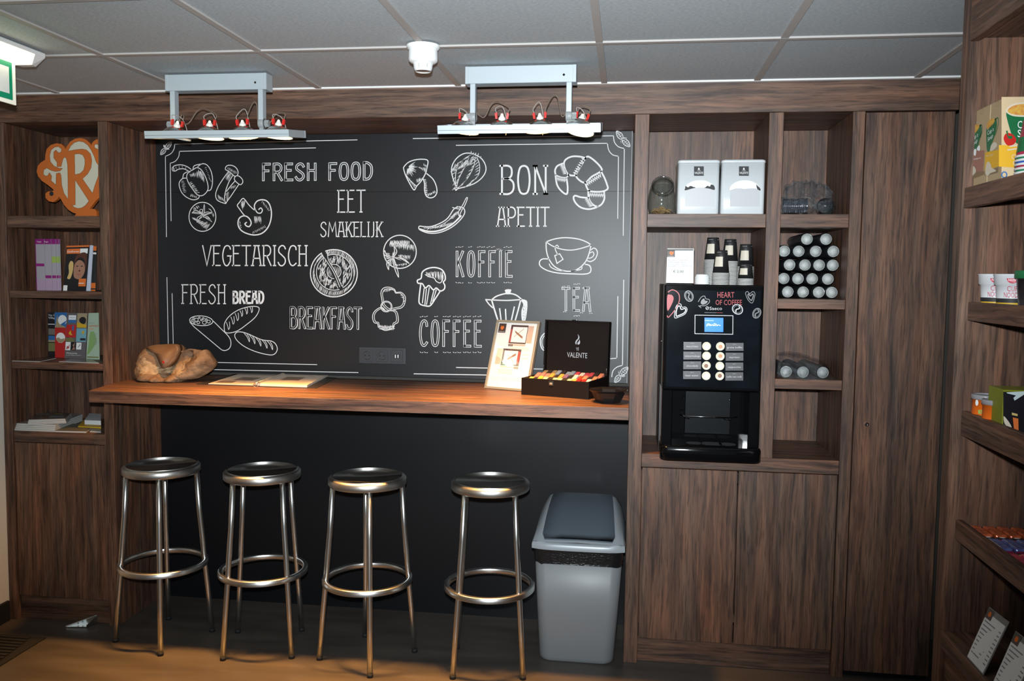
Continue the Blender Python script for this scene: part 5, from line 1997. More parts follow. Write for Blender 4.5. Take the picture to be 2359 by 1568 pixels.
SLEEVE = make_sleeve()
pp_ = [[(1859, 547), (1903, 547)], [(1806, 575), (1840, 576), (1879, 575), (1924, 574)], [(1819, 609), (1854, 608), (1887, 609), (1921, 609)], [(1805, 640), (1838, 639), (1871, 639), (1907, 641)], [(1815, 671), (1850, 672), (1886, 671), (1919, 672)]]
rn = ['top', 'second', 'middle', 'fourth', 'bottom']
cn = ['first', 'second', 'third', 'fourth']
zrow = [1.7965, 1.7465, 1.690, 1.6335, 1.5785]
first = True
for r, row in enumerate(pp_):
    for c_, (u, v) in enumerate(row):
        s = SLEEVE if first else copy_tree(SLEEVE)
        first = False
        p = at(u, v, 'Y', 0.12)
        s.location = (min(p.x, 3.3865), 0.115 + random.uniform(-.006, .004), zrow[r])
        s.rotation_euler = (0, random.uniform(-3, 3), 0)
        tag(s, 'plastic-wrapped cup sleeve with white end, %s from the divider, %s row of pile' % (cn[c_], rn[r]), 'cup sleeve', 'cup sleeves piled in the narrow compartment')
for c_, (u, v) in enumerate(((1811, 854), (1850, 857), (1896, 857))):
    s = copy_tree(SLEEVE)
    p = at(u, v, 'Y', 0.03)
    s.location = (p.x, 0.03, 1.227 + 0.0275)
    s.rotation_euler = (0, 0.7 * c_, (0.0, 0.03, 0.06)[c_])
    tag(s, 'plastic-wrapped cup sleeve with white end, %s from the divider on the lower narrow shelf' % cn[c_], 'cup sleeve', 'three cup sleeves on the lower narrow shelf')
# plastic film loosely covering the lower three and the left over film of the pile
def film(name, label, pts, par=None, amp=0.006, seed=1, th=0.0):
    """crumpled film sheet through a grid of points"""
    rs = random.Random(seed)
    q = MB()
    rows = [smooth_pts(r, False, 4) for r in pts]
    cols = list(zip(*rows))
    cols = [smooth_pts(list(c), False, 4) for c in cols]
    g = [[q.v(Vector(p) + Vector((rs.uniform(-1, 1), rs.uniform(-1, 1), rs.uniform(-1, 1))) * amp) for p in c] for c in cols]
    for a, b in zip(g, g[1:]):
        for i in range(len(a) - 1):
            q.face([a[i], a[i + 1], b[i + 1], b[i]], WRAP, False)
    ob = q.build(name, WRAP, par)
    if par is None:
        tag(ob, label, 'plastic film')
    return ob


film('plastic_film', 'loose clear plastic film over three cup sleeves on the lower narrow shelf',
     [[(3.165, 0.02, 1.230), (3.17, 0.04, 1.29), (3.19, 0.16, 1.322), (3.20, 0.28, 1.30)],
      [(3.22, 0.01, 1.229), (3.225, 0.03, 1.296), (3.24, 0.16, 1.328), (3.25, 0.28, 1.30)],
      [(3.30, 0.01, 1.229), (3.305, 0.03, 1.292), (3.31, 0.16, 1.312), (3.32, 0.28, 1.29)],
      [(3.375, 0.03, 1.229), (3.372, 0.06, 1.270), (3.38, 0.16, 1.282), (3.385, 0.28, 1.27)],
      [(3.400, 0.06, 1.229), (3.398, 0.09, 1.240), (3.40, 0.18, 1.242), (3.405, 0.28, 1.24)]], amp=0.0035, seed=5)

# bags of dark lids in the top narrow compartment
LIDM = mat('dark_clear_plastic', (0.030, 0.038, 0.048), 0.12, 0, 0.6)


def lid_roll(label, loc, rot, seed):
    t = thing('bag_of_lids', label, 'bag', loc, group='bags of dark lids in the narrow compartment')
    t.rotation_euler = rot
    q = MB()
    pr = [(0.0, 0.0)]
    h = 0.0
    while h < 0.095:
        pr += [(0.028, h), (0.033, h + 0.003), (0.029, h + 0.006)]
        h += 0.008
    pr += [(0.0, h)]
    q.lathe(pr, m=LIDM, n=32, M=Matrix.Rotation(PI / 2, 4, 'Y'))
    q.build('lid_stack', LIDM, t)
    q = MB()
    rs = random.Random(seed)
    rings = []
    for k, (r, h) in enumerate(((0.004, -0.030), (0.016, -0.018), (0.034, -0.004), (0.0365, 0.03), (0.037, 0.07), (0.034, 0.105), (0.018, 0.122), (0.020, 0.140), (0.006, 0.150))):
        ring = []
        for i in range(30):
            a = 2 * PI * i / 30
            rr = r * (1 + rs.uniform(-.10, .14))
            zz = rr * math.sin(a)
            ring.append((h + rs.uniform(-.003, .003), rr * math.cos(a), max(zz, -0.0345)))
        rings.append(ring)
    loft(q, rings, WRAP, True, True, smooth=False)
    q.build('clear_bag', WRAP, t)
    return t


lid_roll('clear bag of dark plastic lids lying lengthwise in the narrow top compartment', (3.170, 0.060, 1.8902 + 0.0355), (0, 0, math.radians(-6)), 2)
lid_roll('clear bag of dark plastic lids with its end towards the room, narrow top compartment', (3.335, 0.055, 1.8902 + 0.0355), (0, 0, math.radians(78)), 4)
film('plastic_film', 'crumpled clear plastic bag lying above the bagged lids in the narrow compartment',
     [[(3.178, 0.15, 1.965), (3.19, 0.17, 2.000), (3.20, 0.20, 2.012), (3.21, 0.24, 1.98)],
      [(3.215, 0.12, 1.968), (3.225, 0.14, 2.025), (3.23, 0.19, 2.032), (3.24, 0.24, 1.99)],
      [(3.255, 0.11, 1.966), (3.262, 0.14, 2.032), (3.27, 0.19, 2.020), (3.28, 0.24, 1.98)],
      [(3.30, 0.11, 1.966), (3.305, 0.13, 2.026), (3.31, 0.18, 2.030), (3.32, 0.24, 1.98)],
      [(3.345, 0.12, 1.967), (3.35, 0.14, 2.012), (3.355, 0.18, 2.022), (3.36, 0.24, 1.97)],
      [(3.385, 0.15, 1.962), (3.39, 0.17, 1.985), (3.39, 0.20, 1.990), (3.395, 0.24, 1.96)]], amp=0.010, seed=8)
# ------------------------------------------------------------------ things on the counter
def bbox(q, o, ex, ey, ez, x0, x1, y0, y1, z0, z1, m=None, bev=0.0):
    P = lambda x, y, z: o + ex * x + ey * y + ez * z
    v = q.hexa([P(x0, y0, z0), P(x1, y0, z0), P(x1, y1, z0), P(x0, y1, z0), P(x0, y0, z1), P(x1, y0, z1), P(x1, y1, z1), P(x0, y1, z1)], m)
    if bev:
        es = list({e for a in v for e in a.link_edges})
        bmesh.ops.bevel(q.bm, geom=es, offset=bev, segments=2, profile=0.5, affect='EDGES', clamp_overlap=True)


# lumpy piece of petrified wood
PW = mat('petrified_wood', (0.13, 0.070, 0.038), 0.8, 0, 0.25, noise=(16, (0.30, 0.19, 0.11), 8), bump=(34, 1.0, 0.014))
PWL = mat('petrified_wood_lit', (0.50, 0.35, 0.20), 0.85, 0, 0.25, noise=(30, (0.24, 0.15, 0.08), 8), bump=(50, 1.0, 0.012))  # lighter copy of the stone: lamp light on the hollow painted into its colour
PWT = mat('petrified_wood_smooth', (0.15, 0.080, 0.042), 0.5, 0, 0.35, noise=(9, (0.20, 0.115, 0.06), 6))
SF = (180, 760, 3.469)
sw = thing('petrified_wood', 'rough brown piece of petrified wood on the left end of the counter', 'rock', (0.50, 0.14, ZT))
oS = sw.location
SY = 0.145
out = [(452, 375), (460, 310), (475, 235), (510, 172), (560, 132), (640, 116), (760, 112), (805, 126), (824, 170), (850, 164), (882, 150), (940, 156), (990, 166), (1012, 157), (1050, 200), (1085, 255), (1087, 290), (1040, 340), (960, 385), (900, 396), (852, 396), (846, 416), (780, 418), (700, 416), (580, 406), (500, 396)]
out = smooth_pts(out, True, 3)
ctl = [(600, 240, .055), (560, 300, .070), (680, 320, .050), (520, 250, .05), (600, 375, .105), (700, 385, .115), (800, 390, .105), (480, 350, .05), (770, 325, .030), (760, 290, .005), (840, 220, -.020), (885, 200, -.035), (860, 290, .035), (640, 150, .01), (720, 180, .01), (950, 190, .015), (1000, 250, .05), (930, 290, .065), (1045, 285, .025), (920, 360, .06), (870, 345, .075)]


def dep(x, y):
    n = s_ = 0
    for cx, cy, dd in ctl:
        w_ = 1 / ((x - cx) ** 2 + (y - cy) ** 2 + 200) ** 1.5
        n += dd * w_
        s_ += w_
    return n / s_


q = MB(oS)
rs = random.Random(5)
ctr = (745, 300)
FACT = [1.0, 0.965, 0.90, 0.82, 0.73, 0.63, 0.53, 0.42, 0.31, 0.20, 0.09]


def wp(x, y, yy):
    p = at(SF[0] + x / SF[2], SF[1] + y / SF[2], 'Y', SY)
    return Vector((p.x, yy, max(ZT + 0.0005, p.z)))


rings = []
for f in FACT:
    ring = []
    for (x, y) in out:
        xx, yy = ctr[0] + (x - ctr[0]) * f, ctr[1] + (y - ctr[1]) * f
        dd = dep(xx, yy) * min(1.0, (1 - f) * 6 + 0.15) + (rs.uniform(-.004, .004) if f < 1 else 0)
        ring.append(wp(xx, yy, SY - dd))
    rings.append(ring)
back = []
for f, dd in ((0.99, -0.02), (0.94, -0.055), (0.80, -0.085), (0.5, -0.10), (0.1, -0.10)):
    back.append([wp(ctr[0] + (x - ctr[0]) * f, ctr[1] + (y - ctr[1]) * f, SY - dd + rs.uniform(-.004, .004)) for (x, y) in out])
allr = back[::-1] + rings
vs = [[q.v(p) for p in r] for r in allr]
n = len(out)
for ri, (a, b) in enumerate(zip(vs, vs[1:])):
    for i in range(n):
        j = (i + 1) % n
        mid = (a[i].co + b[j].co) / 2 + Vector(oS)
        px_c = None
        k = ri - len(back)
        mt = PW
        if k >= 0:
            f = FACT[min(k, len(FACT) - 1)]
            x = ctr[0] + (out[i][0] - ctr[0]) * f
            y = ctr[1] + (out[i][1] - ctr[1]) * f
            if (535 < x < 905 and 200 < y < 345 and y > 330 - (abs(x - 720)) * 0.72):
                mt = PWL  # lit hollow below the overhang takes the painted-light copy
        q.face([a[i], a[j], b[j], b[i]], mt, True)
q.face(vs[0][::-1], PW)
q.face(vs[-1], PWL)
q.build('rock_body', PW, sw)
q = MB(oS)
tg = [(570, 135), (640, 118), (760, 113), (806, 128), (822, 165), (812, 232), (795, 264), (764, 288), (735, 266), (692, 216), (655, 180), (610, 165)]
tg = smooth_pts(tg, True, 3)
front, bk = [], []
for x, y in tg:
    t_ = (y - 112) / 176
    front.append(wp(x, y, SY - 0.020 - 0.075 * t_))
    bk.append(wp(x, y, SY + 0.03 - 0.060 * t_))
a = [q.v(p) for p in front]
b = [q.v(p) for p in bk]
cv = q.v(wp(735, 185, SY - 0.066))
for i in range(len(a)):
    j = (i + 1) % len(a)
    q.face([a[i], a[j], cv], PWT, True)
    q.face([a[j], a[i], b[i], b[j]], PW, True)
q.face(b[::-1], PW)
tgo = q.build('polished_face', PWT, sw)
tgo['label'] = 'smooth brown overhanging face'
q = MB(oS)
q.lathe([(0.0, 0.003), (0.004, 0.0025), (0.006, 0.0)], wp(757, 243, SY - 0.083), RED, 12, M=Matrix.Rotation(PI / 2, 4, 'X'))
q.build('red_mark', RED, tgo)

# open ring binder
BF = (180, 760, 3.469)
rb = thing('ring_binder', 'open spiral bound menu binder lying on the counter beside the petrified wood', 'binder', (0.95, 0.17, ZT))
oB = rb.location
PAGE = mat('menu_page', (0.62, 0.54, 0.46), 0.45, noise=(14, (0.70, 0.63, 0.55), 3))
PHOTO = mat('page_photo_dark', (0.16, 0.11, 0.085), 0.4, noise=(40, (0.30, 0.22, 0.17), 4))
PHOTO2 = mat('page_photo_pale', (0.55, 0.47, 0.42), 0.4, noise=(40, (0.7, 0.66, 0.62), 4))
COVER = flat('binder_cover', (0.035, 0.028, 0.024), 0.45)


def zp_(x, y, z):
    return at(BF[0] + x / BF[2], BF[1] + y / BF[2], 'Z', z)


q = MB(oB)
q.prism([zp_(x, y, ZT + 0.0004) for x, y in ((946, 433), (1410, 452), (1905, 466), (2066, 384), (1640, 360), (1255, 352))], (0, 0, 0.0022), COVER)
q.build('cover', COVER, rb)


def page(name, pts, th, photos, curl):
    q = MB(oB)
    z = ZT + 0.003
    base = [zp_(x, y, z) for x, y in pts]
    q.prism(base, (0, 0, th), PAGE)
    ob = q.build(name, PAGE, rb)
    a, b, c, d_ = [p + Vector((0, 0, th + 0.0006)) for p in base]

    def uv(u, v):
        return a * (1 - u) * (1 - v) + b * u * (1 - v) + c * u * v + d_ * (1 - u) * v
    q = MB(oB)
    for u0, v0, u1, v1, m in photos:
        q.poly([uv(u0, v0), uv(u1, v0), uv(u1, v1), uv(u0, v1)], m)
    for k in range(10):
        v0 = 0.12 + 0.035 * k
        u0 = 0.55 if k < 5 else 0.1
        q.ribbon([uv(u0, v0), uv(u0 + 0.34, v0)], 0.0014, (0, 0, 1), GREY_INK, lift=0.0003)
    q.build('page_print', PHOTO, ob)
    return ob


page('left_page', ((1040, 432), (1398, 442), (1640, 362), (1285, 354)), 0.003,
     [(0.08, 0.10, 0.45, 0.28, PHOTO), (0.30, 0.36, 0.72, 0.66, PHOTO), (0.15, 0.75, 0.60, 0.92, PHOTO2), (0.5, 0.14, 0.9, 0.3, PHOTO2)], 0)
page('right_page', ((1432, 445), (1830, 458), (2008, 362), (1658, 350)), 0.010,
     [(0.28, 0.32, 0.66, 0.58, PHOTO), (0.10, 0.68, 0.40, 0.90, PHOTO2), (0.55, 0.66, 0.90, 0.92, PHOTO2)], 0)
q = MB(oB)
p0, p1 = zp_(1414, 440, ZT + 0.010), zp_(1648, 356, ZT + 0.010)
dirv = (p1 - p0)
Lb = dirv.length
dirv.normalize()
sd_ = Vector((0, 0, 1)).cross(dirv)
for k in range(34):
    c = p0 + dirv * (Lb * (k + .5) / 34)
    pts = [c + sd_ * 0.0105 * math.cos(2 * PI * i / 12) + Vector((0, 0, 0.0100 * math.sin(2 * PI * i / 12))) for i in range(12)]
    q.tube(pts, 0.0012, CHROME, 6, closed=True)
q.build('wire_spiral', CHROME, rb)

# framed tea menu leaning back
BL = Vector((1.926, 0.195, ZT + 0.0005))
BRr = Vector((2.132, 0.117, ZT + 0.0005))
fx = (BRr - BL).normalized()
bkv = Vector((-fx.y, fx.x, 0))
ang = math.radians(20)
fz = Vector((0, 0, 1)) * math.cos(ang) + bkv * math.sin(ang)
fy = fz.cross(fx)                      # points to the back
fr_ = thing('menu_frame', 'silver framed tea menu leaning on the counter beside the open tea box', 'picture frame', BL)
FRM = mat('frame_silver', (0.42, 0.38, 0.31), 0.35, 0.6)
FWd, FH = 0.220, 0.322
q = MB(BL)
bw = 0.0105
for x0, x1, z0, z1 in ((0, FWd, 0, bw), (0, FWd, FH - bw, FH), (0, bw, bw, FH - bw), (FWd - bw, FWd, bw, FH - bw)):
    bbox(q, BL, fx, fy, fz, x0, x1, -0.004, 0.014, z0, z1, FRM, 0.0012)
q.build('frame', FRM, fr_)
q = MB(BL)
bbox(q, BL, fx, fy, fz, bw, FWd - bw, 0.004, 0.010, bw, FH - bw, WHITE)
sh = q.build('sheet', WHITE, fr_)
q = MB(BL)
leg = [BL + fx * 0.09 + fy * 0.014 + fz * 0.26, BL + fx * 0.13 + fy * 0.014 + fz * 0.26]
gnd = BL + bkv * (0.26 * math.sin(ang) + 0.075)
gnd.z = ZT + 0.001
q.hexa([gnd + fx * 0.08, gnd + fx * 0.14, gnd + fx * 0.14 + bkv * 0.004, gnd + fx * 0.08 + bkv * 0.004, leg[0], leg[1], leg[1] + bkv * 0.004, leg[0] + bkv * 0.004], BLACK_SATIN)
q.build('easel_leg', BLACK_SATIN, fr_)
# glass pane
q = MB(BL)
bbox(q, BL, fx, fy, fz, bw, FWd - bw, 0.0016, 0.0026, bw, FH - bw, None)
GP = bpy.data.materials.new('pane_glass')
GP.use_nodes = True
nt = GP.node_tree
for n_ in list(nt.nodes):
    nt.nodes.remove(n_)
o_ = nt.nodes.new('ShaderNodeOutputMaterial')
mx_ = nt.nodes.new('ShaderNodeMixShader')
t_ = nt.nodes.new('ShaderNodeBsdfTransparent')
g_ = nt.nodes.new('ShaderNodeBsdfGlossy')
g_.inputs['Roughness'].default_value = 0.03
mx_.inputs[0].default_value = 0.05
nt.links.new(t_.outputs[0], mx_.inputs[1])
nt.links.new(g_.outputs[0], mx_.inputs[2])
nt.links.new(mx_.outputs[0], o_.inputs[0])
q.build('glass', GP, fr_)
PB = flat('photo_brown', (0.30, 0.16, 0.10))
PD = flat('photo_dark', (0.07, 0.035, 0.03))
PR_ = flat('photo_red', (0.40, 0.08, 0.07))
PT = flat('photo_tan', (0.58, 0.42, 0.33))


def fp(q, pts, m, lift=0.0006):
    q.poly([BL + fx * x + fz * z + fy * (0.004 - lift) for x, z in pts], m)


def frect(q, x0, x1, z0, z1, m, lift=0.0006):
    fp(q, [(x0, z0), (x1, z0), (x1, z1), (x0, z1)], m, lift)


q = MB(BL)
frect(q, 0.014, 0.052, 0.263, 0.307, PD)
fp(q, [(0.024, 0.285), (0.028, 0.297), (0.033, 0.292), (0.038, 0.297), (0.042, 0.285), (0.033, 0.275)], ORANGE, 0.0010)
q.text('La Roche', BL + fx * 0.018 + fz * 0.266 + fy * 0.003, fx, fz, 0.005, WHITE, width=0.030)
for (x0, x1, z0, z1, fl) in ((0.078, 0.165, 0.215, 0.302, 0), (0.058, 0.150, 0.112, 0.190, 1)):
    frect(q, x0, x1, z0, z1, PD)
    frect(q, x0 + 0.010, x1 - (0.003 if not fl else 0.014), z0 + 0.006, z1 - 0.009, WHITE, 0.0009)
    if fl:
        frect(q, x1 - 0.013, x1 - 0.002, z0 + 0.01, z1 - 0.01, PR_, 0.0010)
        frect(q, x0 - 0.030, x0 - 0.002, z0 + 0.004, z1, PT)
    else:
        frect(q, x0 + 0.001, x0 + 0.010, z0 + 0.004, z1 - 0.02, PR_, 0.0010)
        frect(q, x1 + 0.001, x1 + 0.028, z0 + 0.004, z1 - 0.002, PT)
    frect(q, x0, x1, z0 - 0.010, z0 - 0.002, PT)
    cx, cz = (x0 + x1) / 2, (z0 + z1) / 2
    sg = 1 if fl else -1
    fp(q, [(cx - 0.022, cz - sg * 0.018), (cx - 0.016, cz - sg * 0.006), (cx + 0.022, cz + sg * 0.020), (cx + 0.024, cz + sg * 0.010)], PB, 0.0012)
    q.ribbon([BL + fx * (cx - 0.02) + fz * (cz + sg * 0.012) + fy * 0.0026, BL + fx * (cx + 0.022) + fz * (cz - sg * 0.026) + fy * 0.0026], 0.002, -fy, PB)
    for k in range(4):
        frect(q, (x1 - 0.022 if fl else x0 + 0.002) + k * 0.006, (x1 - 0.022 if fl else x0 + 0.002) + k * 0.006 + 0.004, z0 - 0.014, z0 - 0.004, INK, 0.0012)
LINE = flat('faint_print', (0.62, 0.50, 0.42))
for k in range(4):
    frect(q, 0.09 - 0.003 * k, 0.185, 0.198 - 0.0045 * k, 0.1995 - 0.0045 * k, LINE)
for k in range(6):
    frect(q, 0.050, 0.125 - 0.002 * (k % 3), 0.094 - 0.0042 * k, 0.0955 - 0.0042 * k, LINE)
for z in (0.165, 0.148):
    frect(q, 0.158, 0.190, z, z + 0.0025, LINE)
q.text('Theesmaakjes naar keuze per kopje thee', BL + fx * 0.024 + fz * 0.054 + fy * 0.0034, fx, fz, 0.0035, GREY_INK, width=0.160)
q.text('Theesoorten zijn te koop in de receptie', BL + fx * 0.024 + fz * 0.044 + fy * 0.0034, fx, fz, 0.0035, GREY_INK, width=0.160)
q.build('menu_print', WHITE, sh)

# tea box with open lid
TB0 = Vector((2.113, 0.030, ZT + 0.0003))
ta = math.radians(-17.6)
tx_ = Vector((math.cos(ta), math.sin(ta), 0))
ty_ = Vector((-math.sin(ta), math.cos(ta), 0))
tz_ = Vector((0, 0, 1))
TW, TD, TH = 0.303, 0.262, 0.072
DKW = mat('black_stained_wood', (0.007, 0.005, 0.0045), 0.45, 0, 0.2)
DKI = mat('dark_box_lining', (0.010, 0.006, 0.005), 0.6, 0, 0.15)
tb = thing('tea_box', 'black wooden tea box with open lid full of tea sachets on the counter', 'tea box', TB0)
q = MB(TB0)
for a in ((0, TW, 0, 0.007, 0, TH), (0, TW, TD - 0.007, TD, 0, TH), (0, 0.007, 0.007, TD - 0.007, 0, TH), (TW - 0.007, TW, 0.007, TD - 0.007, 0, TH), (0.006, TW - 0.006, 0.006, TD - 0.006, 0, 0.006)):
    bbox(q, TB0, tx_, ty_, tz_, *a, DKW, 0.001)
q.build('box', DKW, tb)
la = math.radians(4)
lz = tz_ * math.cos(la) + ty_ * math.sin(la)
ly = lz.cross(tx_)
L0 = TB0 + ty_ * (TD - 0.030) + tz_ * (TH + 0.002)
LH = 0.236
q = MB(TB0)
bbox(q, L0, tx_, ly, lz, 0, TW, 0.024, 0.030, 0, LH, DKI)
for a in ((0, TW, 0.0, 0.024, 0, 0.007), (0, TW, 0.0, 0.024, LH - 0.007, LH), (0, 0.007, 0.0, 0.024, 0.007, LH - 0.007), (TW - 0.007, TW, 0.0, 0.024, 0.007, LH - 0.007)):
    bbox(q, L0, tx_, ly, lz, *a, DKW, 0.0008)
ld = q.build('lid', DKW, tb)
q = MB(TB0)
SILV = flat('silver_print', (0.42, 0.45, 0.48), 0.4)
tp = lambda x, z, l=0.0008: L0 + tx_ * x + lz * z + ly * (0.024 - l)
q.text('VALENTE', tp(TW / 2, 0.072), tx_, lz, 0.023, SILV, width=0.096, align='C')
q.text('T\u00c9', tp(TW / 2, 0.104), tx_, lz, 0.012, SILV, width=0.014, align='C')
cx, cz = TW / 2, 0.126
for pts in ([(-.007, .004), (-.0115, .012), (-.008, .022), (0.0, .031), (.002, .041), (-.002, .050), (.006, .042), (.007, .032), (.001, .024), (-.004, .016), (-.0045, .008)],
            [(.003, .004), (.010, .008), (.0115, .018), (.007, .028), (.0065, .021), (.001, .014), (-.001, .007)]):
    q.poly([tp(cx + x, cz + z) for x, z in smooth_pts(pts, True, 3)], SILV)
q.build('lettering', SILV, ld)
q = MB(TB0)
bbox(q, TB0, tx_, ty_, tz_, 0.128, 0.148, -0.003, 0.0, 0.048, 0.066, CHROME, 0.0008)
bbox(q, TB0, tx_, ty_, tz_, 0.132, 0.144, -0.005, -0.003, 0.052, 0.060, FRM)
q.build('latch', CHROME, tb)
q = MB(TB0)
bbox(q, L0, tx_, ly, lz, 0.128, 0.150, 0.002, 0.014, LH, LH + 0.004, CHROME, 0.0008)
q.build('latch_hook', CHROME, ld)
for x in (0.002, TW - 0.004):
    q = MB(TB0)
    q.tube([TB0 + tx_ * x + ty_ * (TD - 0.012) + tz_ * (TH - 0.012), TB0 + tx_ * x + ty_ * (TD - 0.030) + tz_ * (TH + 0.02), TB0 + tx_ * x + ty_ * (TD - 0.024) + tz_ * (TH + 0.045)], 0.0014, CHROME, 8)
    q.build('lid_stay', CHROME, tb)
SC_ = {'yellow': (0.80, 0.55, 0.07), 'black': (0.035, 0.03, 0.028), 'mint green': (0.50, 0.66, 0.40), 'orange': (0.75, 0.34, 0.08), 'red': (0.35, 0.02, 0.02), 'pale blue': (0.45, 0.62, 0.65), 'pink': (0.70, 0.22, 0.20),
       'purple': (0.20, 0.12, 0.25), 'salmon': (0.72, 0.26, 0.16), 'khaki': (0.27, 0.22, 0.13), 'blue': (0.22, 0.32, 0.46), 'crimson': (0.50, 0.07, 0.10), 'russet': (0.30, 0.06, 0.02), 'white': (0.70, 0.68, 0.64)}
ROWS = [['yellow', 'black', 'yellow', 'mint green', 'black', 'mint green', 'mint green', 'black', 'mint green', 'orange', 'red', 'red', 'pale blue'],
        ['pink', 'pink', 'pink', 'orange', 'black', 'orange', 'purple', 'black', 'white', 'russet', 'salmon', 'black', 'salmon'],
        ['khaki', 'black', 'khaki', 'blue', 'black', 'blue', 'blue', 'crimson', 'white', 'crimson', 'crimson', 'black', 'salmon']]
RN = ['front', 'middle', 'back']
ON = ['first', 'second', 'third', 'fourth', 'fifth', 'sixth', 'seventh', 'eighth', 'ninth', 'tenth', 'eleventh', 'twelfth', 'last']
pitch = (TW - 0.018) / 13
for r in range(3):
    for c_ in range(13):
        col = ROWS[r][c_]
        mm = mat('sachet_' + col.replace(' ', '_'), SC_[col], 0.35)
        x0 = 0.009 + c_ * pitch
        y0 = 0.010 + r * 0.078
        zt = 0.067 + 0.006 * r + random.uniform(-.002, .003)
        ob_ = TB0 + tx_ * x0 + ty_ * y0 + tz_ * 0.0065
        q = MB(ob_)
        w_ = pitch - 0.0012
        e = random.uniform(-.0015, .0015)
        P = lambda x, y, z: ob_ + tx_ * x + ty_ * y + tz_ * (z - 0.0065)
        v = q.hexa([P(0, 0, 0.0065), P(w_, 0, 0.0065), P(w_, 0.070, 0.0065), P(0, 0.070, 0.0065), P(0.001, 0.010 + e, zt - 0.010), P(w_ - 0.001, 0.010 + e, zt - 0.010), P(w_ - 0.001, 0.062, zt + 0.006), P(0.001, 0.062, zt + 0.006)], mm)
        es = list({ed for a in v for ed in a.link_edges})
        bmesh.ops.bevel(q.bm, geom=es, offset=0.0015, segments=1, profile=0.5, affect='EDGES', clamp_overlap=True)
        ob = q.build('tea_sachet', mm, loc=ob_)
        tag(ob, '%s tea sachet, %s from left in the %s row of the tea box' % (col, ON[c_], RN[r]), 'tea sachet', 'sachets in the tea box')

# black bowl of wrapped sweets
bw_ = thing('bowl', 'small black angular plastic bowl of wrapped sweets at the right end of the counter', 'bowl', (2.485, -0.115, ZT + 0.0003))
BOWLM = mat('bowl_black_clear', (0.010, 0.009, 0.009), 0.12, 0, 0.6)
q = MB()


def octr(r, z, fl=0.0):
    return [((r + (fl if k % 2 else 0)) * math.cos(PI / 8 + k * PI / 4) * (1.0 if True else 1), (r + (fl if k % 2 else 0)) * math.sin(PI / 8 + k * PI / 4), z) for k in range(8)]


loft(q, [octr(0.048, 0.0), octr(0.056, 0.010), octr(0.072, 0.042), octr(0.083, 0.050), octr(0.0835, 0.0515), octr(0.071, 0.0445), octr(0.054, 0.012), octr(0.046, 0.005)], BOWLM, True, True, smooth=False)
q.build('bowl_shell', BOWLM, bw_)
for i, (x, y, col, nm) in enumerate(((-0.022, -0.010, (0.5, 0.55, 0.55), 'silver'), (0.012, -0.024, (0.42, 0.05, 0.06), 'red'), (0.022, 0.014, (0.30, 0.20, 0.07), 'gold'), (-0.010, 0.026, (0.10, 0.07, 0.05), 'brown'))):
    o_c = Vector((2.485 + x, -0.115 + y, ZT + 0.021))
    t = thing('wrapped_sweet', '%s wrapped sweet in the black bowl on the counter' % nm, 'sweet', o_c, 0.7 * i, group='sweets in the bowl')
    mm = mat('foil_' + nm, col, 0.22, 0.5)
    q = MB()
    q.lathe([(0.0, -0.013), (0.007, -0.011), (0.011, -0.004), (0.011, 0.004), (0.007, 0.011), (0.0, 0.013)], m=mm, n=14, axis='X')
    q.build('sweet', mm, t)
    for s in (-1, 1):
        q = MB()
        for k in range(5):
            a0, a1 = PI * k / 5 - PI / 2, PI * (k + 1) / 5 - PI / 2
            q.poly([(s * 0.011, 0, 0), (s * (0.011 + 0.012 * math.cos(a0)), 0.011 * math.sin(a0), 0.003 * (k % 2) + 0.004), (s * (0.011 + 0.012 * math.cos(a1)), 0.011 * math.sin(a1), 0.003 * ((k + 1) % 2) + 0.004)], mm)
        q.build('twist', mm, t)

# ------------------------------------------------------------------ bookcase contents
EF = (80, 300, 7.84)
em = thing('emblem_board', 'orange cut-out emblem board with a large letter R on the top bookcase shelf', 'emblem', (0.02, 0.12, 1.8765))
oE = em.location
EO = flat('emblem_orange', (0.55, 0.135, 0.022), 0.5)
EC = flat('emblem_cream', (0.60, 0.57, 0.45), 0.55)
ED = flat('emblem_dark_line', (0.14, 0.06, 0.015))
EYP = 0.12
outl = [(718, 1538), (735, 1495), (748, 1478), (690, 1462), (600, 1405), (520, 1310), (470, 1215), (436, 1168), (400, 1225), (330, 1272), (250, 1255), (195, 1195), (192, 1120), (235, 1080), (300, 1072), (345, 1060), (320, 1030), (240, 965), (130, 890), (62, 810), (33, 720), (52, 620), (110, 553), (188, 508), (190, 420), (215, 310), (290, 238), (390, 208), (480, 222), (530, 270), (556, 322), (582, 260), (640, 178), (730, 126), (830, 114), (920, 140), (990, 200), (1018, 246), (1050, 182), (1105, 142), (1190, 125), (1280, 160), (1345, 250), (1375, 420), (1380, 700), (1340, 960), (1240, 1120), (1110, 1238), (1050, 1312), (990, 1392), (1080, 1395), (1114, 1430), (1120, 1538)]


def ep(x, y, yy=EYP):
    p = at(EF[0] + x / EF[2], EF[1] + y / EF[2], 'Y', EYP)
    return Vector((p.x, yy, max(1.8768, p.z - 0.0065)))


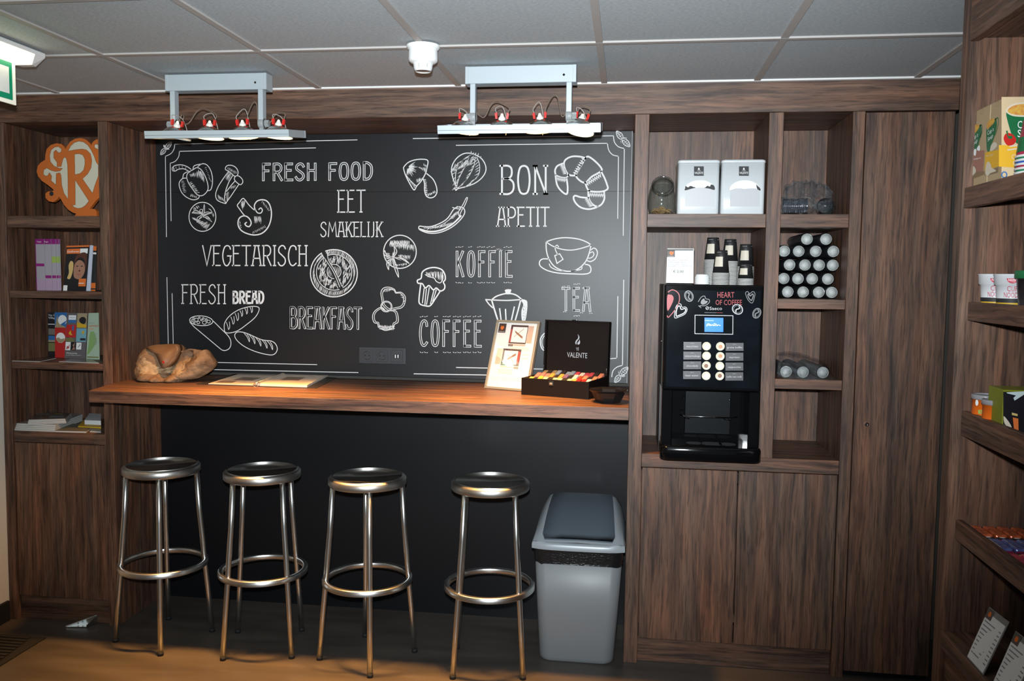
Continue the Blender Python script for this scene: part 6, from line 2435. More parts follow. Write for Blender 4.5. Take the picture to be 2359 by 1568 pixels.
q = MB(oE)
q.prism([ep(*a) for a in outl], (0, 0.018, 0), EO)
eb = q.build('board', EO, em)
q = MB(oE)
hole = [(265 + 38 + 38 * math.cos(2 * PI * k / 14), 1118 + 44 * math.sin(2 * PI * k / 14)) for k in range(14)]
q.poly([ep(x, y, EYP - 0.0006) for x, y in hole], INK)
q.build('curl_hole', INK, eb)
CR = [[(605, 350), (650, 260), (720, 195), (800, 172), (880, 185), (960, 240), (1020, 330), (1070, 430), (1110, 545), (1150, 600), (1150, 800), (1095, 950), (1045, 1110), (865, 850), (960, 760), (1020, 650), (1035, 520), (1010, 400), (940, 330), (860, 312), (740, 325)],
      [(722, 405), (800, 398), (870, 420), (908, 500), (908, 600), (880, 700), (820, 755), (728, 775)],
      [(733, 875), (860, 1065), (980, 1250), (920, 1330), (850, 1375), (780, 1385), (720, 1365), (675, 1330), (735, 1320), (735, 1100)],
      [(545, 455), (575, 490), (595, 600), (602, 900), (602, 1215), (530, 1110), (490, 960), (480, 800), (460, 742), (390, 752), (385, 960), (300, 885), (310, 800), (265, 738), (240, 790), (200, 800), (160, 770), (165, 690), (220, 655), (300, 700), (380, 720), (460, 708), (505, 662), (430, 655), (350, 620), (285, 540), (272, 430), (300, 330), (360, 280), (430, 270), (485, 310), (480, 365), (430, 382), (385, 330), (345, 370), (345, 470), (405, 555), (405, 632), (480, 630), (495, 560), (515, 490)],
      [(1082, 245), (1100, 225), (1140, 230), (1180, 290), (1170, 330), (1110, 300), (1085, 290)]]
for i, c in enumerate(CR):
    q = MB(oE)
    q.poly([ep(x, y, EYP - 0.0008) for x, y in c], EC)
    q.ribbon([ep(x, y, EYP - 0.0008) for x, y in c], 0.0014, YN, ED, closed=True, lift=0.0004)
    q.build('cream_inlay', EC, eb)

# purple and grey leaflets
LFG = flat('leaflet_grey', (0.34, 0.32, 0.36))
LFP = flat('leaflet_purple', (0.24, 0.008, 0.16))
LFL = flat('leaflet_lilac', (0.40, 0.28, 0.40))
LFGN = flat('leaflet_green', (0.30, 0.42, 0.08))
xe = [(455, 552), (552, 640), (640, 700), (700, 735), (735, 768)]
lfn = ['first', 'second', 'third', 'fourth', 'last']
for k, (x0, x1) in enumerate(xe):
    yy = 0.105 + 0.007 * k
    a = at(0 + x0 / 5.6, 0, 'Y', yy) if False else at(x0 / 5.6, 565, 'Y', yy)
    b = at((x1 + (12 if k < 4 else 0)) / 5.6, 565, 'Y', yy)
    z0, z1 = 1.5383, at(x0 / 5.6, 460 + 505 / 5.6, 'Y', yy).z
    o_l = Vector((a.x, yy, z0))
    t = thing('leaflet', 'purple topped grey leaflet, %s from the left on the second bookcase shelf' % lfn[k], 'leaflet', o_l, group='purple leaflets on the second shelf')
    q = MB(o_l)
    wv = b.x - a.x
    q.hexa([(a.x, yy, z0), (a.x + wv, yy + 0.004, z0), (a.x + wv, yy + 0.006, z0), (a.x, yy + 0.002, z0), (a.x, yy, z1), (a.x + wv, yy + 0.004, z1), (a.x + wv, yy + 0.006, z1), (a.x, yy + 0.002, z1)], LFG)
    sh_ = q.build('sheet', LFG, t)
    hgt = z1 - z0
    q = MB(o_l)

    def lr_(f0, f1, h0, h1, m, l=0.0008):
        q.poly([(a.x + wv * f0, yy + 0.004 * f0 - l, z0 + hgt * h0), (a.x + wv * f1, yy + 0.004 * f1 - l, z0 + hgt * h0), (a.x + wv * f1, yy + 0.004 * f1 - l, z0 + hgt * h1), (a.x + wv * f0, yy + 0.004 * f0 - l, z0 + hgt * h1)], m)
    lr_(0, 1, 0.90, 1.0, LFP)
    lr_(0, 1, 0.0, 0.22, LFL, 0.0006)
    yb_ = 0.47 if k == 0 else 0.24
    lr_(0.05, 0.95, yb_, yb_ + 0.055, LFP)
    lr_(0, 0.07, 0, 1, LFP, 0.001)
    if k >= 2:
        lr_(0.15, 1, 0.54, 0.66, LFGN)
    if k < 2:
        q.text('Regio', (a.x + wv * 0.25, yy - 0.0008, z0 + hgt * 0.935), (1, 0, 0), (0, 0, 1), 0.006, WHITE, width=wv * 0.5)
    q.build('print', LFP, sh_)

# two magazines on the second shelf
MG = flat('magazine_black', (0.012, 0.011, 0.014), 0.3)


def qslab(name, parent, org, quad, yy, th, m):
    """upright slab from four picture points (tl, tr, br, bl) standing at depth yy"""
    p = [at(u, v, 'Y', yy) for u, v in quad]
    zmin = min(p[2].z, p[3].z)
    q = MB(org)
    q.prism(p, (0, th, 0), m)
    return q.build(name, m, parent)


def on_quad(quad, yy, u, v, l=0.0008):
    p = [at(a, b, 'Y', yy) for a, b in quad]
    r = p[3] * (1 - u) * (1 - v) + p[2] * u * (1 - v) + p[1] * u * v + p[0] * (1 - u) * v
    return Vector((r.x, yy - l, r.z))


class QP:
    def __init__(self, quad, yy, org):
        self.a, self.q = (quad, yy), MB(org)

    def r(self, u0, v0, u1, v1, m, l=0.0008):
        self.q.poly([on_quad(*self.a, u, v, l) for u, v in ((u0, v0), (u1, v0), (u1, v1), (u0, v1))], m)
        return self

    def g(self, pts, m, l=0.0010, sm=False):
        pts = smooth_pts(pts, True, 3) if sm else pts
        self.q.poly([on_quad(*self.a, u, v, l) for u, v in pts], m)
        return self

    def t(self, s, u0, u1, v, h, m, l=0.0014):
        A, B = on_quad(*self.a, u0, v, l), on_quad(*self.a, u1, v, l)
        Cc = on_quad(*self.a, u0, v + h, l)
        self.q.text(s, A, (B - A).normalized(), (Cc - A).normalized(), (Cc - A).length, m, width=(B - A).length)
        return self

    def done(self, name, parent, m=None):
        return self.q.build(name, m, parent)


def stand(quad, yy, z):
    """moves a picture quad's lower corners so that they rest at height z"""
    out_ = list(quad)
    for i in (2, 3):
        lo_, hi_ = quad[i][1] - 25, quad[i][1] + 25
        for _ in range(40):
            md = (lo_ + hi_) / 2
            if at(quad[i][0], md, 'Y', yy).z > z:
                lo_ = md
            else:
                hi_ = md
        out_[i] = (quad[i][0], lo_)
    return out_


SKIN = flat('print_skin', (0.36, 0.18, 0.12))
SKIND = flat('print_hair', (0.09, 0.03, 0.02))
GOLDP = flat('print_gold', (0.60, 0.42, 0.16))
ORP = flat('print_orange', (0.70, 0.16, 0.03))
Q2 = stand([(190, 565), (222.5, 567), (220, 668), (192, 668)], 0.15, 1.5384)
t = thing('magazine', 'dark magazine behind the black covered one, beside the bookcase upright', 'magazine', (0.09, 0.15, 1.5384), group='city magazines on the second shelf')
qslab('pages', t, t.location, Q2, 0.150, 0.004, flat('magazine_dark', (0.03, 0.032, 0.03), 0.35))
k = QP(Q2, 0.150, t.location)
k.r(0.1, 0.90, 1, 1, ORP).r(0.1, 0.82, 1, 0.86, WHITE).r(0, 0.06, 1, 0.18, ORP).r(0, 0.0, 1, 0.03, ORP)
k.done('cover_print', t)
Q1 = stand([(153.5, 566), (206, 564.5), (197.5, 667), (145.5, 668)], 0.13, 1.5384)
t = thing('magazine', 'black magazine with an orange heading and a face on its cover, second bookcase shelf', 'magazine', (0.02, 0.13, 1.5384), group='city magazines on the second shelf')
qslab('pages', t, t.location, Q1, 0.130, 0.006, MG)
k = QP(Q1, 0.130, t.location)
k.r(0.03, 0.82, 0.62, 0.93, ORP).r(0.62, 0.82, 0.95, 0.93, WHITE).r(0, 0.965, 1.0, 1.0, ORP).t('Eindhoven', 0.06, 0.58, 0.85, 0.045, WHITE)
k.g([(0.42, 0.33), (0.40, 0.50), (0.46, 0.62), (0.62, 0.68), (0.82, 0.62), (0.90, 0.48), (0.84, 0.34), (0.70, 0.26), (0.52, 0.27)], SKIN, sm=True)
k.g([(0.40, 0.50), (0.46, 0.64), (0.62, 0.74), (0.84, 0.68), (0.93, 0.50), (0.93, 0.80), (0.70, 0.84), (0.44, 0.74)], SKIND, 0.0012, True)
k.r(0.50, 0.535, 0.60, 0.552, INK, 0.0013).r(0.70, 0.535, 0.80, 0.552, INK, 0.0013).r(0.56, 0.355, 0.72, 0.372, PR_, 0.0013).g([(0.61, 0.44), (0.66, 0.42), (0.71, 0.44), (0.66, 0.47)], SKIND, 0.0013)
k.g([(0.14, 0.28), (0.20, 0.40), (0.16, 0.56), (0.24, 0.66), (0.36, 0.62), (0.37, 0.46), (0.33, 0.34), (0.26, 0.26)], GOLDP, sm=True)
k.r(0.66, 0.10, 0.98, 0.27, ORP).r(0.0, 0.0, 0.18, 0.12, WHITE).r(0.66, 0.16, 0.90, 0.175, WHITE, 0.0013)
k.done('cover_print', t)
Q1b = stand([(206, 564.5), (214.5, 565), (208, 667), (197.5, 667)], 0.134, 1.5384)
k = MB(t.location)
pq = [at(a, b, 'Y', 0.1335) for a, b in Q1b]
k.prism(pq, (0, 0.003, 0), flat('page_blueish_white', (0.52, 0.55, 0.66)))
k.build('back_page', None, t)

# brochures on the third shelf
BF3 = (90, 700, 9.8)
c3 = lambda x, y: (90 + x / 9.8, 700 + y / 9.8)
SH3 = 1.2142
GREYV = flat('brochure_taupe', (0.12, 0.105, 0.11))
BLUEP = flat('print_blue', (0.03, 0.14, 0.36))
SKYP = flat('print_sky', (0.16, 0.36, 0.44))
REDB = flat('print_red', (0.46, 0.022, 0.02))
YELP = flat('print_yellow', (0.60, 0.36, 0.02))
SAND = flat('print_sandstone', (0.34, 0.27, 0.16))
OLIVE = flat('print_olive', (0.17, 0.17, 0.06))
PGREEN = flat('print_pale_green', (0.34, 0.44, 0.33))
GREENL = flat('print_leaf_green', (0.20, 0.34, 0.12))
qd = stand([c3(195, 190), c3(480, 195), c3(470, 1190), c3(200, 1165)], 0.235, SH3)
t = thing('brochure', 'dark village brochure at the left of the brochures on the third shelf', 'brochure', (-0.08, 0.235, SH3), group='brochures on the third shelf')
qslab('sheet', t, t.location, qd, 0.235, 0.003, MG)
k = QP(qd, 0.235, t.location)
k.t('Van Gogh', 0.06, 0.92, 0.92, 0.045, WHITE).t('Village', 0.06, 0.75, 0.86, 0.045, WHITE).r(0.05, 0.50, 1, 0.64, flat('print_grey_photo', (0.17, 0.15, 0.13))).r(0.05, 0.35, 1, 0.48, BLUEP).r(0.05, 0.34, 1, 0.38, SAND, 0.001).r(0.05, 0.13, 1, 0.32, OLIVE).r(0.03, 0.73, 0.6, 0.745, WHITE)
k.done('cover_print', t)
qd = stand([c3(355, 185), c3(640, 190), c3(630, 1195), c3(360, 1195)], 0.215, SH3)
t = thing('brochure', 'red and blue brochure with a church photo on the third shelf', 'brochure', (-0.04, 0.215, SH3), group='brochures on the third shelf')
qslab('sheet', t, t.location, qd, 0.215, 0.003, REDB)
k = QP(qd, 0.215, t.location)
k.r(0, 0.665, 1, 1, BLUEP).g([(0, 0.665), (0.10, 0.78), (0.20, 0.95), (0.28, 0.80), (0.40, 0.84), (0.50, 0.72), (0.75, 0.70), (0.9, 0.665)], SAND)
k.g([(0.62 + 0.36 * math.cos(i * PI / 6), 0.83 + 0.115 * math.sin(i * PI / 6)) for i in range(-4, 9)][2:] + [(0.98, 0.83)], WHITE, 0.0012)
k.g([(0.48 + 0.37 * math.cos(i * PI / 8), 0.44 + 0.115 * math.sin(i * PI / 8)) for i in range(16)], WHITE, 0.0012).g([(0.12, 0.42), (0.3, 0.45), (0.5, 0.41), (0.84, 0.43), (0.75, 0.355), (0.48, 0.325), (0.22, 0.355)], SAND, 0.0015)
k.done('cover_print', t)
qd = stand([c3(628, 200), c3(1095, 205), c3(1045, 1205), c3(575, 1192)], 0.195, SH3)
t = thing('brochure', 'grey museum brochure with a grid of colourful pictures reading Welcome', 'brochure', (0.01, 0.195, SH3), group='brochures on the third shelf')
qslab('sheet', t, t.location, qd, 0.195, 0.003, GREYV)
k = QP(qd, 0.195, t.location)
k.r(0.10, 0.85, 0.46, 0.95, WHITE).r(0.10, 0.785, 0.46, 0.85, BLUEP).t('PHILIPS', 0.15, 0.42, 0.885, 0.025, BLUEP).r(0.02, 0.46, 0.49, 0.74, REDB)
k.g([(0.18, 0.52), (0.14, 0.56), (0.24, 0.62), (0.27, 0.55), (0.34, 0.51)], YELP, 0.0012).g([(0.02, 0.37), (0.46, 0.37), (0.38, 0.43), (0.26, 0.46), (0.14, 0.44), (0.02, 0.44)], OLIVE, 0.0012).r(0.30, 0.62, 0.38, 0.72, BLUEP, 0.0012)
k.r(0.52, 0.68, 0.99, 0.995, SAND).g([(0.52, 0.68), (0.98, 0.68), (0.98, 0.74), (0.52, 0.80)], YELP, 0.0012).g([(0.62 + 0.0, 0.86), (0.66, 0.80), (0.80, 0.76), (0.92, 0.78), (0.95, 0.86), (0.86, 0.91), (0.72, 0.91)], MG, 0.0013, True)
k.r(0.52, 0.37, 0.995, 0.665, SKYP).g([(0.76, 0.58), (0.84, 0.62), (0.90, 0.58), (0.84, 0.53)], YELP, 0.0012).g([(0.70, 0.40), (0.98, 0.40), (0.96, 0.45), (0.72, 0.45)], INK, 0.0012)
k.r(0.02, 0.18, 0.26, 0.36, WHITE).r(0.27, 0.18, 0.52, 0.36, MG).g([(0.33, 0.19), (0.42, 0.25), (0.36, 0.29), (0.48, 0.35), (0.44, 0.26), (0.50, 0.20)], SKIN, 0.0012).r(0.54, 0.20, 0.78, 0.35, WHITE).t('Welcome', 0.07, 0.60, 0.10, 0.035, WHITE).t('to the Philips Museum', 0.07, 0.8, 0.065, 0.016, WHITE)
k.g([(0.06, 0.20), (0.10, 0.28), (0.16, 0.26), (0.22, 0.33), (0.20, 0.22)], PR_, 0.0012).g([(0.60, 0.24), (0.66, 0.25), (0.74, 0.30), (0.72, 0.33), (0.66, 0.28)], GREY_INK, 0.0012)
k.done('cover_print', t)
qd = stand([c3(1115, 205), c3(1342, 198), c3(1363, 1218), c3(1062, 1212)], 0.175, SH3)
t = thing('brochure', 'pale green brochure reading Dutch Happiness Week beside the bookcase upright', 'brochure', (0.09, 0.175, SH3), group='brochures on the third shelf')
qslab('sheet', t, t.location, qd, 0.175, 0.003, PGREEN)
k = QP(qd, 0.175, t.location)
k.g([(0.05, 0.10), (0.15, 0.30), (0.20, 0.55), (0.40, 0.60), (0.62, 0.58), (0.80, 0.40), (0.60, 0.28), (0.30, 0.16)], GREENL, 0.0008, True).t('DUTCH', 0.08, 0.62, 0.765, 0.035, GREY_INK).t('HAPPINESS', 0.08, 0.98, 0.70, 0.04, REDB).t('WEEK', 0.08, 0.55, 0.64, 0.035, ORP).t('2017', 0.1, 0.4, 0.60, 0.02, GREY_INK)
for i in range(6):
    k.r(0.55, 0.545 - 0.045 * i, 0.90 - 0.05 * (i % 2), 0.555 - 0.045 * i, GREY_INK, 0.0012)
k.r(0.06, 0.035, 0.95, 0.06, OLIVE)
k.done('cover_print', t)
# flat leaflets on the third shelf
for nm, pts, col in (('shiny dark leaflet lying flat at the left front of the third shelf', ((18, 830.5), (92, 832.5), (149, 822), (90, 820.5)), flat('leaflet_dark', (0.10, 0.07, 0.06), 0.2)),
                     ('grey leaflet lying flat before the brochures on the third shelf', ((136, 832.5), (228, 836), (229, 824), (176, 824)), flat('leaflet_grey_gloss', (0.20, 0.20, 0.22), 0.2))):
    p = [at(u, v, 'Z', SH3 + 0.0015) for u, v in pts]
    p = [Vector((a.x, max(0.012, min(a.y, 0.17)), SH3 + 0.0002)) for a in p]
    c = sum(p, Vector()) / 4
    t = thing('leaflet', nm, 'leaflet', c, group='flat leaflets on the third shelf')
    q = MB(c); q.prism(p, (0, 0, 0.0016), WHITE); sh_ = q.build('sheet', WHITE, t)
    q = MB(c); q.poly([a + Vector((0, 0, 0.0022)) * 1 + (c - a) * 0.01 for a in p], col); q.build('cover_print', col, sh_)

# magazine piles on the fourth shelf
Z4 = 0.8924
PAGEW = flat('page_edge_white', (0.55, 0.55, 0.52))


def lying(nm, pts, z, th, cov, edge=PAGEW, name='magazine', cat='magazine', group='magazines piled on the fourth shelf', print_=None):
    p = [at(u, v, 'Z', z) for u, v in pts]
    p = [Vector((a.x, min(max(a.y, 0.012), 0.385), z)) for a in p]
    c = sum(p, Vector()) / len(p)
    t = thing(name, nm, cat, c, group=group)
    q = MB(c); q.prism(p, (0, 0, th), edge); b = q.build('pages', edge, t)
    q = MB(c)
    q.poly([a + Vector((0, 0, th + 0.0006)) for a in p], cov)
    if print_:
        a, b_, cc_, dd_ = [x + Vector((0, 0, th + 0.0010)) for x in p]
        for u0, v0, u1, v1, m in print_:
            f = lambda u, v: a * (1 - u) * (1 - v) + b_ * u * (1 - v) + cc_ * u * v + dd_ * (1 - u) * v
            q.poly([f(u0, v0), f(u1, v0), f(u1, v1), f(u0, v1)], m)
    q.build('cover', cov, b)
    return t


COVG = mat('cover_grey', (0.22, 0.23, 0.24), 0.3)
COVD = mat('cover_dark', (0.035, 0.035, 0.038), 0.18, noise=(26, (0.16, 0.15, 0.15), 4))
for k in range(4):
    s = 0.3 * k
    lying('grey covered magazine in the wide pile, %s' % ['bottom', 'second from the bottom', 'third from the bottom', 'top of the grey ones'][k], ((22 - s, 990.5 - 4.3 * k), (127 + s, 994.5 - 4.3 * k), (190, 969 - 4.0 * k), (95, 966 - 4.0 * k)), Z4 + 0.0078 * k, 0.0074, COVG)
for k in range(5):
    lying('glossy dark fanned magazine on the grey pile, %s' % ['bottom', 'second from the bottom', 'third from the bottom', 'fourth from the bottom', 'topmost'][k], ((63 + 0.8 * k, 977 - 2.2 * k), (153 - 0.7 * k, 974.5 - 2.2 * k), (166 - 0.5 * k, 961 - 2 * k), (84 + 0.5 * k, 957 - 2 * k)), Z4 + 0.0318 + 0.0040 * k, 0.0032, COVD,
          print_=[(0.08, 0.55, 0.42, 0.9, flat('print_grey_photo', (0.17, 0.15, 0.13))), (0.5, 0.2, 0.9, 0.5, flat('print_blue_grey', (0.16, 0.19, 0.23))), (0.55, 0.65, 0.8, 0.9, OLIVE)])
lying('thin magazine with an olive cover in front of the white book', ((127.5, 994.8), (199, 996.5), (222, 979), (150, 978)), Z4, 0.0055, flat('cover_olive', (0.14, 0.13, 0.10)))
lying('pale leaflet beside the olive magazine at the bookcase upright', ((207, 995), (232.5, 996), (233, 984), (216, 984)), Z4 , 0.004, COVG, name='leaflet', cat='leaflet')
lying('yellow brochure under the white book on the fourth shelf', ((180, 983.5), (233, 986.5), (233.5, 972), (192, 970)), Z4 + 0.0058, 0.0055, YELP, edge=YELP, name='brochure', cat='brochure')
lying('thick white book on the yellow brochure', ((195, 977), (232.5, 978.5), (233, 962), (206, 961)), Z4 + 0.0116, 0.020, flat('book_white', (0.62, 0.66, 0.70)), edge=flat('book_white', (0.62, 0.66, 0.70)), name='book', cat='book')

# ------------------------------------------------------------------ snack rack contents
KRAFT = flat('kraft_card', (0.42, 0.30, 0.17))
KRAFTD = flat('kraft_dark', (0.22, 0.14, 0.075))
MUG = flat('mug_green', (0.012, 0.13, 0.045), 0.35)
MUGD = flat('mug_green_dark', (0.004, 0.045, 0.02), 0.4)
PINKB = flat('box_rose', (0.33, 0.15, 0.11))
YELB = flat('box_yellow', (0.70, 0.38, 0.02))
SOUP = mat('printed_soup', (0.55, 0.20, 0.05), 0.5, noise=(120, (0.65, 0.42, 0.06), 4))
CREAMP = flat('print_cream', (0.62, 0.54, 0.42))
PEPR = flat('print_pepper_red', (0.50, 0.02, 0.015), 0.35)
BX = (2200, 200, 5.226)
XF = 3.4375
ZS1 = 1.8664


def soupbox(label, y0, y1, kind):
    t = thing('soup_box', label, 'box', (XF + 0.08, (y0 + y1) / 2, ZS1), group='soup boxes on the top rack shelf')
    o = t.location
    q = MB(o)
    q.box(XF, XF + 0.165, y0, y1, ZS1, 2.068, KRAFT, bev=0.0012, seg=1)
    b = q.build('carton', KRAFT, t)
    d = Pr(BX, (XF - 0.0004, 0, 0), (-1, 0, 0), o, 0.0012)
    if kind == 'A':
        d.fill([(172, 775), (356, 762), (340, 1010), (165, 1075)], PINKB)
        d.fill([(188, 560), (215, 590), (300, 462), (318, 470), (322, 560), (300, 640), (285, 700), (250, 790), (205, 850), (190, 800)], MUG, True, 0.0006)
        d.s([(300, 470), (325, 460), (328, 540), (300, 610)], 12, MUG)
        d.fill([(192, 545), (215, 490), (250, 458), (290, 455), (296, 480), (270, 530), (225, 575), (198, 578)], SOUP, True, 0.0008)
        d.fill([(222, 800), (240, 748), (262, 760), (250, 830)], WHITE, True, 0.0009).fill([(265, 750), (290, 705), (305, 720), (300, 770)], WHITE, True, 0.0009)
        d.t('Cup a', 212, 650, 282, 50, WHITE, 0.0010, y1=595).t('Soup', 212, 718, 275, 50, WHITE, 0.0010, y1=662)
        d.t('Champignon', 178, 885, 318, 18, WHITE, 0.0010, y1=862)
        d.ell(325, 290, 18, 34, 3, KRAFTD)
    else:
        d.fill([(366, 790), (545, 752), (530, 955), (360, 1010)], YELB)
        d.fill([(380, 500), (400, 520), (480, 385), (500, 395), (505, 470), (480, 590), (440, 700), (410, 780), (385, 740)], MUG, True, 0.0006)
        d.s([(485, 395), (520, 375), (520, 470), (485, 580)], 12, MUG)
        d.fill([(386, 470), (400, 420), (440, 385), (480, 380), (480, 420), (440, 470), (395, 500)], SOUP, True, 0.0008)
        d.fill([(428, 770), (440, 700), (480, 665), (512, 690), (500, 730), (460, 765)], CREAMP, True, 0.0009)
        d.t('Cup a', 396, 585, 470, 50, WHITE, 0.0010, y1=525).t('Soup', 398, 660, 462, 50, WHITE, 0.0010, y1=605)
        d.t('Kip', 385, 845, 470, 22, CREAMP, 0.0010, y1=818)
        d.ell(515, 205, 16, 34, 3, KRAFTD)
    d.done('side_print', b)
    # perforated dispenser flap at the bottom
    d = Pr(BX, (XF - 0.0008, 0, 0), (-1, 0, 0), o, 0.0012)
    if kind == 'A':
        d.fill([(185, 1070), (215, 1030), (352, 1012), (355, 1052), (200, 1110)], KRAFTD).fill([(190, 1060), (195, 990), (225, 955), (250, 980), (255, 1025), (215, 1070), (190, 1090)], CREAMP, True, 0.0009)
    else:
        d.fill([(358, 1062), (400, 1010), (525, 965), (515, 1030), (370, 1070)], KRAFTD).fill([(372, 1050), (378, 940), (405, 898), (435, 930), (445, 970), (500, 1010), (430, 1040), (400, 1070)], CREAMP, True, 0.0009)
    d.done('tear_opening', b)
    if kind == 'B':
        yn = y0 - 0.0004
        d = Pr(BX, (0, yn, 0), YN, o, 0.0012)
        KB = flat('kraft_light', (0.60, 0.45, 0.27))
        d.rect(560, 122, 1000, 1120, KB, 0.0003)
        d.fill([(528, 700), (1000, 715), (1000, 990), (528, 960)], YELB, lift=0.0005)
        d.fill([(615, 310), (700, 350), (830, 355), (1020, 330), (960, 600), (900, 680), (760, 690), (700, 620), (650, 480)], MUG, True, 0.0007)
        d.fill([(612, 300), (640, 240), (720, 200), (860, 188), (1000, 210), (1030, 300), (960, 350), (830, 362), (690, 350)], CREAMP, True, 0.0009)
        d.fill([(632, 298), (660, 250), (740, 216), (860, 206), (980, 228), (1005, 300), (940, 335), (830, 342), (700, 332)], SOUP, True, 0.0011)
        d.fill([(585, 640), (595, 580), (640, 555), (700, 580), (735, 640), (700, 695), (630, 705)], PEPR, True, 0.0012).fill([(612, 540), (630, 530), (640, 590), (680, 590), (685, 620), (640, 620)], MUG, True, 0.0014)
        d.t('Cup a', 752, 500, 960, 90, WHITE, 0.0012).t('Soup', 752, 605, 960, 90, WHITE, 0.0012)
        d.t('Chinese', 680, 872, 900, 60, CREAMP, 0.0012).t('kip', 700, 935, 800, 40, CREAMP, 0.0012)
        d.ell(592, 1058, 30, 34, 12, BLUEP, 0.0008)
        for x0, y0_, x1, y1_ in ((636, 760, 760, 742), (660, 715, 770, 705)):
            d.s([(x0, y0_), (x1, y1_)], 14, CREAMP, sm=False, lift=0.0012)
        d.done('front_print', b)
    return t


soupbox('kraft soup box with a rose band, at the far end of the top rack shelf', -1.266, -1.180, 'A')
soupbox('kraft soup box with yellow band and large green mug, nearer on top rack shelf', -1.354, -1.268, 'B')

# striped paper soup cups, upturned in a stack
p = at(2338, 404, 'Y', -1.43)
scx, scy = p.x + 0.047, -1.43
RIMC = [('crimson', (0.38, 0.02, 0.06)), ('green', (0.02, 0.20, 0.10)), ('blue', (0.02, 0.10, 0.45)), ('crimson', (0.38, 0.02, 0.06)), ('green', (0.02, 0.20, 0.10)), ('purple', (0.12, 0.05, 0.28))][::-1]
for k, (nm, rgb) in enumerate(RIMC):
    last = k == 5
    t = thing('soup_cup', 'striped paper soup cup, %s of the stack by the yellow soup box' % (['bottom', 'second from the bottom', 'third from the bottom', 'fourth from the bottom', 'fifth from the bottom', 'topmost'][k]), 'cup', (scx, scy, ZS1 + 0.0004 + 0.0095 * k), group='soup cups on the top rack shelf')
    mm = flat('soup_cup_' + nm, rgb, 0.4)
    q = MB()
    q.lathe([(0.045, 0.0), (0.0465, 0.0015), (0.0462, 0.0045), (0.0440, 0.0055)], m=CUPW, n=36)
    q.build('rim', CUPW, t)
    q = MB()
    hh = 0.085
    q.lathe([(0.0440, 0.0052), (0.0425, 0.014), (0.033, hh), (0.031, hh), (0.0, hh - 0.003)], m=mm, n=36)
    q.build('wall', mm, t)
    if last:
        q = MB()
        q.lathe([(0.0438, 0.012), (0.0392, 0.046)], m=MUG, n=36)
        q.build('band', MUG, t)

# noodle cups on the second rack shelf
ZS2 = 1.5604
NW = flat('noodle_cup_white', (0.62, 0.63, 0.65), 0.4)
NR = flat('noodle_red', (0.45, 0.015, 0.05), 0.4)
ncp = [('white and red noodle cup by the rack end panel on the second rack shelf', 2256, -1.235), ('white and red noodle cup nearer the room on the second rack shelf', 2292, -1.330)]
for nm, u, yy in ncp:
    p = at(u, 632, 'Y', yy)
    r1, r0, zt = 0.041, 0.031, at(u + 20, 631, 'Y', yy).z
    cx = p.x + r1
    hh = zt - ZS2
    t = thing('noodle_cup', nm, 'cup', (cx, yy, ZS2), group='noodle cups on the second rack shelf')
    rad = lambda h: r0 + (r1 - 0.003 - r0) * h / hh if h < hh * 0.70 else r1
    q = MB()
    q.lathe([(0.0, 0.0), (r0, 0.0), (rad(hh * 0.69), hh * 0.69), (r1 - 0.0015, hh * 0.70), (r1, hh * 0.97), (r1 + 0.0015, hh * 0.985), (r1, hh), (r1 - 0.004, hh), (0.0, hh - 0.0005)], m=NW, n=40)
    b = q.build('cup_body', NW, t)
    q = MB()
    q.lathe([(rad(h) + 0.0004, h) for h in (hh * 0.20, hh * 0.32)], m=INK, n=40)
    q.lathe([(rad(h) + 0.0004, h) for h in (hh * 0.05, hh * 0.20)], m=YELP, n=40)
    q.build('band', INK, b)
    q = MB()

    def cyl(a, h, l=0.0007):
        r = rad(h) + l
        return (r * math.cos(a), r * math.sin(a), h)
    c0 = math.radians(-112)
    n = 8
    em_ = [cyl(c0 + (i / n - .5) * 0.62, hh * 0.88) for i in range(n + 1)] + [cyl(c0 + 0.31 * math.cos(PI * i / 8) * 1.0, hh * (0.88 - 0.14 * math.sin(PI * i / 8))) for i in range(1, 8)]
    q.poly(em_, NR)
    q.build('emblem', NR, b)

    def wrap_text(s, a0, a1, h, size, m, l):
        q2 = MB()
        q2.text(s, (0, 0, 0), (1, 0, 0), (0, 1, 0), size, m, width=(a1 - a0) * rad(h))
        for v_ in q2.bm.verts:
            a = a0 + v_.co.x / rad(h)
            z = h + v_.co.y
            r = rad(z) + l
            v_.co = Vector((r * math.cos(a), r * math.sin(a), z))
        return q2
    q2 = wrap_text('CUP', c0 - 0.30, c0 + 0.34, hh * 0.52, hh * 0.15, NR, 0.0008)
    q2.build('lettering', NR, b)
    q2 = wrap_text('NOODLES', c0 - 0.50, c0 + 0.78, hh * 0.345, hh * 0.15, NR, 0.0008)
    q2.build('lettering', NR, b)
    q2 = wrap_text('NISSIN', c0 - 0.22, c0 + 0.22, hh * 0.815, hh * 0.055, WHITE, 0.0012)
    q2.build('lettering', WHITE, b)
p = at(2341, 628, 'Y', -1.425)
t = thing('noodle_cup', 'black noodle cup with a green lid, nearest on the second rack shelf', 'cup', (p.x + 0.045, -1.425, ZS2), group='noodle cups on the second rack shelf')
zt = at(2355, 623, 'Y', -1.425).z - ZS2
q = MB(); q.lathe([(0.0, 0.0), (0.033, 0.0), (0.041, zt - 0.018), (0.0, zt - 0.018)], m=MG, n=36); q.build('cup_body', MG, t)
q = MB(); q.lathe([(0.0435, zt - 0.0185), (0.0455, zt - 0.016), (0.0455, zt - 0.001), (0.044, zt), (0.0, zt)], m=MUG, n=36); q.build('lid', MUG, t)

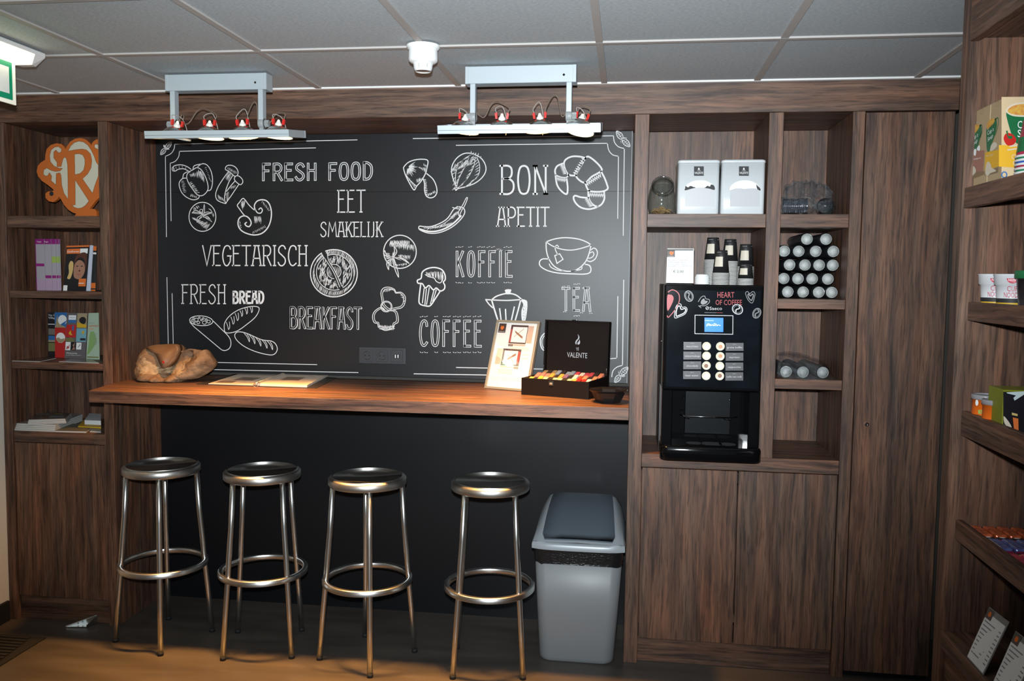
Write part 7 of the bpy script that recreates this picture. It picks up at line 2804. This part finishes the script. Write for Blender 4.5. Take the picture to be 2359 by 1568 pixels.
# crisp cans and a snack box on the third rack shelf
ZS3 = 1.2554
CRO = flat('can_orange', (0.72, 0.13, 0.01), 0.35)
CRL = mat('can_lid_grey', (0.26, 0.25, 0.26), 0.3)
for nm, u, v, yy in (('orange crisp can by the rack end panel on the third rack shelf', 2239, 905, -1.225), ('orange crisp can with a crisp and dip picture, nearer on the third rack shelf', 2263, 917, -1.300)):
    p = at(u, v, 'Y', yy)
    r = 0.033
    zt = p.z - ZS3 - 0.002
    t = thing('crisp_can', nm, 'can', (p.x + r + 0.002, yy, ZS3), group='crisp cans on the third rack shelf')
    q = MB(); q.lathe([(0.0, 0.0), (r - 0.001, 0.0), (r - 0.001, zt - 0.012), (0.0, zt - 0.012)], m=CRO, n=36); b = q.build('can_body', CRO, t)
    q = MB(); q.lathe([(r, zt - 0.013), (r + 0.0018, zt - 0.012), (r + 0.0018, zt - 0.003), (r, zt), (r - 0.003, zt - 0.001), (r - 0.004, zt - 0.004), (0.0, zt - 0.004)], m=CRL, n=36); q.build('lid', CRL, t)
    q = MB()

    def cp(a, h, l=0.0006):
        a = math.radians(a)
        return ((r - 0.001 + l) * math.cos(a), (r - 0.001 + l) * math.sin(a), h)
    zc = 0.048
    if yy > -1.25:
        q.poly([cp(-112, zc - 0.014), cp(-80, zc - 0.016), cp(-74, zc + 0.002), cp(-96, zc + 0.010)], GOLDP)
        q.poly([cp(-118, zc - 0.012), cp(-140, zc - 0.014), cp(-142, zc - 0.004), cp(-120, zc - 0.002)], LFGN)
        q.poly([cp(-150 + 8 * math.cos(i), zc + 0.014 + 0.008 * math.sin(i)) for i in [2 * PI * j / 10 for j in range(10)]], WHITE)
    else:
        q.poly([cp(-78 + 26 * math.cos(i), zc + 0.0145 * math.sin(i)) for i in [2 * PI * j / 14 for j in range(14)]], YELP)
        q.poly([cp(-78 + 13 * math.cos(i), zc + 0.007 * math.sin(i), 0.0010) for i in [2 * PI * j / 12 for j in range(12)]], ORP)
        q.poly([cp(-122, zc - 0.008), cp(-100, zc - 0.003), cp(-96, zc + 0.003), cp(-118, zc + 0.001)], CREAMP)
        q.poly([cp(-88, zc + 0.016), cp(-72, zc + 0.017), cp(-76, zc + 0.021), cp(-86, zc + 0.021)], MUG)
        q.poly([cp(-120, zc - 0.022), cp(-106, zc - 0.030), cp(-104, zc - 0.014), cp(-114, zc - 0.008)], GOLDP)
    q.build('can_print', GOLDP, b)
p = at(2298, 905, 'Y', -1.352)
t = thing('snack_box', 'olive and black snack box beside the orange crisp cans on the third rack shelf', 'box', (p.x + 0.07, -1.345, ZS3))
OLV = flat('snack_olive', (0.19, 0.20, 0.015), 0.4)
zt = at(2330, 898, 'Y', -1.385).z
q = MB(t.location)
q.box(p.x, p.x + 0.125, -1.385, -1.300, ZS3, zt, OLV, bev=0.001, seg=1)
b = q.build('carton', OLV, t)
d = Pr((2180, 860, 7.13), (0, -1.3856, 0), YN, t.location, 0.0011)
d.rect(935, 300, 1560, 1100, MG, 0.0003)
d.fill([(985, 310), (1300, 290), (1300, 330), (1120, 445), (1100, 400), (1145, 360), (1000, 325)], flat('print_sky_pale', (0.5, 0.58, 0.58)), lift=0.0006)
d.fill([(1090, 720), (1180, 740), (1185, 940), (1110, 910)], ORP, lift=0.0007).fill([(940, 700), (1000, 760), (1060, 850), (1060, 890), (960, 830)], CREAMP, True, 0.0007)
d.fill([(1075, 640), (1170, 665), (1168, 700), (1075, 680)], GOLDP, lift=0.0007)
d.done('front_print', b)

# chocolate bars in rows on the fourth rack shelf
ZS4 = 0.9724
BARC = [('orange wrapped', (0.32, 0.055, 0.012), (0.02, 0.02, 0.022)), ('blue wrapped', (0.06, 0.075, 0.20), (0.24, 0.02, 0.06)), ('red wrapped', (0.36, 0.03, 0.05), (0.5, 0.36, 0.10))]
bo = ['first', 'second', 'third', 'fourth', 'fifth']
for r, (y1, n) in enumerate(((-1.190, 5), (-1.305, 4), (-1.425, 3))):
    nm, c1, c2 = BARC[r]
    mm = mat('wrapper_%d' % r, c1, 0.22, 0.2, noise=(70, tuple(min(1, x * 2.4 + 0.03) for x in c1), 4))
    me_ = flat('wrapper_end_%d' % r, c2, 0.3)
    for k in range(n):
        x0 = 3.462 + 0.0345 * k - 0.006 * (r == 2)
        c = Vector((x0 + 0.0145, y1 - 0.050, ZS4))
        t = thing('chocolate_bar', '%s chocolate bar, %s from the shelf lip on the fourth rack shelf' % (nm, bo[k]), 'chocolate bar', c, group='chocolate bars on the fourth rack shelf')
        q = MB()
        q.box(-0.0140, 0.0140, -0.043, 0.043, 0.0, 0.013, mm, bev=0.004)
        q.build('wrapper', mm, t)
        for s in (-1, 1):
            q = MB()
            q.box(-0.0135, 0.0135, s * 0.0435 - 0.007 + (0.0065 if s > 0 else 0.0005), s * 0.0435 + 0.007 - (0.0 if s > 0 else 0.006), 0.004, 0.0075, me_)
            q.build('crimped_end', me_, t)
        q = MB()
        if r == 0:
            q.box(-0.006, 0.006, -0.0492, -0.0440, 0.0076, 0.0082, WHITE)
        else:
            q.ribbon([(-0.011, -0.036, 0.0134), (-0.011, 0.036, 0.0134)], 0.0016, (0, 0, 1), CREAMP)
        q.build('wrapper_print', WHITE, t)

# leaning price cards on the base shelf
ZB5 = 0.6864


def price_card(label, dy):
    a = at(2225, 1513, 'Z', ZB5)
    b = at(2267, 1555.5, 'Z', ZB5)
    xb = (a.x + b.x) / 2
    c = at(2279, 1397, 'X', xb + 0.060)
    e = at(2325, 1432, 'X', xb + 0.060)
    sh = Vector((max(0, RX + 0.004 - xb), dy, 0))
    a, b, c, e = [x + sh for x in (Vector((xb, a.y, ZB5 + 0.0006)), Vector((xb, b.y, ZB5 + 0.0006)), c, e)]
    t = thing('price_card', label, 'price card', a, group='price cards on the base shelf')
    n = (b - a).cross(c - a).normalized()
    if n.x > 0:
        n = -n
    q = MB(a)
    q.prism([a, b, e, c], -n * 0.0015, flat('card_grey_border', (0.22, 0.21, 0.20), 0.3))
    s = q.build('card_holder', None, t)
    f = lambda u, v, l=0.0006: a * (1 - u) * (1 - v) + b * u * (1 - v) + e * u * v + c * (1 - u) * v + n * l
    q = MB(a)
    q.poly([f(0.02, 0.02), f(0.96, 0.02), f(0.96, 0.90), f(0.02, 0.90)], WHITE)
    card = q.build('card', WHITE, s)
    q = MB(a)
    q.poly([f(0.02, 0.80, 0.0009), f(0.32, 0.80, 0.0009), f(0.32, 0.985, 0.0009), f(0.02, 0.985, 0.0009)], BOXG)
    q.poly([f(0.10, 0.87, 0.0012), f(0.17, 0.84, 0.0012), f(0.25, 0.87, 0.0012), f(0.22, 0.94, 0.0012), f(0.13, 0.94, 0.0012)], ORANGE)
    for k in range(9):
        v0 = 0.74 - 0.075 * k
        q.poly([f(0.08, v0, 0.0009), f(0.62 - 0.05 * (k % 3), v0, 0.0009), f(0.62 - 0.05 * (k % 3), v0 + 0.022, 0.0009), f(0.08, v0 + 0.022, 0.0009)], GREY_INK)
        q.poly([f(0.78, v0, 0.0009), f(0.92, v0, 0.0009), f(0.92, v0 + 0.022, 0.0009), f(0.78, v0 + 0.022, 0.0009)], GREY_INK)
    q.build('lettering', GREY_INK, card)
    # small clear stand behind
    q = MB(a)
    m0 = (a + b) / 2
    m1 = (c + e) / 2
    top = m0 * 0.45 + m1 * 0.55 - n * 0.002
    ft = Vector((top.x + 0.05, top.y, ZB5 + 0.0008))
    w_ = (b - a).normalized() * 0.015
    q.hexa([ft - w_, ft + w_, ft + w_ + Vector((0.002, 0, 0)), ft - w_ + Vector((0.002, 0, 0)), top - w_, top + w_, top + w_ + Vector((0.002, 0, 0)), top - w_ + Vector((0.002, 0, 0))], ACR)
    q.build('stand', ACR, s)


price_card('white price card leaning on the base shelf, nearer the rack end panel', 0.0)
price_card('white price card leaning on the base shelf, cut by the picture edge', -0.150)
